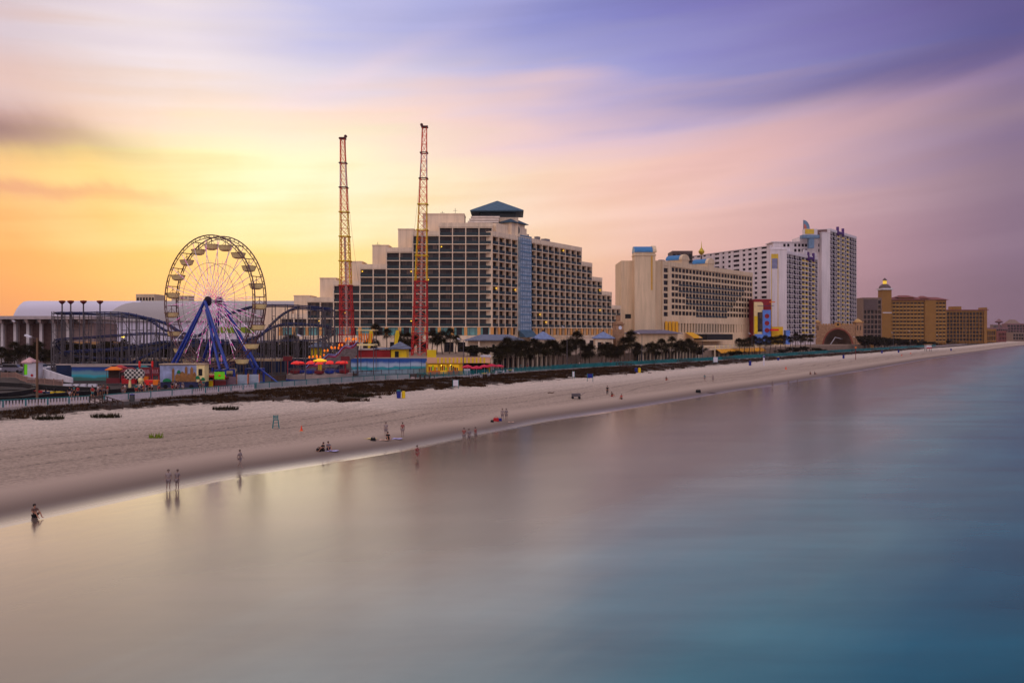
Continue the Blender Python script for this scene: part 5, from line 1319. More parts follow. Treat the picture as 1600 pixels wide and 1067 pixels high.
MB().bx(X(175), X(465), -2, 16, 0, ZA(500, Y) - GZ - .6).build('east_wall', mat('arena_white', (206, 196, 208), 0.7), t)
MB().bx(X(330), X(400), -2.3, -2.02, ZA(520, Y) - GZ, ZA(511, Y) - GZ).build('lime_sign_band', lime, t)
MB().bx(X(160), X(172), -2.3, -2.02, ZA(523, Y) - GZ, ZA(503, Y) - GZ).build('lime_panel', lime, t)
t = thing('rooftop_hotel_block', 'far pale block rising over the arena roof behind the wheel', 'building', (XA(268, 620), 620, GZ))
MB().bx(0, 13, 0, 10, 0, ZA(462, 620) - GZ).build('wall', beige2, t)
each('window', gF, t, MB().bx(0, 1.6, -0.06, -0.01, 0, 1.4), [(1.2 + i * 2.9, 0, ZA(467, 620) - GZ - j * 3) for i in range(4) for j in range(2)])

Y = 262; o = XA(-40, Y); s = Y / F
t = thing('colonnaded_hall', 'flat roofed civic hall with tall white columns and brown brick screen', 'hall', (o, Y, GZ))
X = lambda px: XA(px, Y) - o
zr = ZA(499, Y) - GZ; hallw = mat('hall_wall', (150, 126, 118), 0.8, var=0.1); brick = mat('brown_screen', (92, 66, 60), 0.8, var=0.25, scale=1.5)
MB().bx(-2, X(152), -3.5, 18, zr, zr + 1.0).build('roof', mat('hall_roof', (178, 160, 156), 0.7), t)
MB().bx(0, X(143), 1.5, 17, 0, zr - 1.2).build('wall', hallw, t)
MB().bx(0, X(142), 1.6, 16.8, zr - 1.1, zr - .01).build('clerestory', whitep, t)
each('brick_screen', brick, t, MB().bx(0, 3.3, 1.3, 1.48, 2.5, zr - 1.4), [(X(px) , 0, 0) for px in (-34, -14, 6, 27, 47, 62)])
each('column', mat('column_white', (204, 192, 188), 0.7), t, MB().bx(-0.42, 0.42, -0.5, 0.3, 0, zr - 0.45), [(X(px), 0, 0) for px in (-36, -16, 4.5, 24.5, 44.5, 65, 85.5, 107)])
each('roof_beam', hallw, t, MB().prism([(-0.5, zr - 0.01), (0.5, zr - 0.01), (0.5, zr - 1.4), (-0.5, zr - 0.5)], -3.2, 1.2), [(X(px) + 1.0, 0, 0) for px in (4.5, 24.5, 44.5, 65, 85.5, 107, 127)])
t = thing('brick_gatehouse', 'low ochre gatehouse wall with brown openings behind the coaster masts', 'building', (XA(108, 246), 246, GZ))
w_ = 74 * 246 / F; hh = ZA(534, 246) - GZ
MB().bx(0, w_, 0, 5, 0, hh).build('wall', mat('ochre_brick', (176, 130, 84), 0.8, var=0.15), t)
each('opening', darkroom, t, MB().bx(0, 2.4, -0.06, -0.01, 0.5, hh - 0.9), [(0.8 + i * 3.2, 0, 0) for i in range(4)])
t = thing('low_beige_wing', 'low beige wing with flat roof left of the terraced hotel', 'building', (XA(413, 318), 318, GZ))
MB().bx(0, 43 * 318 / F, 0, 14, 0, ZA(478, 318) - GZ).build('wall', beige, t)
MB().bx(-.2, 43 * 318 / F + .2, -0.2, 14.2, ZA(478, 318) - GZ, ZA(477, 318) - GZ).build('parapet', beige2, t)

# ------------------------------------------------------------------ palms and trees
def leaf_mat(name, a, b_):
    m = bpy.data.materials.new(name); m.use_nodes = True; nt = m.node_tree; b = nt.nodes['Principled BSDF']; L = nt.links.new
    g = nt.nodes.new('ShaderNodeNewGeometry'); n = nt.nodes.new('ShaderNodeTexNoise'); n.inputs['Scale'].default_value = 1.3; L(g.outputs['Position'], n.inputs['Vector'])
    cr = nt.nodes.new('ShaderNodeValToRGB'); e = cr.color_ramp.elements; e[0].position = .35; e[1].position = .65; e[0].color = lin(a); e[1].color = lin(b_)
    L(n.outputs['Fac'], cr.inputs['Fac']); L(cr.outputs[0], b.inputs['Base Color']); b.inputs['Roughness'].default_value = 0.95; b.inputs['Specular IOR Level'].default_value = 0.08; return m
palmleaf = leaf_mat('palm_frond', (26, 24, 12), (56, 46, 22)); darkleaf = leaf_mat('tree_leaf', (24, 24, 13), (50, 42, 22))
bark = mat('palm_bark', (92, 74, 60), 0.9, var=0.3, scale=3)
def palm_proto(seed, hgt_=4.6, cr_=1.9):
    rnd = random.Random(seed)
    t = thing('palm_tree', 'x', 'palm tree', (0,0,-500))
    m = MB(); pts = [(0.12 * math.sin(i * 0.9 + seed), 0.1 * math.cos(i * .7 + seed), hgt_ * i / 6) for i in range(7)]
    for i in range(6): m.tube(pts[i], pts[i+1], 0.2 - 0.012 * i, 0.2 - 0.012 * (i + 1), 8, False)
    m.build('trunk', bark, t)
    m = MB(); top = Vector(pts[-1])
    for i in range(64):
        az = i * 2.399 + rnd.uniform(-.2, .2); el = R(rnd.choice((80, 60, 45, 30, 15, 0, -20, -40, -60)) + rnd.uniform(-8, 8))
        d = Vector((math.cos(az) * math.cos(el), math.sin(az) * math.cos(el), math.sin(el)))
        L1 = cr_ * rnd.uniform(0.35, 0.6); tip = top + d * L1; m.beam(top, tip, 0.045)
        side = d.cross(Vector((0,0,1))); side = side.normalized() if side.length > .05 else Vector((1,0,0)); up = side.cross(d).normalized()
        n = 9; LL = cr_ * rnd.uniform(0.42, 0.62)
        for k in range(n):
            a = (k / (n - 1) - 0.5) * 3.6
            r = (d * math.cos(a) + side * math.sin(a)).normalized(); w = side * math.cos(a) - d * math.sin(a)
            mid = tip + r * LL * .55 + up * .05; end = tip + r * LL - Vector((0, 0, LL * rnd.uniform(0.15, 0.5)))
            m.add([tip, mid + w * .07, end, mid - w * .07], [(0,1,2,3)])
    m.build('crown', palmleaf, t)
    return t
PALMS = [palm_proto(i, 4.4, 2.35 + 0.2 * i) for i in range(3)]
def place_palms(items, where, group, z0=GZ):
    """items: (px, crown py, (x, y))"""
    items = sorted(items)
    for i, (px, py, (x, y)) in enumerate(items):
        zc = ZA(py, y) + random.Random(px).uniform(-.7, .9); hh = max(3.0, zc - z0); s = 1.0
        k = hh / 4.4
        rnd = random.Random(int(px * 13)); cs = rnd.uniform(0.88, 1.12)
        o = dup(PALMS[i % 3], (x, y, z0), rnd.uniform(0, 6.28), 'palm tree, %s from the left %s' % (ORD[i] if i < len(ORD) else str(i), where), group)
        o.rotation_euler = (rnd.uniform(-.07, .07), rnd.uniform(-.07, .07), o.rotation_euler[2])
        for ch in o.children:
            if ch.name.startswith('trunk'): ch.scale = (1, 1, k)
            else: ch.location = (0, 0, 4.4 * (k - cs)) ; ch.scale = (cs, cs, cs)
rp = random.Random(3)
place_palms([(px, py, (XA(px, d), d)) for px, py, d in ((3,549,238),(13,555,232),(23,549,236),(33,554,230),(42,548,237),(53,552,231),(63,543,236),(72,552,233),(83,555,229),(92,548,238),(99,541,232),(106,549,236),(113,554,231))], 'in the car park row before the columned hall', 'palms in the car park')
place_palms([(px, py, (XA(px, d), d)) for px, py, d in ((150,553,236),(168,549,240),(187,556,238),(206,551,242),(226,557,236),(246,552,240),(268,556,238),(386,552,236),(404,548,240),(425,545,238),(449,532,236),(461,536,240),(473,540,238),(512,541,236))], 'behind the roller coaster columns', 'palms behind the coaster')
place_palms([(px, py, (XA(px, d), d)) for px, py, d in ((588,517,276),(603,519,274),(577,536,268),(584,541,264),(625,531,272),(637,529,270),(646,534,266),(654,531,275),(675,525,272),(683,531,266),(691,528,270),(702,524,274),(712,530,280))], 'on the terrace before the stepped hotel', 'palms on the hotel terrace', TZ)
def row(L, off, where, group, jit=3.0):
    place_palms([(px, py, ray(px, off + rp.uniform(-jit, jit))) for px, py in L], where, group)
row([(778,553),(785,547),(792,541),(799,551),(806,545),(813,551),(821,544),(828,550),(835,543),(842,548),(849,542),(857,548),(864,541),(871,546),(879,539),(886,545),(893,538),(900,532),(907,540),(914,546),(921,551)], 11, 'in the long clump before the gazebos', 'palms before the arcade')
row([(940,547),(947,543),(954,546),(961,552),(969,546),(976,540),(983,536),(988,528),(993,541),(999,549)], 11, 'in the clump around the stone clock tower', 'palms by the clock tower')
row([(1012,543),(1019,539),(1027,544),(1034,540),(1041,543),(1049,538),(1056,542),(1063,537),(1070,542),(1077,538),(1084,543)], 11, 'in the row before the tan hotel', 'palms before the tan hotel')
row([(1156,536),(1163,533),(1171,536),(1179,532),(1187,535),(1195,531),(1203,534),(1211,530),(1219,533),(1227,529),(1235,532),(1243,528),(1251,531),(1259,527),(1266,531)], 12, 'in the row left of the bandshell', 'palms left of the bandshell', 5)

def tree_proto(seed, w=3.2, h=6.0):
    rnd = random.Random(seed); t = thing('shade_tree', 'x', 'tree', (0,0,-500)); m = MB()
    m.tube((0,0,0), (0.1,0,h*.5), 0.22, 0.15, 8)
    tips = []
    for i in range(7):
        a = i * 2.4; e = Vector((math.cos(a) * w * .5, math.sin(a) * w * .5, h * rnd.uniform(.55, .85))); m.tube((0.1,0,h*.42), e, 0.1, 0.04, 5); tips.append(e)
    m.build('trunk', bark, t); m = MB()
    for q in range(34):
        c = rnd.choice(tips) + Vector((rnd.gauss(0, w*.26), rnd.gauss(0, w*.26), rnd.gauss(0, h*.1))); rr = rnd.uniform(.5, 1.0)
        for k in range(42):
            d = Vector((rnd.gauss(0,1), rnd.gauss(0,1), rnd.gauss(0,.8))).normalized(); p = c + d * rr * rnd.uniform(.7, 1.1)
            a = Vector((rnd.gauss(0,1), rnd.gauss(0,1), rnd.gauss(0,1))).normalized(); b = a.cross(d).normalized(); L_ = rnd.uniform(.2, .42)
            m.add([p - a*L_, p + b*L_*.6, p + a*L_, p - b*L_*.6], [(0,1,2,3)])
    m.build('crown', darkleaf, t); return t
TREES = [tree_proto(i + 5) for i in range(3)]
def trees(items, where, group, z0=GZ):
    for i, (px, py, (x, y)) in enumerate(sorted(items)):
        hh = ZA(py, y) - z0; rnd = random.Random(int(px)); k = hh / 6.0
        dup(TREES[i % 3], (x, y, z0), rnd.uniform(0, 6), 'dark leafy tree, %s from the left %s' % (ORD[i], where), group, (max(k, .8) * 1.25, max(k, .8) * 1.25, k))
trees([(px, 525 + (px - 1350) * 0.085 + (i % 3) * 1.6, ray(px, 9 + (i % 4) * 2)) for i, px in enumerate(range(1352, 1470, 5))], 'right of the bandshell below the ochre hotel', 'trees below the ochre hotel')
trees([(px, 532 + (px - 1480) * 0.02 + (i % 3) * 1.4, ray(px, 11 + (i % 3) * 3)) for i, px in enumerate(range(1482, 1598, 9))], 'far along the beach past the white roofed pavilion', 'far beach trees')
trees([(1090,541,ray(1090,13)),(1255,541,ray(1255,9)),(1275,543,ray(1275,10)),(1285,546,ray(1285,9)),(1240,543,ray(1240,8)),(1150,548,ray(1150,10)),(1225,545,ray(1225,9))], 'among the bushes either side of the bandshell', 'bandshell shrubs')
trees([(735,541,(XA(735,243),243)),(744,542,(XA(744,241),241)),(753,543,(XA(753,242),242)),(762,544,(XA(762,240),240)),(772,541,(XA(772,243),243))], 'before the low grey roofed pavilion', 'bushes before the low pavilion', TZ)
trees([(px, 532 + (px % 5) * 1.8, (XA(px, 246), 246)) for px in (128,147,163,181,199,217,234,251,268,284,300,316,332,350,368,386,403,420,437,456,474)], 'in the dark row under the arena wall', 'trees under the arena wall')

# dune grass, far too dense to count
def dune():
    rnd = random.Random(11); m = MB()
    from mathutils import noise
    def tuft(x, y, z, hh, n):
        for _ in range(n):
            a = rnd.uniform(0, 6.28); r = rnd.uniform(.05, .3); bx_, by_ = x + r * math.cos(a), y + r * math.sin(a)
            l = rnd.uniform(.1, .35); b = rnd.uniform(0, 6.28); w = 0.03 + 0.05 * rnd.random(); h2 = hh * rnd.uniform(.6, 1.1)
            p = len(m.v); m.v += [(bx_ - w, by_, z - .05), (bx_ + w, by_, z - .05), (bx_ + l * math.cos(b), by_ + l * math.sin(b), z + h2)]
            m.f.append((p, p+1, p+2)); m.mi.append(0)
    u = -30.0
    while u < 640:
        d, p = look(T_DU, u), look(T_PR, u); wid = p - d
        cnt = max(2, int(wid * (4.0 if u < 220 else 2.6)))
        for _ in range(cnt):
            q = rnd.uniform(-0.22, 1.0); v = d + wid * q; uu = u + rnd.uniform(0, .5)
            x, y = xy(uu, v); nn = noise.noise(Vector((uu * .22, v * .35, 0))) + .45 * noise.noise(Vector((uu * .8, v * .9, 4)))
            if nn < -0.16 + (0.3 if q < 0.15 else 0) + (max(0, -q) * 2.2): continue
            if q > 0.96 : continue
            tuft(x, y, hgt(x, y), 0.38 + .3 * max(0, nn), 4)
        u += 0.5 if u < 220 else 1.0
    tag(m.build('dune_grass', leaf_mat('dry_dune_grass', (38, 24, 15), (72, 50, 30))), 'dry brown dune grass below the promenade', kind='stuff')
dune()
for i, (px, py, lab) in enumerate(((243, 684, 'small green plant tuft alone on the open sand'), (75, 655, 'dark bushy clump at the dune foot near the timber lamp pole'), (165, 652, 'dark grass clump below the beach steps'), (352, 640, 'dry weed clump on pale sand near the wheel'), (560, 620, 'small dry weed clump beside the blue bin'))):
    x, y, z = on(px, py); t = thing('beach_plant', lab, 'plant', (x, y, z)); rnd = random.Random(i); m = MB(); n = 60 if i == 0 else 220; sp_ = .5 if i == 0 else 1.2
    for k in range(n):
        a = rnd.uniform(0, 6.28); r = sp_ * math.sqrt(rnd.random()); p = Vector((r * math.cos(a) * 1.6, r * math.sin(a), 0)); b = rnd.uniform(0, 6.28); l = rnd.uniform(.1, .3)
        m.add([p + Vector((-.05,0,0)), p + Vector((.05,0,0)), p + Vector((l * math.cos(b), l * math.sin(b), rnd.uniform(.3, .7)))], [(0,1,2)])
    m.build('leaves', leaf_mat('fresh_leaf', (96, 120, 30), (120, 130, 40)) if i == 0 else darkleaf, t)
    MB().lathe([(0.12, -0.1), (0.05, 0.3)], n=6).build('stem', bark, t)

# ------------------------------------------------------------------ promenade furniture
def fence(name, label, pa, pb, off, hgt_, panel_m, post_m, pick=True, step=2.4, z=GZ, gap=0.0):
    u0, u1 = uv(*ray(pa, off))[0], uv(*ray(pb, off))[0]
    P0 = xy(u0, look(T_PR, u0) + off); t = thing(name, label, 'fence', (P0[0], P0[1], z))
    n = max(2, int((u1 - u0) / step)); us_ = [u0 + (u1 - u0) * i / n for i in range(n + 1)]
    pt = lambda u: (xy(u, look(T_PR, u) + off)[0] - P0[0], xy(u, look(T_PR, u) + off)[1] - P0[1])
    m = MB(); rail = MB()
    for a, b in zip(us_, us_[1:]):
        p, q = pt(a), pt(b)
        if pick:
            k = 7
            for j in range(k):
                s0 = (j + .15) / k; s1 = (j + .72) / k; A = (p[0] + (q[0]-p[0]) * s0, p[1] + (q[1]-p[1]) * s0, hgt_*.5); B = (p[0] + (q[0]-p[0]) * s1, p[1] + (q[1]-p[1]) * s1, hgt_*.5)
                m.beam(A, B, 0.03, hgt_ * .84)
        else: m.beam((p[0], p[1], hgt_ * .5), (q[0], q[1], hgt_ * .5), 0.03, hgt_ * .86)
        rail.beam((p[0], p[1], hgt_ + .03), (q[0], q[1], hgt_ + .03), 0.09)
    m.build('panel', panel_m, t); rail.build('top_rail', post_m, t)
    each('post', post_m, t, MB().bx(-0.07, 0.07, -0.07, 0.07, -0.1, hgt_ + 0.1), [(pt(u)[0], pt(u)[1], 0) for u in us_[:100]])
    return t
picket = mat('picket_paint', (196, 184, 184), 0.7, var=0.12, scale=3)
screen = mat('teal_screen', (26, 104, 104), 0.7, var=0.35, scale=0.35)
fence('picket_fence', 'white picket fence with teal posts along the promenade left of the steps', -30, 140, 0.6, 1.0, picket, teal)
fence('picket_fence', 'white panelled fence with teal posts between the steps and the wheel', 163, 300, 0.6, 1.0, picket, teal, pick=False, step=3.4)
fence('picket_fence', 'striped picket fence below the ferris wheel and booths', 300, 398, 0.6, 1.0, picket, teal)
fence('panel_fence', 'pale grey panelled fence below the scrambler and mural wall', 400, 640, 0.6, 1.05, mat('grey_green_panel', (146, 148, 146), 0.7, var=0.25, scale=0.4), teal, pick=False, step=3.0)
fence('teal_fence', 'see-through teal railing before the red umbrellas', 652, 862, 0.6, 1.15, teal, teal, step=1.8)
fence('teal_screen_fence', 'long solid teal screen fence along the promenade to the bandshell', 862, 1145, 0.6, 1.25, screen, teal, pick=False, step=3.2)
fence('teal_screen_fence', 'long solid teal screen fence past the bandshell', 1146, 1462, 0.6, 1.5, screen, teal, pick=False, step=4)
fence('mural_railing', 'low picket railing before the mural wall', 560, 664, 15.5, 1.2, mat('grey_picket', (140, 160, 166), 0.7), steel, step=2.0)

dwood = mat('dark_deck_timber', (70, 52, 44), 0.85, var=0.25)
def crossover(px, label, w=1.8, ln=5.0):
    x, y = ray(px, 0.2); u, v = uv(x, y); p0 = look(T_PR, u); q = xy(u, p0 - ln); zb = hgt(*q); t = thing('beach_steps', label, 'steps', (x, y, 0), math.atan2(-(q[1] - y) * 0 - EV[1], -EV[0]), 'timber steps down to the beach')
    n = 9; dz = (GZ - zb) / n; m = MB()
    for i in range(n): m.bx(ln * i / n, ln * (i + 1) / n + 0.1, -w/2, w/2, GZ - dz * (i + 1) - .1, GZ - dz * (i + 1))
    m.build('tread', dwood, t)
    for s in (-1, 1):
        m = MB(); m.beam((0, s*w/2, GZ + 1.0), (ln, s*w/2, zb + 1.0), 0.1); m.beam((0, s*w/2, GZ + .5), (ln, s*w/2, zb + .5), 0.08); m.beam((0, s*(w/2+.06), GZ - .2), (ln, s*(w/2+.06), zb + .1), 0.06, .3)
        for i in range(5): m.beam((ln*i/4, s*w/2, zb - .3 if i > 1 else GZ - 1.2), (ln*i/4, s*w/2, GZ - (GZ - zb) * i / 4 + 1.05), 0.12)
        m.build('railing', dwood, t)
for px, lab in ((150, 'timber beach steps beside the picket fence, nearest the camera'), (646, 'timber beach steps just left of the white notice board'), (965, 'timber beach steps below the clock tower'), (1060, 'timber beach steps below the tan hotel awnings'), (1131, 'timber beach steps between tan hotel and yellow awnings'), (1194, 'timber beach steps beside the white marker post'), (1248, 'timber beach steps left of the bandshell'), (1296, 'timber beach steps on the dark mound before the bandshell'), (1331, 'timber beach steps at the red pole right of the bandshell'), (1362, 'timber beach steps first after the bandshell'), (1390, 'timber beach steps second after the bandshell'), (1419, 'timber beach steps third after the bandshell')):
    crossover(px, lab, 1.8 if px < 1200 else 2.6, 5.0 if px < 1200 else 7)

timber_pole = mat('timber_pole', (112, 84, 62), 0.85, var=0.2)
def lamp(px, py_top, label, off=1.2, xy_=None, wood=False, base=GZ):
    x, y = xy_ or ray(px, off); h = ZA(py_top, y) - base
    t = thing('street_lamp', label, 'street lamp', (x, y, base), 0, 'lamp posts along the promenade')
    MB().tube((0,0,-0.3), (0,0,h), 0.17 if wood else 0.11, 0.13 if wood else 0.07, 8).build('pole', timber_pole if wood else steel, t)
    MB().beam((0,0,h-.1), (-0.8,-.2,h+.15), 0.07).build('arm', steel, t)
    m = MB(Matrix.Translation((-1.0, -0.25, h + .2)) @ Matrix.Rotation(R(25), 4, 'Y')); m.bx(-.45, .3, -.3, .3, -.12, .1); m.build('lamp_head', whitep, t)
lamp(58, 528, 'tall timber lamp pole with white floodlight nearest the camera', wood=True)
for px, py, lab in ((477, 526, 'lamp pole before the scrambler ride'), (724, 531, 'lamp pole between yellow shop and red umbrellas'), (886, 512, 'tall lamp pole before the long palm clump'), (1003, 522, 'lamp pole before the grey canopy of the tan hotel'), (1098, 528, 'lamp pole under the yellow roof awning'), (1175, 522, 'lamp pole before the yellow terrace awnings'), (1238, 526, 'lamp pole before the dark palms left of the bandshell'), (1337, 527, 'lamp pole before the right bandshell tower'), (1396, 520, 'white lamp pole first right of the bandshell'), (1423, 518, 'white lamp pole second right of the bandshell'), (1466, 524, 'lamp pole near the far lifeguard tower')):
    lamp(px, py, lab)
lamp(28, 503, 'curved lamp post before the columned hall', xy_=(XA(28, 240), 240))
t = thing('lit_lamp', 'glowing yellow lamp on a post behind the coaster', 'street lamp', (XA(192, 232), 232, GZ))
MB().tube((0,0,0), (0,0,ZA(528,232)-GZ), 0.08).build('pole', steel, t)
MB().lathe([(0.1, -0.3), (0.5, -.1), (0.5, .2), (0.1, .4)], (0,0,ZA(526,232)-GZ), 10).build('lamp_globe', mat('lamp_glow', (255, 220, 90), 0.5, emit=(255, 215, 80), es=3.0), t)

# yellow souvenir shop
def shop():
    Y = 197.0; x0 = XA(667.5, Y); k = Y / F; t = thing('souvenir_shop', 'yellow and orange seaside shop with striped fascia and lit windows', 'shop', (x0, Y, GZ), R(9))
    w1 = 55 * k; w2 = 99 * k; h = ZA(566.5, Y) - GZ
    ye = mat('shop_yellow', (222, 172, 30), 0.7, var=0.1); orr = mat('shop_orange', (214, 112, 24), 0.7, var=0.12)
    # frame walls with real openings
    m = MB(); m.bx(0, w2, 5.5, 5.8, 0, h); m.bx(0, 0.3, 0.02, 5.49, 0, h); m.bx(w1 - .1, w1 + .1, 0.05, 5.49, 0, h); m.bx(w2 - .2, w2, 0.03, 5.49, 0, h)
    m.bx(0.3, w1 - .1, 0, .2, h - 0.5, h); m.bx(2.5, 3.1, 0, .2, 0.9, h - .5); m.bx(4.6, 4.9, 0.01, .2, 0, h - .5); m.bx(w1 - .8, w1 - .1, 0.01, .2, 0, h - .5)
    m.build('wall', ye, t)
    m = MB(); m.bx(0.3, 3.1, -0.02, .22, 0, 0.95); m.bx(4.9, w1 - .8, -0.02, .22, 0, 0.95); m.build('orange_dado', orr, t)
    glow = mat('shop_interior', (200, 150, 40), 0.7, emit=(255, 190, 40), es=0.45)
    MB().bx(0.4, w1 - .2, 2.6, 2.7, 0.05, h - .1).build('lit_interior', glow, t)
    goods = [red, blue, green, orange, whitep, teal, black]
    rnd = random.Random(4)
    for i in range(16):
        x = 0.45 + i * (w1 - 1.2) / 16
        MB().bx(x, x + .28, 1.3 + rnd.random() * .6, 1.9 + rnd.random() * .4, .9, 1.5 + rnd.random() * .8).build('hanging_goods', goods[i % 7], t)
    MB().bx(w1 + .3, w1 + 1.9, 0.1, .8, 0, 1.3).build('white_counter', whitep, t)
    MB().bx(0, w2 + .2, 0, 5.8, h + .02, h + .2).build('roof', concrete, t)
    f = MB(); f.bx(-.1, w2, -.55, -.3, h - .15, h + 1.25); f.build('fascia', mat('fascia_pink', (222, 168, 130), 0.7), t)
    each('yellow_stripe', yellow, t, MB().bx(0, .42, -.59, -.552, h - .12, h + 1.15), [(2.3 + i * .92, 0, 0) for i in range(13)])
    MB().bx(0, 2.1, -.5, 1.4, h + 1.26, h + 3.0).build('sign_box', yellow, t)
    MB().bx(w2 - 2.2, w2 + .1, -.65, 1.4, h + 1.26, h + 1.7).build('white_cap', whitep, t)
    MB().bx(w1 + .2, w2 - .25, 4.8, 4.9, 0.05, h - .1).build('dark_back_room', darkroom, t)
    each('bulb', mat('lamp_glow', (0,0,0)), t, MB().lathe([(0.03, 0), (0.12, .1), (0.03, .22)], n=6), [(3.4, 0.3, h - .8), (5.6, .3, h - .7), (8.0, .9, h - 1.0)])
shop()

# red umbrellas with tables
crim = mat('crimson_canvas', (196, 30, 62), 0.7, var=0.15)
ub = None
for i, (px, py, d) in enumerate(((730.5, 572, 186), (744.5, 573.5, 184), (757, 571.5, 192), (768, 570, 199), (780, 571, 204))):
    x = XA(px, d); h = ZA(py, d) - GZ
    if ub is None:
        ub = thing('patio_umbrella', '', 'umbrella', (x, d, GZ), 0, 'crimson umbrellas at the cafe')
        MB().tube((0,0,0), (0,0,h + .25), 0.04, n=6).build('pole', whitep, ub)
        m = MB(); m.lathe([(1.35, h - .35), (1.3, h - .2), (0.7, h + .12), (0.05, h + .35)], n=8); m.build('canopy', crim, ub)
        MB().lathe([(0.3, 0), (0.3, .08), (.05, .1)], n=10).build('base', concrete, ub); o_ = ub; o_['label'] = 'crimson umbrella nearest the yellow shop lamp pole'; h0 = h
    else:
        o_ = dup(ub, (x, d, GZ), 0.3 * i, 'crimson umbrella, %s of five from the yellow shop' % ORD[i], 'crimson umbrellas at the cafe', (1, 1, h / h0))
tb = None
for i, (px, d, c_) in enumerate(((733, 184, 'blue'), (744, 182, 'white'), (756.5, 188, 'yellow'), (768, 193, 'green'), (781, 200, 'white'), (797, 206, 'yellow'))):
    tt = thing('cafe_table', '%s covered cafe table, %s from the yellow shop' % (c_, ORD[i]), 'table', (XA(px, d), d, GZ), 0.2 * i, 'cafe tables under the umbrellas')
    MB().lathe([(0.62, 0.72), (0.62, 0.77)], n=12).build('table_top', {'blue': blue, 'white': whitep, 'yellow': yellow, 'green': mat('table_green', (24, 110, 70), 0.6)}[c_], tt)
    MB().lathe([(0.3, 0), (0.05, .05), (0.05, .71)], n=8).build('pedestal', steel, tt)
    for q in (-1, 1):
        m = MB(); m.bx(q*1.1 - .22, q*1.1 + .22, -.22, .22, .42, .47); m.bx(q*1.1 + q*.18, q*1.1 + q*.22, -.22, .22, .47, .9)
        for a in (-.18, .18):
            for b in (-.18, .18): m.bx(q*1.1 + a - .02, q*1.1 + a + .02, b - .02, b + .02, 0, .42)
        m.build('attached_seat', whitep, tt)

# low pavilion with grey roof, gazebos, clock tower
Y = 248; x0 = XA(728, Y); k = Y / F
t = thing('low_pavilion', 'low beige pavilion with long grey hipped roof before the stepped hotel', 'pavilion', (x0, Y, TZ))
w = 88 * k; he = ZA(531, Y) - TZ
MB().bx(0.5, w, 1.5, 9, 0, he - .3).build('wall', beige, t)
MB().pyr(-.5, w + .8, -1, 10, he, he + 1.6, w - 8).build('roof', greyroof, t)
MB().bx(1.0, 3.4, 1.43, 1.49, 0.02, 3.2).build('dark_doorway', darkroom, t)
MB().bx(10.2, 11.8, 1.42, 1.49, 1.2, 3.6).build('window', whitep, t); MB().bx(10.9, 11.1, 1.36, 1.41, 1.2, 3.6).build('mullion', greyroof, t)
for x in (0.1, 3.9, w): MB().bx(x - .25, x + .25, -.6, -.1, 0, he - .27).build('pillar', beige, t)
MB().lathe([(0.02, 0), (.45, 0), (.45, .08), (.02, .08)], n=12).build('round_vent', darkroom, t, M=Matrix.Translation((8.2, 1.48, 3.0)) @ Matrix.Rotation(R(90), 4, 'X'))
gz = mat('gazebo_blue_roof', (112, 124, 156), 0.7, var=0.2, scale=1.5)
for (pa, pb, Y, pe, pt, lab) in ((831, 867, 258, 529.5, 517.5, 'beige gazebo with grey blue pyramid roof left of the podium'), (928, 960, 282, 528, 518, 'beige gazebo with grey blue pyramid roof beside the clock tower')):
    x0 = XA(pa + 2, Y); w = (pb - pa - 4) * Y / F; he = ZA(pe, Y) - TZ
    t = thing('gazebo', lab, 'gazebo', (x0, Y, TZ))
    MB().pyr(-.6, w + .6, -.6, w + .6, he, ZA(pt, Y + w/2) - TZ, .2).build('roof', gz, t)
    each('column', beige, t, MB().bx(-.3, .3, -.3, .3, 0, he - .28), [(a, b, 0) for a in (.3, w/2, w - .3) for b in (.3, w - .3)])
    MB().bx(.1, w - .1, .1, w - .1, he - 1.4, he - .29).build('frieze', beige, t)
    MB().lathe([(.05, 0), (.3, .3), (.05, .8)], (w/2, w/2, ZA(pt, Y + w/2) - TZ - .2), 6).build('finial', alu, t)
stone = mat('coquina_stone', (164, 124, 92), 0.9, var=0.3, scale=0.9, bump=0.5, bscale=2.0)
Y = 284; x0 = XA(962.5, Y); w = 16 * Y / F
t = thing('clock_tower', 'stone clock tower with white clock faces between gazebo and tan hotel', 'clock tower', (x0, Y, TZ - 1), R(20))
ht = ZA(507, Y) - TZ + 1
m = MB(); m.add([(0,0,0),(w,0,0),(w,w,0),(0,w,0),(.35,.35,ht),(w-.35,.35,ht),(w-.35,w-.35,ht),(.35,w-.35,ht)], [(0,1,5,4),(1,2,6,5),(2,3,7,6),(3,0,4,7),(4,5,6,7)]); m.build('shaft', stone, t)
MB().bx(.1, w - .1, .1, w - .1, ht, ht + .4).build('cornice', stone, t)
m = MB(); m.pyr(.5, w - .5, .5, w - .5, ht + .8, ht + 1.5, .2, .4); m.bx(w/2 - .6, w/2 + .6, w/2 - .6, w/2 + .6, ht + 1.2, ht + 3.2); m.build('cupola', stone, t)
for i, (p, ang) in enumerate((((w/2, .27, ht - 1.1), 90), )):
    MB().lathe([(.02, -.04), (.62, -.04), (.62, .04), (.02, .04)], n=16).build('clock_face', mat('clock_white', (222, 222, 232), 0.5), t, M=Matrix.Translation(p) @ Matrix.Rotation(R(90), 4, 'X'))
MB().lathe([(.02, -.04), (.62, -.04), (.62, .04), (.02, .04)], n=16).build('clock_face', mat('clock_white', (222, 222, 232), 0.5), t, M=Matrix.Translation((w - .27, w/2, ht - 1.1)) @ Matrix.Rotation(R(90), 4, 'Y'))
MB().bx(w*.3, w*.7, -.06, .0, 0.05, 2.8).build('arched_door', darkroom, t)

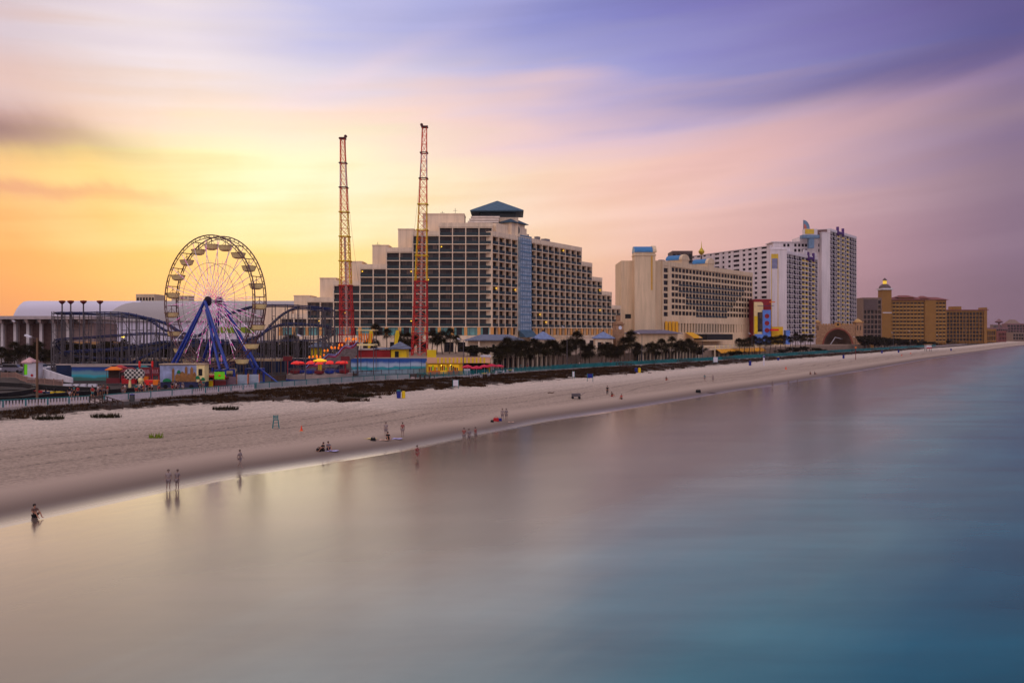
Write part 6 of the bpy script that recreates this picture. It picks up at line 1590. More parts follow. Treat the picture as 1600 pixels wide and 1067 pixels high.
# arcades under the terrace
def arcade(label, pa, pb, off, ncol, colm, darkm, h=TZ - GZ, awn=None):
    u0, u1 = uv(*ray(pa, off))[0], uv(*ray(pb, off))[0]; P = xy(u0, look(T_PR, u0) + off); Q = xy(u1, look(T_PR, u1) + off)
    t = thing('arcade', label, 'arcade', (P[0], P[1], GZ), math.atan2(Q[1] - P[1], Q[0] - P[0])); Lg = math.hypot(Q[0] - P[0], Q[1] - P[1])
    MB().bx(-.4, Lg + .4, -.2, 2.4, h, h + .7).build('roof_beam', colm, t)
    MB().bx(0, Lg, 1.6, 1.8, 0, h).build('painted_shade_panel', darkm, t)  # dark panel stands in for the shade of the recess
    each('column', colm, t, MB().bx(-.28, .28, 0, .5, 0, h), [(Lg * i / ncol, 0, 0) for i in range(ncol + 1)])
    if awn:
        m = MB(); m.add([(0,-2.2,h-.9),(Lg/ncol*.92,-2.2,h-.9),(Lg/ncol*.92,-.22,h+.3),(0,-.22,h+.3),(0,-2.2,h-1.3),(Lg/ncol*.92,-2.2,h-1.3)], [(0,1,2,3),(4,5,1,0)])
        each('awning', awn, t, m, [(Lg * i / ncol, 0, 0) for i in range(ncol)])
        rl = MB(); rl.beam((0, 0, h + 1.8), (Lg, 0, h + 1.8), .08); rl.beam((0, 0, h + 1.3), (Lg, 0, h + 1.3), .05); rl.build('balustrade', steel, t)
        each('finial_post', mat('cream_paint', (0,0,0)), t, MB().bx(-.12, .12, -.1, .1, h + .7, h + 2.1), [(Lg * i / ncol, 0, 0) for i in range(ncol + 1)])
    return t, Lg
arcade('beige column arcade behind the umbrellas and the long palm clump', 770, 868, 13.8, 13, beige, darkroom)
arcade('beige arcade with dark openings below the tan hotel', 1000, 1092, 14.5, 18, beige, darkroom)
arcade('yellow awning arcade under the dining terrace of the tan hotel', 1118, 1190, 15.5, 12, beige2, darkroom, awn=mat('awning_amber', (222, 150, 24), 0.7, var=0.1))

# bandshell
def bandshell():
    x, Y = ray(1309, 30); s = Y / F; o = XA(1270, Y); t = thing('bandshell', 'stone bandshell with big brick arch and two domed towers', 'bandshell', (o, Y, GZ))
    X = lambda px: (px - 1270) * s
    Z = lambda py: ZA(py, Y) - GZ
    m = MB(); cx_, rw, rh, zb = X(1309), 22.5 * s, Z(514.5), 0.0; n = 20
    arch = [(cx_ + rw * math.cos(math.pi * i / n), (rh) * math.sin(math.pi * i / n) ** 0.85) for i in range(n + 1)]
    x0, x1, zt_ = X(1281), X(1337), Z(507.5)
    for i in range(n):
        (a, za), (b, zb_) = arch[i], arch[i + 1]; m.add([(a,0,za),(b,0,zb_),(b,0,zt_),(a,0,zt_),(a,1.2,za),(b,1.2,zb_),(b,1.2,zt_),(a,1.2,zt_)], [(0,1,2,3),(4,7,6,5),(0,4,5,1),(3,2,6,7)])
    m.bx(x0, cx_ - rw + .0, 0.01, 1.19, 0, zt_ - .01); m.bx(cx_ + rw, x1, 0.01, 1.19, 0, zt_ - .01); m.build('front_wall', stone, t)
    m = MB()
    for k_, (dr, y0, y1) in enumerate(((1.0, -.25, -.02),)):
        for i in range(n):
            (a, za), (b, zb_) = arch[i], arch[i + 1]; f = lambda p, z: (cx_ + (p - cx_) * (1 + .9 / rw), z * (1 + .9 / rh))
            c, d = f(b, zb_), f(a, za); m.add([(a,y0,za),(b,y0,zb_),(c[0],y0,c[1]),(d[0],y0,d[1]),(a,y1,za),(b,y1,zb_),(c[0],y1,c[1]),(d[0],y1,d[1])], [(0,1,2,3),(0,4,5,1),(3,2,6,7)])
    m.build('brick_arch', mat('arch_brick', (140, 72, 56), 0.8, var=0.3, scale=2), t)
    m = MB(); vs = []
    for i in range(n + 1):
        for j in range(6):
            q = j / 5; k = 1 - q * .55; vs.append((cx_ + (arch[i][0] - cx_) * k, 1.21 + 7 * q, arch[i][1] * k))
    m.add(vs, [(i*6+j, (i+1)*6+j, (i+1)*6+j+1, i*6+j+1) for i in range(n) for j in range(5)]); m.bx(cx_ - rw, cx_ + rw, 8.3, 8.6, 0, Z(514.5) * .6); m.build('shell_vault', mat('vault_brown', (92, 70, 52), 0.8, var=0.2), t)
    MB().bx(cx_ - rw + .1, cx_ + rw - .1, 1.3, 8, 0, 1.1).build('stage', concrete, t)
    for pa, pb, nm in ((1270, 1281.5, 0), (1336.5, 1348, 1)):
        w = X(pb) - X(pa); a = X(pa)
        MB().bx(a, a + w, -.4, w - .4, 0, Z(504)).build('tower', stone, t)
        MB().bx(a - .4, a + w + .4, -.8, w, Z(504), Z(502.8)).build('tower_cornice', mat('cornice_gold', (190, 140, 80), 0.8), t)
        MB().lathe([(w * .55, 0), (w * .45, .8), (w * .2, 1.6), (.15, 1.9), (.1, 2.8)], (a + w/2, w/2 - .4, Z(502.8)), 12).build('dome', mat('dome_gold', (200, 156, 96), 0.7), t)
        each('tower_window', darkroom, t, MB().bx(0, .5, -.46, -.41, Z(516), Z(509)), [(a + w * .2, 0, 0), (a + w * .62, 0, 0)])
    each('merlon', mat('cornice_gold', (0,0,0)), t, MB().bx(0, .9, -.1, 1.0, zt_, zt_ + .7), [(x0 + .3 + i * 1.75, 0, 0) for i in range(int((x1 - x0) / 1.75))])
    MB().bx(cx_ - 1.6, cx_ + 1.6, -.3, .9, zt_ - 1.4, zt_ + 1.6).build('crest', mat('cornice_gold', (0,0,0)), t)
    MB().lathe([(0.02, -.05), (.8, -.05), (.8, .05), (.02, .05)], n=14).build('crest_disc', darkroom, t, M=Matrix.Translation((cx_, -.36, zt_ + .2)) @ Matrix.Rotation(R(90), 4, 'X'))
    return cx_ + o, Y
bc = bandshell()
t = thing('boom_lift', 'white boom lift with raised arm on the bandshell stage', 'lift', (bc[0] - 4, bc[1] + 3, GZ + 1.1))
m = MB(); m.bx(-1.4, 1.4, -.8, .8, .35, 1.2); m.build('chassis', whitep, t); MB().beam((0,0,1.2), (3.6,0,6.6), .4).build('arm', whitep, t); MB().beam((3.6,0,6.5), (7.2,0,5.6), .3).build('jib', whitep, t); MB().bx(7, 8, -.5, .5, 5, 6).build('basket', steel, t)
each('wheel', black, t, MB(Matrix.Rotation(R(90), 4, 'X')).lathe([(.4, -.15), (.4, .15)], n=12), [(a, b, .4) for a in (-.9, .9) for b in (-.8, .8)])

# colourful building beside the tan hotel
Y = 466; o = XA(1177.5, Y); s = Y / F; X = lambda px: (px - 1177) * s; Z = lambda py: ZA(py, Y) - TZ
t = thing('colourful_ride_building', 'red, cream and blue painted building with curved cream front', 'building', (o, Y, TZ))
mar = mat('deep_red_render', (140, 34, 40), 0.7); skyb = mat('sky_blue_render', (92, 130, 206), 0.7)
MB().bx(X(1177), X(1204.5), 0, 14, 0, Z(467.5)).build('red_frame', mar, t)
n = 8; poly = [(X(1177), .05), (X(1191), .05)] + [(X(1191) - 4 * s + 4 * s * math.cos(i / n * 1.57), Z(472) - 4 * s + 4 * s * math.sin(i / n * 1.57)) for i in range(n + 1)] + [(X(1177), Z(472))]
MB().prism(poly, -1.2, -.02).build('cream_front', mat('cream_yellow', (232, 206, 150), 0.7, var=0.1), t)
MB().bx(X(1177), X(1182), -1.5, -1.21, .1, Z(494)).build('yellow_strip', yellow, t)
MB().bx(X(1182.2), X(1189), -1.5, -1.21, Z(518), Z(488)).build('dark_plant_panel', gF, t)  # flat dark panel stands in for a plant
MB().bx(X(1189.5), X(1202), -2.2, -1.3, 0, Z(484.5)).build('blue_stair_tower', skyb, t)
MB().bx(X(1181), X(1206), -2.6, -2.4, Z(478.4), Z(477.6)).build('blue_beam', mat('dark_blue_beam', (40, 50, 90), .6), t)
MB().bx(X(1199), X(1208), -2.8, -2.65, Z(473), Z(471.5)).build('amber_bracket', orange, t)
each('red_scallop', mar, t, MB(Matrix.Rotation(R(90), 4, 'X')).lathe([(.05, 0), (1.3, 0), (1.3, .1), (.05, .1)], n=12), [(X(1196), -2.21, Z(py)) for py in (494, 505, 516)])
MB().bx(X(1205), X(1223), 0, 8, 0, Z(510.5)).build('yellow_annex', mat('shop_yellow', (0,0,0)), t)
MB().bx(X(1200), X(1212), -5, -2.3, Z(517), Z(514)).build('red_canopy', mat('bright_red', (0,0,0)), t)
MB().bx(X(1176), X(1200), -4, -2.5, 0, Z(522)).build('blue_base', skyb, t)
MB().bx(X(1226), X(1232), -2, 2, 0, Z(516)).build('blue_kiosk', skyb, t)

# open-sided pavilion with white roof by the far hotels, tents
x, y = ray(1500, 26); t = thing('white_roofed_pavilion', 'white swept roof pavilion before the flat roofed ochre hotel', 'pavilion', (x, y, GZ)); s = y / F
MB().add([(-4*s*1,0,ZA(517,y)-GZ-2),(-8*s,0,ZA(510,y)-GZ),(12*s,0,ZA(517,y)-GZ),(-8*s,10,ZA(510,y)-GZ),(12*s,10,ZA(517,y)-GZ),(-4*s,10,ZA(517,y)-GZ-2)],[(0,1,2),(1,3,4,2),(3,5,4),(0,5,3,1),(0,2,4,5)]).build('roof', whitep, t)
MB().bx(-6*s, 9*s, 1, 9, 0, ZA(519, y) - GZ).build('wall', ochre, t)
x, y = ray(1465, 20); t = thing('blue_tent', 'dark blue pointed tent near the far lifeguard tower', 'tent', (x, y, GZ)); MB().lathe([(5, 2.5), (3, 5), (.1, 9)], n=8).build('canopy', mat('tent_blue', (26, 26, 70), 0.7), t)
each('pole', steel, t, MB().tube((0,0,0),(0,0,2.6),.1), [(4*math.cos(a), 4*math.sin(a), 0) for a in (0.4, 2, 3.5, 5)])
x, y = ray(1355, 14); t = thing('event_tent', 'white topped tent and ochre kiosk right of the bandshell', 'tent', (x, y, GZ)); s = y / F
MB().prism([(-4*s, 4.4), (5*s, 4.4), (4*s, 6.6), (-4*s, 6.6)], 0, 4).build('canopy', mat('lilac_canvas', (188, 186, 214), 0.7), t); MB().bx(5.2*s, 10*s, 0, 5, 0, 6).build('kiosk', ochre, t)
each('pole', steel, t, MB().bx(-.1,.1,0,.2,0,4.4), [(-3.8*s,0,0),(4.6*s,0,0)])
t = thing('lifeguard_tower', 'white and red lifeguard tower far along the sand', 'lifeguard tower', on(1450, 549)); 
MB().bx(-1.6, 1.6, -1.4, 1.4, 1.8, 4.2).build('cabin', whitep, t); MB().bx(-2, 2, -1.8, 1.8, 4.2, 4.6).build('roof', ochre, t); MB().bx(-1.62, 1.62, -1.45, -1.41, 1.8, 2.5).build('red_band', red, t)
each('leg', steel, t, MB().bx(-.12, .12, -.12, .12, 0, 1.8), [(a, b, 0) for a in (-1.4, 1.4) for b in (-1.2, 1.2)])
# ------------------------------------------------------------------ cars, karts, small structures
def car_proto(van=False):
    t = thing('parked_car', 'proto car to be removed soon', 'car', (0,0,-500)); h = 2.0 if van else 1.45
    body = [(-2.2,.35),(2.2,.35),(2.25,.75),(2.1,.95),(1.2,1.0),(-2.1,1.0),(-2.25,.7)] if not van else [(-2.4,.4),(2.4,.4),(2.45,.9),(2.3,1.2),(1.7,1.3),(-2.4,1.3)]
    m = MB(); m.prism(body, -.88, .88); m.build('body', mat('car_white', (190, 186, 192), 0.3, spec=0.6), t)
    top = [(1.0,1.0),(.45,h-.04),(-1.1,h),(-1.9,1.0)] if not van else [(1.6,1.3),(1.0,h),(-2.35,h),(-2.35,1.3)]
    m = MB(); m.prism([(x * .96, z) for x, z in top], -.74, .74); m.build('window', mat('car_glass', (26, 28, 34), 0.1, spec=0.8), t)
    m = MB(); m.prism([(top[1][0] + .05, h - .02), (top[2][0] - .05, h - .02 + .03), (top[2][0], h + .05), (top[1][0], h + .03)], -.76, .76); m.build('roof', mat('car_white', (0,0,0)), t)
    for x in (-1.4, 1.4):
        for y in (-.82, .82): MB(Matrix.Translation((x, y, .34)) @ Matrix.Rotation(R(90), 4, 'X')).lathe([(.2, -.12), (.34, -.12), (.34, .12), (.2, .12)], n=14).build('wheel', black, t)
    for y in (-.6, .6): MB().bx(2.2, 2.28, y - .18, y + .18, .62, .78).build('headlight', whitep, t); MB().bx(-2.28, -2.2, y - .18, y + .18, .62, .8).build('tail_light', red, t)
    return t
CAR, VAN = car_proto(), car_proto(True)
def recolor(o, part, m_):
    for c in o.children:
        if c.name.split('.')[0] in part: c.material_slots[0].link = 'OBJECT'; c.material_slots[0].material = m_
silver = mat('car_silver', (120, 116, 128), 0.3, 0.4, spec=.6); dgrey = mat('car_dark', (52, 50, 56), 0.3, spec=.6); cwhite = mat('car_white', (0,0,0)); carb = mat('car_blue', (40, 52, 84), .3, spec=.6)
for i, (px, d, rz, v, m_, lab) in enumerate(((3, 214, 8, 0, cwhite, 'white parked car at the left edge beneath the palms'), (21, 208, 4, 1, silver, 'silver minivan beside the striped kiosk'), (63, 212, -10, 1, cwhite, 'white van right of the timber lamp pole'), (78, 226, 0, 0, cwhite, 'white car behind the white van'), (101, 222, 5, 0, silver, 'silver car left of the navy wall under the masts'), (122, 224, 0, 1, dgrey, 'dark van behind the painted sea wall'), (139, 222, 0, 1, cwhite, 'white van behind the painted sea wall'), (158, 226, 0, 0, silver, 'silver car behind the coaster columns'), (176, 224, 0, 0, cwhite, 'white car behind the coaster columns'), (195, 228, 0, 0, dgrey, 'dark car under the glowing lamp'), (214, 226, 0, 1, cwhite, 'white van right of the glowing lamp'), (236, 228, 0, 0, silver, 'silver car behind the wheel left leg'), (46, 236, 0, 0, dgrey, 'dark car in the shade of the palms'), (12, 240, 0, 0, carb, 'blue car in the shade of the palms'))):
    o = dup(VAN if v else CAR, (XA(px, d), d, GZ + .02), R(rz + (180 if i % 3 == 0 else 0)), lab, 'cars parked behind the rides'); recolor(o, ('body', 'roof'), m_)
# striped kiosk, white curved ramp wall, timber railing
d = 176; t = thing('striped_kiosk', 'white kiosk with red and white tent roof and green poster', 'kiosk', (XA(36, d), d, GZ)); k = d / F
hh = ZA(566, d) - GZ
MB().bx(0, 21*k, 0, 2.4, 0, hh*.98).build('wall', whitep, t); MB().pyr(-.3, 2.0, -.3, 2.4, hh*1.02, hh*1.02 + 1.0).build('tent_roof', mat('pink_stripe_canvas', (206, 160, 156), 0.7, var=.3, scale=4), t)
MB().bx(-.2, 21*k + .2, -.25, 2.5, hh*.985, hh*1.0).build('red_eave', maroon, t); MB().bx(.3, .9, -.06, -.01, 1.0, hh - .4).build('green_poster', green, t); MB().bx(.1, .28, -.05, -.01, 0.9, hh - .3).build('opening', darkroom, t)
MB().lathe([(.02, 0), (.28, 0), (.28, .05), (.02, .05)], n=12).build('round_sign', red, t, M=Matrix.Translation((14*k, -.02, .9)) @ Matrix.Rotation(R(90), 4, 'X'))
def ribbon_thing(name, label, cat, P, w, h, m_, part='panel', posts=None, z=GZ, rail=None):
    W = [G(px, py, z) for px, py in P]; o = W[0]; t = thing(name, label, cat, (o[0], o[1], z)); m = MB(); W = [(a - o[0], b - o[1]) for a, b in W]
    hs = h if isinstance(h, list) else [h] * len(W)
    for (p, q, h1, h2) in zip(W, W[1:], hs, hs[1:]):
        dx, dy = q[0]-p[0], q[1]-p[1]; L_ = math.hypot(dx, dy) + 1e-6; nx, ny = -dy/L_*w/2, dx/L_*w/2
        m.add([(p[0]-nx,p[1]-ny,0),(p[0]+nx,p[1]+ny,0),(q[0]+nx,q[1]+ny,0),(q[0]-nx,q[1]-ny,0),(p[0]-nx,p[1]-ny,h1),(p[0]+nx,p[1]+ny,h1),(q[0]+nx,q[1]+ny,h2),(q[0]-nx,q[1]-ny,h2)], [(0,3,2,1),(4,5,6,7),(0,1,5,4),(1,2,6,5),(2,3,7,6),(3,0,4,7)])
    m.build(part, m_, t)
    return t, W
ribbon_thing('ramp_wall', 'white curving ramp wall sweeping down from the kiosk', 'wall', [(58,590),(70,592),(84,594),(98,596),(113,598)], .3, [2.6, 2.1, 1.7, 1.3, 1.0], whitep)
def railing(label, P, z=GZ, h=1.1, m_=None, n=9):
    W = [G(px, py, z) for px, py in P]; o = W[0]; t = thing('timber_railing', label, 'railing', (o[0], o[1], z)); W = [(a - o[0], b - o[1]) for a, b in W]; m_ = m_ or brownw
    for (p, q) in zip(W, W[1:]):
        m = MB(); m.beam((p[0], p[1], h), (q[0], q[1], h), .1); m.beam((p[0], p[1], .15), (q[0], q[1], .15), .1)
        for i in range(n): s = (i + .5) / n; m.beam((p[0] + (q[0]-p[0])*s, p[1] + (q[1]-p[1])*s, .15), (p[0] + (q[0]-p[0])*s, p[1] + (q[1]-p[1])*s, h), .09)
        m.build('balustrade', m_, t)
    each('post', m_, t, MB().bx(-.09, .09, -.09, .09, 0, h + .15), [(p[0], p[1], 0) for p in W])
tp = mat('pinkish_timber', (150, 116, 100), .8, var=.2)
railing('pinkish timber railing stepping down beside the striped kiosk', [(2,590),(12,590),(24,590),(32,594),(42,598),(56,600),(70,601),(84,602),(98,603)], m_=tp)
railing('dark timber railing right of the scrambler ride', [(552,588),(566,587),(580,586.5),(596,586)], m_=dwood)
railing('timber railing left of the scrambler ride', [(424,597),(434,596),(446,594)], m_=brownw)
tyre = mat('tyre_barrier', (26, 22, 22), .8, var=.3, scale=3)
for P, lab in (([(-12,603),(14,604),(38,605),(52,607),(57,610)], 'low black tyre barrier nearest the timber railing'), ([(57,612),(46,615),(28,618),(8,621),(-12,623)], 'curved black tyre barrier round the kart loop'), ([(-12,629.5),(30,628),(70,623.5),(110,620),(150,617),(190,614),(225,611.5)], 'long black tyre barrier beside the promenade'), ([(62,607),(84,609),(110,610.5),(140,611.5),(170,611.5)], 'black tyre barrier behind the karts')):
    ribbon_thing('tyre_barrier', lab, 'barrier', P, .7, .75, tyre, 'tyre_wall')
for i, (px, w) in enumerate(((99, 14), (115, 9), (126, 9), (138, 14))):
    x, y = G(px, 608.5, GZ); k = y / F; t = thing('white_barrier', 'white water barrier, %s of four beside the kart track' % ORD[i], 'barrier', (x, y, GZ), 0, 'white barriers at the kart track')
    m = MB(); m.prism([(0,0),(w*k-.06,0),(w*k-.06,.25),(w*k-.1,.95),(.05,.95),(0,.25)], -.25, .25); m.build('shell', whitep, t); MB().bx(.06, w*k - .12, -.27, -.252, .42, .48).build('seam', steel, t)
kp = thing('go_kart', 'x', 'go-kart', (0,0,-500))
m = MB(); m.prism([(-.9,.1),(.9,.1),(1.0,.25),(.3,.35),(-.9,.4)], -.35, .35); m.build('body', red, kp)
MB().bx(-.6, -.45, -.25, .25, .35, .85).build('seat', black, kp); MB().tube((.25,0,.35), (.0,0,.7), .03).build('steering_column', black, kp)
for x in (-.65, .65):
    for y in (-.55, .55): MB(Matrix.Translation((x, y, .16)) @ Matrix.Rotation(R(90), 4, 'X')).lathe([(.16, -.09), (.16, .09)], n=10).build('wheel', black, kp)
for i, (px, py, m_) in enumerate(((66,613.5,red),(79,614.5,carb),(92,615,yellow),(118,616,red),(150,614,carb))):
    o = dup(kp, (*G(px, py, GZ + .1), GZ), R(i * 25), 'go-kart, %s of five from the left on the track' % ORD[i], 'go-karts lined up on the track', 1.25); recolor(o, ('body',), m_)
# bins, notices, chair and other beach things
def barrel(label, x, y, z, m_, lidm, r=.32, h=.95):
    t = thing('litter_bin', label, 'bin', (x, y, z)); MB().lathe([(r*.92, 0), (r, h*.5), (r*.95, h)], n=14).build('drum', m_, t); MB().lathe([(r*1.05, h), (r*1.0, h+.08), (.1, h+.16)], n=14).build('lid', lidm, t)
bb = mat('bin_blue', (20, 34, 120), .5); 
x, y, z = on(623, 622); barrel('blue bin with teal lid beside its yellow twin on near sand', x, y, z, bb, teal, .36, 1.2); barrel('yellow bin beside a blue twin on near sand', x + .75, y + .3, z, yellow, yellow, .3, 1.0)
x, y, z = on(994, 582); barrel('blue bin beside its yellow twin before the clock tower', x, y, z, bb, bb, .38, 1.1); barrel('yellow bin beside a blue twin before the clock tower', x + .85, y, z, yellow, yellow, .38, 1.1)
x, y = ray(206.5, 1.5); barrel('large grey drum with blue lid on the promenade edge', *ray(206.5, -.5), 3.0, mat('drum_grey', (78, 76, 72), .6), bb, .36, 1.2)
x, y, z = on(1216, 563); barrel('small blue bin beside yellow one below the bandshell palms', x, y, z, bb, yellow, .45, 1.3)
for px, py, lab in ((1172, 571, 'lone blue bin below the dark beach steps'), (1318, 560, 'blue bin right of the dark mound'), (1378, 552, 'blue bin below the third far beach steps'), (1404, 551, 'blue bin near the far lifeguard tower'), (1486,548,'tiny blue bin on the farthest sand')):
    x, y, z = on(px, py); barrel(lab, x, y, z, bb, bb, .45, 1.4)
def notice(label, px, py, w, h, m_, leg=1.0):
    x, y, z = on(px, py); t = thing('notice_board', label, 'sign', (x, y, z)); MB().bx(-w/2, w/2, -.03, .03, leg * .5, leg * .5 + h).build('board', m_, t)
    for s in (-1, 1): MB().beam((s*w*.52, 0, 0), (s*w*.52, 0, leg * .5 + h + .1), .09).build('leg', teal, t)
notice('white notice board on teal legs on the dune below the shop', 712, 607, 1.0, 1.1, whitep)
notice('small white notice on a teal post on the dune before the palms', 896, 592, .5, 1.2, whitep)
notice('white notice board at the seawall under the tan hotel', 1118, 568, 1.5, 1.7, whitep)
notice('blue round topped notice on a post before the palm clump', 922, 596, 1.2, .9, bb, 1.6)
x, y, z = on(1193.5, 571); t = thing('marker_post', 'tall white marker post on sand beside dark steps', 'post', (x, y, z)); MB().bx(-.25, .25, -.15, .15, 0, 3.4).build('post', whitep, t); MB().bx(-.26, .26, -.18, -.155, 2.7, 3.3).build('label_plate', bb, t)
x, y, z = on(1337, 562); t = thing('marker_post', 'thin red marker pole on sand before the bandshell', 'post', (x, y, z)); MB().tube((0,0,0),(0,0,5.0),.14).build('pole', maroon, t); MB().lathe([(.05,0),(.4,.1),(.4,.5),(.05,.6)],(0,0,5.0),8).build('cap', orange, t)
x, y, z = on(431, 669); t = thing('lifeguard_chair', 'small teal lifeguard chair standing alone on the near sand', 'chair', (x, y, z), R(20))
for s in (-1, 1):
    for q in (-1, 1): MB().beam((s*.38, q*.4, 0), (s*.26, q*.24, 1.0), .08).build('leg', teal, t)
MB().bx(-.32, .32, -.3, .3, 1.0, 1.06).build('seat', teal, t)
m = MB()
for i in range(3): m.bx(-.3, .3, .26, .31, 1.12 + i*.16, 1.22 + i*.16)
m.bx(-.3, -.24, .25, .3, 1.06, 1.6); m.bx(.24, .3, .25, .3, 1.06, 1.6); m.build('backrest', teal, t)
m = MB(); m.beam((-.34,-.38,.35),(.34,-.38,.35),.05); m.beam((-.3,-.3,.7),(.3,-.3,.7),.05); m.build('rung', teal, t)
x, y, z = on(471, 673); t = thing('traffic_cone', 'orange cone alone on the near sand', 'cone', (x, y, z)); MB().bx(-.2, .2, -.2, .2, 0, .04).build('base', orange, t); MB().lathe([(.15, .04), (.03, .65)], n=12).build('cone', mat('cone_orange', (230, 70, 30), .5), t)
for px, py, lab in ((1228, 577, 'orange cone on the middle sand below the bandshell palms'), (1409, 556, 'orange cone on far sand left of the lifeguard tower'), (1423, 553, 'orange cone on far sand nearest the lifeguard tower')):
    x, y, z = on(px, py); t = thing('traffic_cone', lab, 'cone', (x, y, z)); MB().bx(-.3, .3, -.3, .3, 0, .05).build('base', orange, t); MB().lathe([(.25, .05), (.05, .95)], n=12).build('cone', mat('cone_orange', (0,0,0)), t)
def towel(label, px, py, m_, w=1.9, l=.9, rz=0):
    x, y, z = on(px, py); t = thing('beach_towel', label, 'towel', (x, y, z + .02), R(rz)); m = MB(); n = 8; vs = []
    for i in range(n + 1):
        for j in range(4): vs.append((w * (i / n - .5), l * (j / 3 - .5), .03 + .02 * math.sin(i * 1.7 + j)))
    m.add(vs, [(i*4+j, (i+1)*4+j, (i+1)*4+j+1, i*4+j+1) for i in range(n) for j in range(3)]); m.build('cloth', m_, t)
lil = mat('lilac_towel', (186, 176, 222), .8, var=.15); yl = mat('straw_towel', (220, 190, 110), .8); pk = mat('peach_towel', (220, 176, 150), .8)
towel('lilac towel beside the pair sitting by the glowing shallows', 517, 704.5, lil, 1.6, .8, -8); towel('straw yellow towel, left of three on the wet sand', 578, 685.5, yl, 1.6, .8, -12); towel('peach towel between the yellow and lilac ones', 597, 687.5, pk, 1.5, .7, 5); towel('lilac towel, right of three on the wet sand', 618, 685.5, lil, 1.6, .8, -6); towel('pale towel near the red bag by the water', 797, 659.5, pk, 1.2, .6); towel('dark towel far along the water edge', 1108, 613.5, brownw, 3.0, 1.0)
def bag(label, px, py, m_, s=.5):
    x, y, z = on(px, py); t = thing('beach_bag', label, 'bag', (x, y, z)); MB().prism([(-s*.6,0),(s*.6,0),(s*.5,s*.7),(-s*.5,s*.7)], -s*.25, s*.25).build('body', m_, t); m = MB(); m.path([(s*.35*math.cos(a), 0, s*.65 + s*.35*math.sin(a)) for a in (0,.6,1.2,1.9,2.5,3.14)], .025, 5); m.build('handle', m_, t)
bag('dark bag beside the yellow towel', 583, 688.5, black, .5); bag('dark bag left of the lilac towel pair', 498, 705, black, .45); bag('red bag near the water in mid beach', 775, 658, red, .7); bag('small dark bag left of the red bag', 769, 659.5, black, .4); bag('blue bag beside the red bag', 781, 657.5, bb, .5); bag('dark bag at the far water edge', 1091, 613.5, black, .9)
x, y, z = on(900, 623); t = thing('beach_wagon', 'grey folding beach wagon on the open sand', 'wagon', (x, y, z)); MB().bx(-.8, .8, -.35, .35, .4, .95).build('tub', steel, t); MB().beam((.8,0,.6),(1.6,0,1.1),.06).build('handle', steel, t)
for a in (-.6, .6):
    for b in (-.38, .38): MB(Matrix.Translation((a, b, .22)) @ Matrix.Rotation(R(90), 4, 'X')).lathe([(.22, -.06), (.22, .06)], n=12).build('wheel', black, t)
t = thing('driftwood', 'small reddish driftwood piece on the open sand', 'driftwood', on(860, 614.5)); m = MB(); m.path([(-.5,0,.08),(-.1,.1,.14),(.3,0,.1),(.7,-.1,.2)], .09, 6); m.build('branch', brownw, t)

# ------------------------------------------------------------------ people
skin = mat('skin', (168, 116, 90), .6, var=.05); hairm = mat('dark_hair', (40, 28, 22), .7)
def skinned(name, J, E, m_, parent, sub=1, root=0):
    me = bpy.data.meshes.new(name); me.from_pydata([j[0] for j in J], E, []); me.materials.append(m_)
    o = bpy.data.objects.new(name, me); COL.objects.link(o); o.parent = parent
    md = o.modifiers.new('skin', 'SKIN'); md.use_smooth_shade = True
    for i, j in enumerate(J):
        v = me.skin_vertices[0].data[i]; r = j[1]; v.radius = (r, r) if not isinstance(r, tuple) else r; v.use_root = i == root
    s = o.modifiers.new('sub', 'SUBSURF'); s.levels = sub; s.render_levels = sub
    return o
def pose(kind):
    # joints: pelvis, belly, chest, neck, head, crown, shoulders/elbows/wrists, hips/knees/ankles/toes; faces -y
    P = dict(pel=(0,0,.95), bel=(0,0,1.14), che=(0,.01,1.34), nec=(0,.01,1.5), hea=(0,-.015,1.6), cro=(0,0,1.70))
    for s, n in ((-1,'l'),(1,'r')):
        P['sh'+n] = (s*.17,.01,1.41); P['el'+n] = (s*.23,.03,1.13); P['wr'+n] = (s*.24,-.06,.88); P['ha'+n] = (s*.24,-.08,.80)
        P['hi'+n] = (s*.095,0,.88); P['kn'+n] = (s*.11,-.02,.48); P['an'+n] = (s*.115,.02,.09); P['to'+n] = (s*.13,-.14,.04)
    if kind == 'walk':
        P['knl'] = (-.1,-.18,.5); P['anl'] = (-.1,-.25,.1); P['tol'] = (-.11,-.42,.06); P['knr'] = (.1,.06,.48); P['anr'] = (.1,.3,.16); P['tor'] = (.11,.2,.04)
        P['ell'] = (-.23,.14,1.15); P['wrl'] = (-.22,.16,.92); P['hal'] = (-.21,.14,.84); P['elr'] = (.23,-.08,1.14); P['wrr'] = (.2,-.24,.97); P['har'] = (.19,-.3,.92)
    if kind == 'sit':
        d = -.80
        for k in list(P): P[k] = (P[k][0], P[k][1], P[k][2] + d)
        for s, n in ((-1,'l'),(1,'r')):
            P['kn'+n] = (s*.15,-.38,.42); P['an'+n] = (s*.13,-.68,.09); P['to'+n] = (s*.14,-.84,.05); P['el'+n] = (s*.25,-.16,.42); P['wr'+n] = (s*.16,-.36,.47); P['ha'+n] = (s*.12,-.42,.47)
            P['hi'+n] = (s*.1,-.04,.12)
    return P
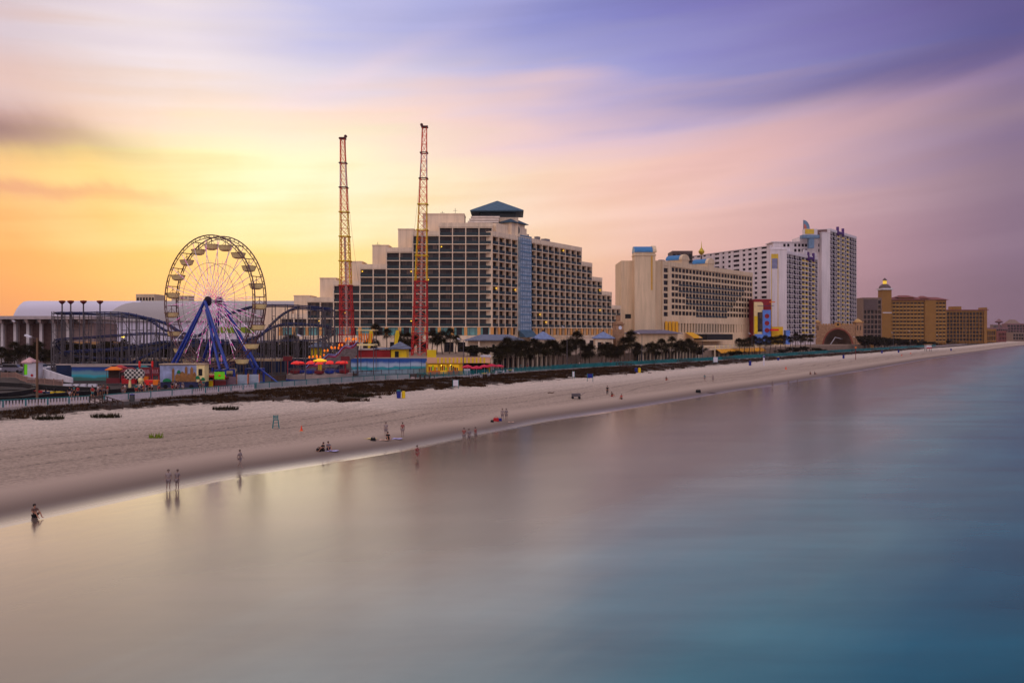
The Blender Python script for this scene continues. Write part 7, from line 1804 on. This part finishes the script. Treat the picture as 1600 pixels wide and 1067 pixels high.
def person_proto(kind, shirt, legs, short=True):
    P = pose(kind); t = thing('person', 'x', 'person', (0,0,-500))
    names = ['pel','bel','che','nec','hea','cro']; r = dict(pel=.115, bel=.105, che=.125, nec=.05, hea=.085, cro=.07, sh=.055, el=.04, wr=.027, ha=.03, hi=.085, kn=.055, an=.036, to=.03)
    J = [(P[n], r[n]) for n in names]; E = [(0,1),(1,2),(2,3),(3,4),(4,5)]
    J.append(((P['hea'][0], P['hea'][1] - .09, P['hea'][2] - .01), .014)); E.append((4, 6))      # nose
    for n in 'lr':
        a = len(J); s = -1 if n == 'l' else 1
        for q in ('sh','el','wr','ha'): J.append((P[q+n], r[q]))
        E += [(2,a),(a,a+1),(a+1,a+2),(a+2,a+3)]
        h = P['ha'+n]; w = P['wr'+n]; dv = (Vector(h) - Vector(w)).normalized()
        for k, (off, L_) in enumerate(((-.024,.07),(-.008,.085),(.008,.08),(.024,.065))):    # four fingers, slightly bent
            b = len(J); p1 = Vector(h) + Vector((0, off, 0)) + dv * .035; p2 = p1 + dv * L_ * .5; p3 = p2 + (dv + Vector((-s*.4, 0, 0))) * L_ * .5
            J += [(tuple(p1), .009), (tuple(p2), .008), (tuple(p3), .007)]; E += [(a+3,b),(b,b+1),(b+1,b+2)]
        b = len(J); p1 = Vector(h) + Vector((0,-.04,0)) - dv * .01; J += [(tuple(p1), .010), (tuple(p1 + dv*.035 + Vector((0,-.012,0))), .009)]; E += [(a+3,b),(b,b+1)]    # thumb
        a = len(J)
        for q in ('hi','kn','an','to'): J.append((P[q+n], r[q]))
        E += [(0,a),(a,a+1),(a+1,a+2),(a+2,a+3)]
    skinned('body', J, E, skin, t)
    J = [(P['pel'], .135), (P['bel'], .125), (P['che'], .145), ((P['nec'][0], P['nec'][1], P['nec'][2] - .05), .075)]; E = [(0,1),(1,2),(2,3)]
    for n in 'lr':
        a = len(J); e = Vector(P['sh'+n]).lerp(Vector(P['el'+n]), .75); J += [(P['sh'+n], .075), (tuple(e), .062)]; E += [(2,a),(a,a+1)]
    skinned('shirt', J, E, shirt, t)
    J = [(P['pel'], .14)]; E = []
    for n in 'lr':
        a = len(J); k = Vector(P['kn'+n]); e = Vector(P['hi'+n]).lerp(k, .8) if short else Vector(P['an'+n]) + Vector((0,0,.06)); J.append((P['hi'+n], .105)); 
        if not short: J.append((tuple(k), .075))
        J.append((tuple(e), .085 if short else .06)); E += [(0,a),(a,a+1)] + ([] if short else [(a+1,a+2)])
    skinned('shorts' if short else 'trousers', J, E, legs, t)
    c = Vector(P['cro']); m = MB(); m.lathe([(.02, .07), (.08, .05), (.105, -.01), (.10, -.08), (.06, -.12)][::-1], (c.x, c.y + .025, c.z), 12); m.build('hair', hairm, t, smooth=True)
    return t
cg = mat('grey_cloth', (118, 108, 112), .8); cn = mat('navy_cloth', (40, 40, 60), .8); cr2 = mat('red_cloth_shirt', (170, 44, 44), .8); cw = mat('pale_cloth', (190, 176, 172), .8); cb = mat('brown_cloth', (104, 76, 66), .8); cbl = mat('black_cloth', (26, 24, 28), .8); cte = mat('teal_cloth', (40, 110, 110), .8)
PP = {('stand', 0): person_proto('stand', cg, cn), ('walk', 0): person_proto('walk', cg, cn), ('sit', 0): person_proto('sit', cn, cn), ('stand', 1): person_proto('stand', cbl, cbl, False)}
def person(label, px, py, kind, shirt=None, legs=None, rz=0, group=None, at=None, var=0):
    x, y, z = at or on(px, py); z = max(z, -.25)
    o = dup(PP[(kind, var)], (x, y, z), R(rz), label, group); 
    if shirt: recolor(o, ('shirt',), shirt)
    if legs: recolor(o, ('shorts', 'trousers'), legs)
    return o
dusty = mat('dusty_cloth', (150, 132, 126), .8); dusky = mat('dusk_cloth', (130, 114, 112), .8); tan_ = mat('dusky_skin', (152, 126, 112), .7); mutedred = mat('faded_red_cloth', (150, 84, 76), .8)
def faint(label, px, py, kind, s=None, l=None, rz=0, group=None):
    o = person(label, px, py, kind, s or dusty, l or dusky, rz, group); recolor(o, ('body',), tan_); recolor(o, ('hair',), mat('brown_hair', (104, 86, 76), .8)); return o
faint('person standing in pale grey clothes, left of the pair nearest the camera', 263, 766, 'stand', None, None, 20)
faint('person standing in mauve grey clothes, right of the pair nearest the camera', 277, 765.5, 'stand', dusky, dusky, -15)
person('person sitting low by the water near the left edge', 54, 808, 'sit', cb, cbl, 60)
faint('person walking in grey on the damp sand beyond the nearest pair', 375, 731, 'walk', None, None, 75)
person('person in dark clothes sitting left of the lilac towel', 505, 704.5, 'sit', cbl, cbl, -40); person('person in grey sitting beside the lilac towel', 513, 703, 'sit', cg, cn, 30)
person('person in dark clothes sitting between peach and lilac towels', 606, 687, 'sit', cbl, cbl, 20)
faint('person standing in grey, left of two behind the three towels', 603, 682, 'stand', None, None, 10); faint('person standing in faded red, right of two behind the towels', 629, 682, 'stand', mutedred, dusty, 200)
for i, (px, py, m_) in enumerate(((725,690,mutedred),(733,691,dusky),(743,688,mutedred))):
    faint('person standing at the dark water edge, %s of three' % ORD[i], px, py, 'stand', m_, dusky, 30 * i, 'bathers at the dark water edge')
faint('person in faded red wading in the shallows', 652, 718, 'walk', mutedred, mutedred, 60)
person('person in dark clothes standing on open sand beyond the wagon', 949, 617, 'stand', None, None, 10, var=1)
person('person in black sitting beside the standing one', 956, 619.5, 'sit', cbl, cr2, 40); person('person in red sitting nearer the water beyond the wagon', 971, 623.5, 'sit', cr2, cbl, -30)
person('person in black sitting with a red towel on mid sand', 1041, 594, 'sit', cbl, cr2, 20)
faint('person standing, left of the pair behind the red bag', 785, 657, 'stand'); faint('person standing, right of the pair behind the red bag', 791, 657, 'stand', dusky)
faint('person in teal standing on the far sand below the awnings', 1101, 596, 'stand', mat('faded_teal_cloth', (90, 122, 120), .8)); faint('person in grey standing on the far sand below the awnings', 1114, 597, 'walk')
for i, (px, py) in enumerate(((1207,606),(1232,604),(1246,603))):
    faint('person paddling at the distant waterline, %s of three' % ORD[i], px, py, 'walk', dusky, dusky, 40 * i, 'paddlers along the distant waterline')
person('person in brown sitting in the group by the distant waterline', 1266, 585, 'sit', cb, cbl, 0); person('person in black sitting in the group by the distant waterline', 1273, 585, 'sit', cbl, cb, 90)
# rows of small game stalls, flags and cables that fill the park
rg = random.Random(21); gcol = [red, whitep, mat('bin_blue', (0,0,0)), maroon, yellow, teal, brownw, orange]; gn = ['red', 'white', 'blue', 'maroon', 'yellow', 'teal', 'brown', 'orange']
for i, px in enumerate((166, 178, 190, 214, 262, 276, 290, 306)):
    Y = rg.uniform(160, 172); w = rg.uniform(1.6, 2.8); h = rg.uniform(2.2, 3.0); ci = rg.randrange(8); cj = rg.randrange(8)
    t = thing('game_stall', '%s canopied game stall, %s from the left in the park clutter' % (gn[ci], ORD[i]), 'stall', (XA(px, Y), Y, GZ), R(rg.uniform(-15, 15)), 'small stalls between the rides')
    MB().bx(0, w, 0, .9, 0, 1.0).build('counter', gcol[cj], t); MB().bx(.05, w - .05, 1.6, 1.7, 0, h - .2).build('back_wall', dwood, t)
    MB().pyr(-.2, w + .2, -.3, 1.9, h, h + rg.uniform(.3, .8), w * .4, .15).build('canopy', gcol[ci], t)
    each('corner_post', steel, t, MB().bx(-.04, .04, -.04, .04, 0, h - .15), [(.05, .05, 0), (w - .05, .05, 0)])
for i, (pa, ya, pb, yb) in enumerate(((166, 560, 250, 560), (405, 545, 470, 530), (560, 528, 640, 540), (477, 528, 543, 500))):
    Y = 176; m = MB(); A = Vector((XA(pa, Y), Y, ZA(ya, Y))); B = Vector((XA(pb, Y + 10), Y + 10, ZA(yb, Y + 10))); t = thing('cable', 'sagging cable, %s from the left over the park' % ORD[i], 'cable', tuple(A), 0, 'cables strung over the park')
    m.path([(B - A) * (k / 12) - Vector((0, 0, 1.2 * math.sin(math.pi * k / 12))) for k in range(13)], .035, 4); m.build('wire', black, t)
rq = random.Random(9); cl = [cg, cn, cr2, cw, cb, cbl, cte]
def crowd(pa, pb, n, oa, ob, where, group):
    pts = sorted(rq.uniform(pa, pb) for _ in range(n))
    for i, px in enumerate(pts):
        x, y = ray(px, rq.uniform(oa, ob)); person('person, %s from the left %s' % (ORD[i], where), 0, 0, rq.choice(('stand', 'walk')), rq.choice(cl), rq.choice(cl), rq.uniform(0, 360), group, (x, y, GZ))
crowd(108, 205, 12, 7, 13, 'among the karts and the chequered sculpture', 'people at the kart track')
crowd(208, 318, 20, 7, 10, 'in the crowd before the painted wagon', 'crowd before the painted wagon')
crowd(700, 830, 20, 5, 12, 'around the crimson umbrellas', 'people at the cafe')
crowd(880, 1150, 10, 2, 6, 'walking behind the teal screen fence', 'walkers behind the teal screen')
# remove the source copies kept below the ground
for r in PALMS + TREES + [CAR, VAN, kp] + list(PP.values()):
    for c in list(r.children): bpy.data.objects.remove(c)
    bpy.data.objects.remove(r)
# ------------------------------------------------------------------ evening haze over the whole coast
def haze():
    m = bpy.data.materials.new('evening_haze'); m.use_nodes = True; nt = m.node_tree
    nt.nodes.remove(nt.nodes['Principled BSDF']); v = nt.nodes.new('ShaderNodeVolumePrincipled')
    v.inputs['Color'].default_value = lin((225, 205, 212)); v.inputs['Density'].default_value = 0.00006; v.inputs['Anisotropy'].default_value = 0.0
    nt.links.new(v.outputs[0], nt.nodes['Material Output'].inputs['Volume'])
    o = MB().bx(-3000, 3000, -300, 4200, -5.2, 100).build('haze', m); tag(o, 'thin evening haze in the air along the coast', kind='stuff')
haze()
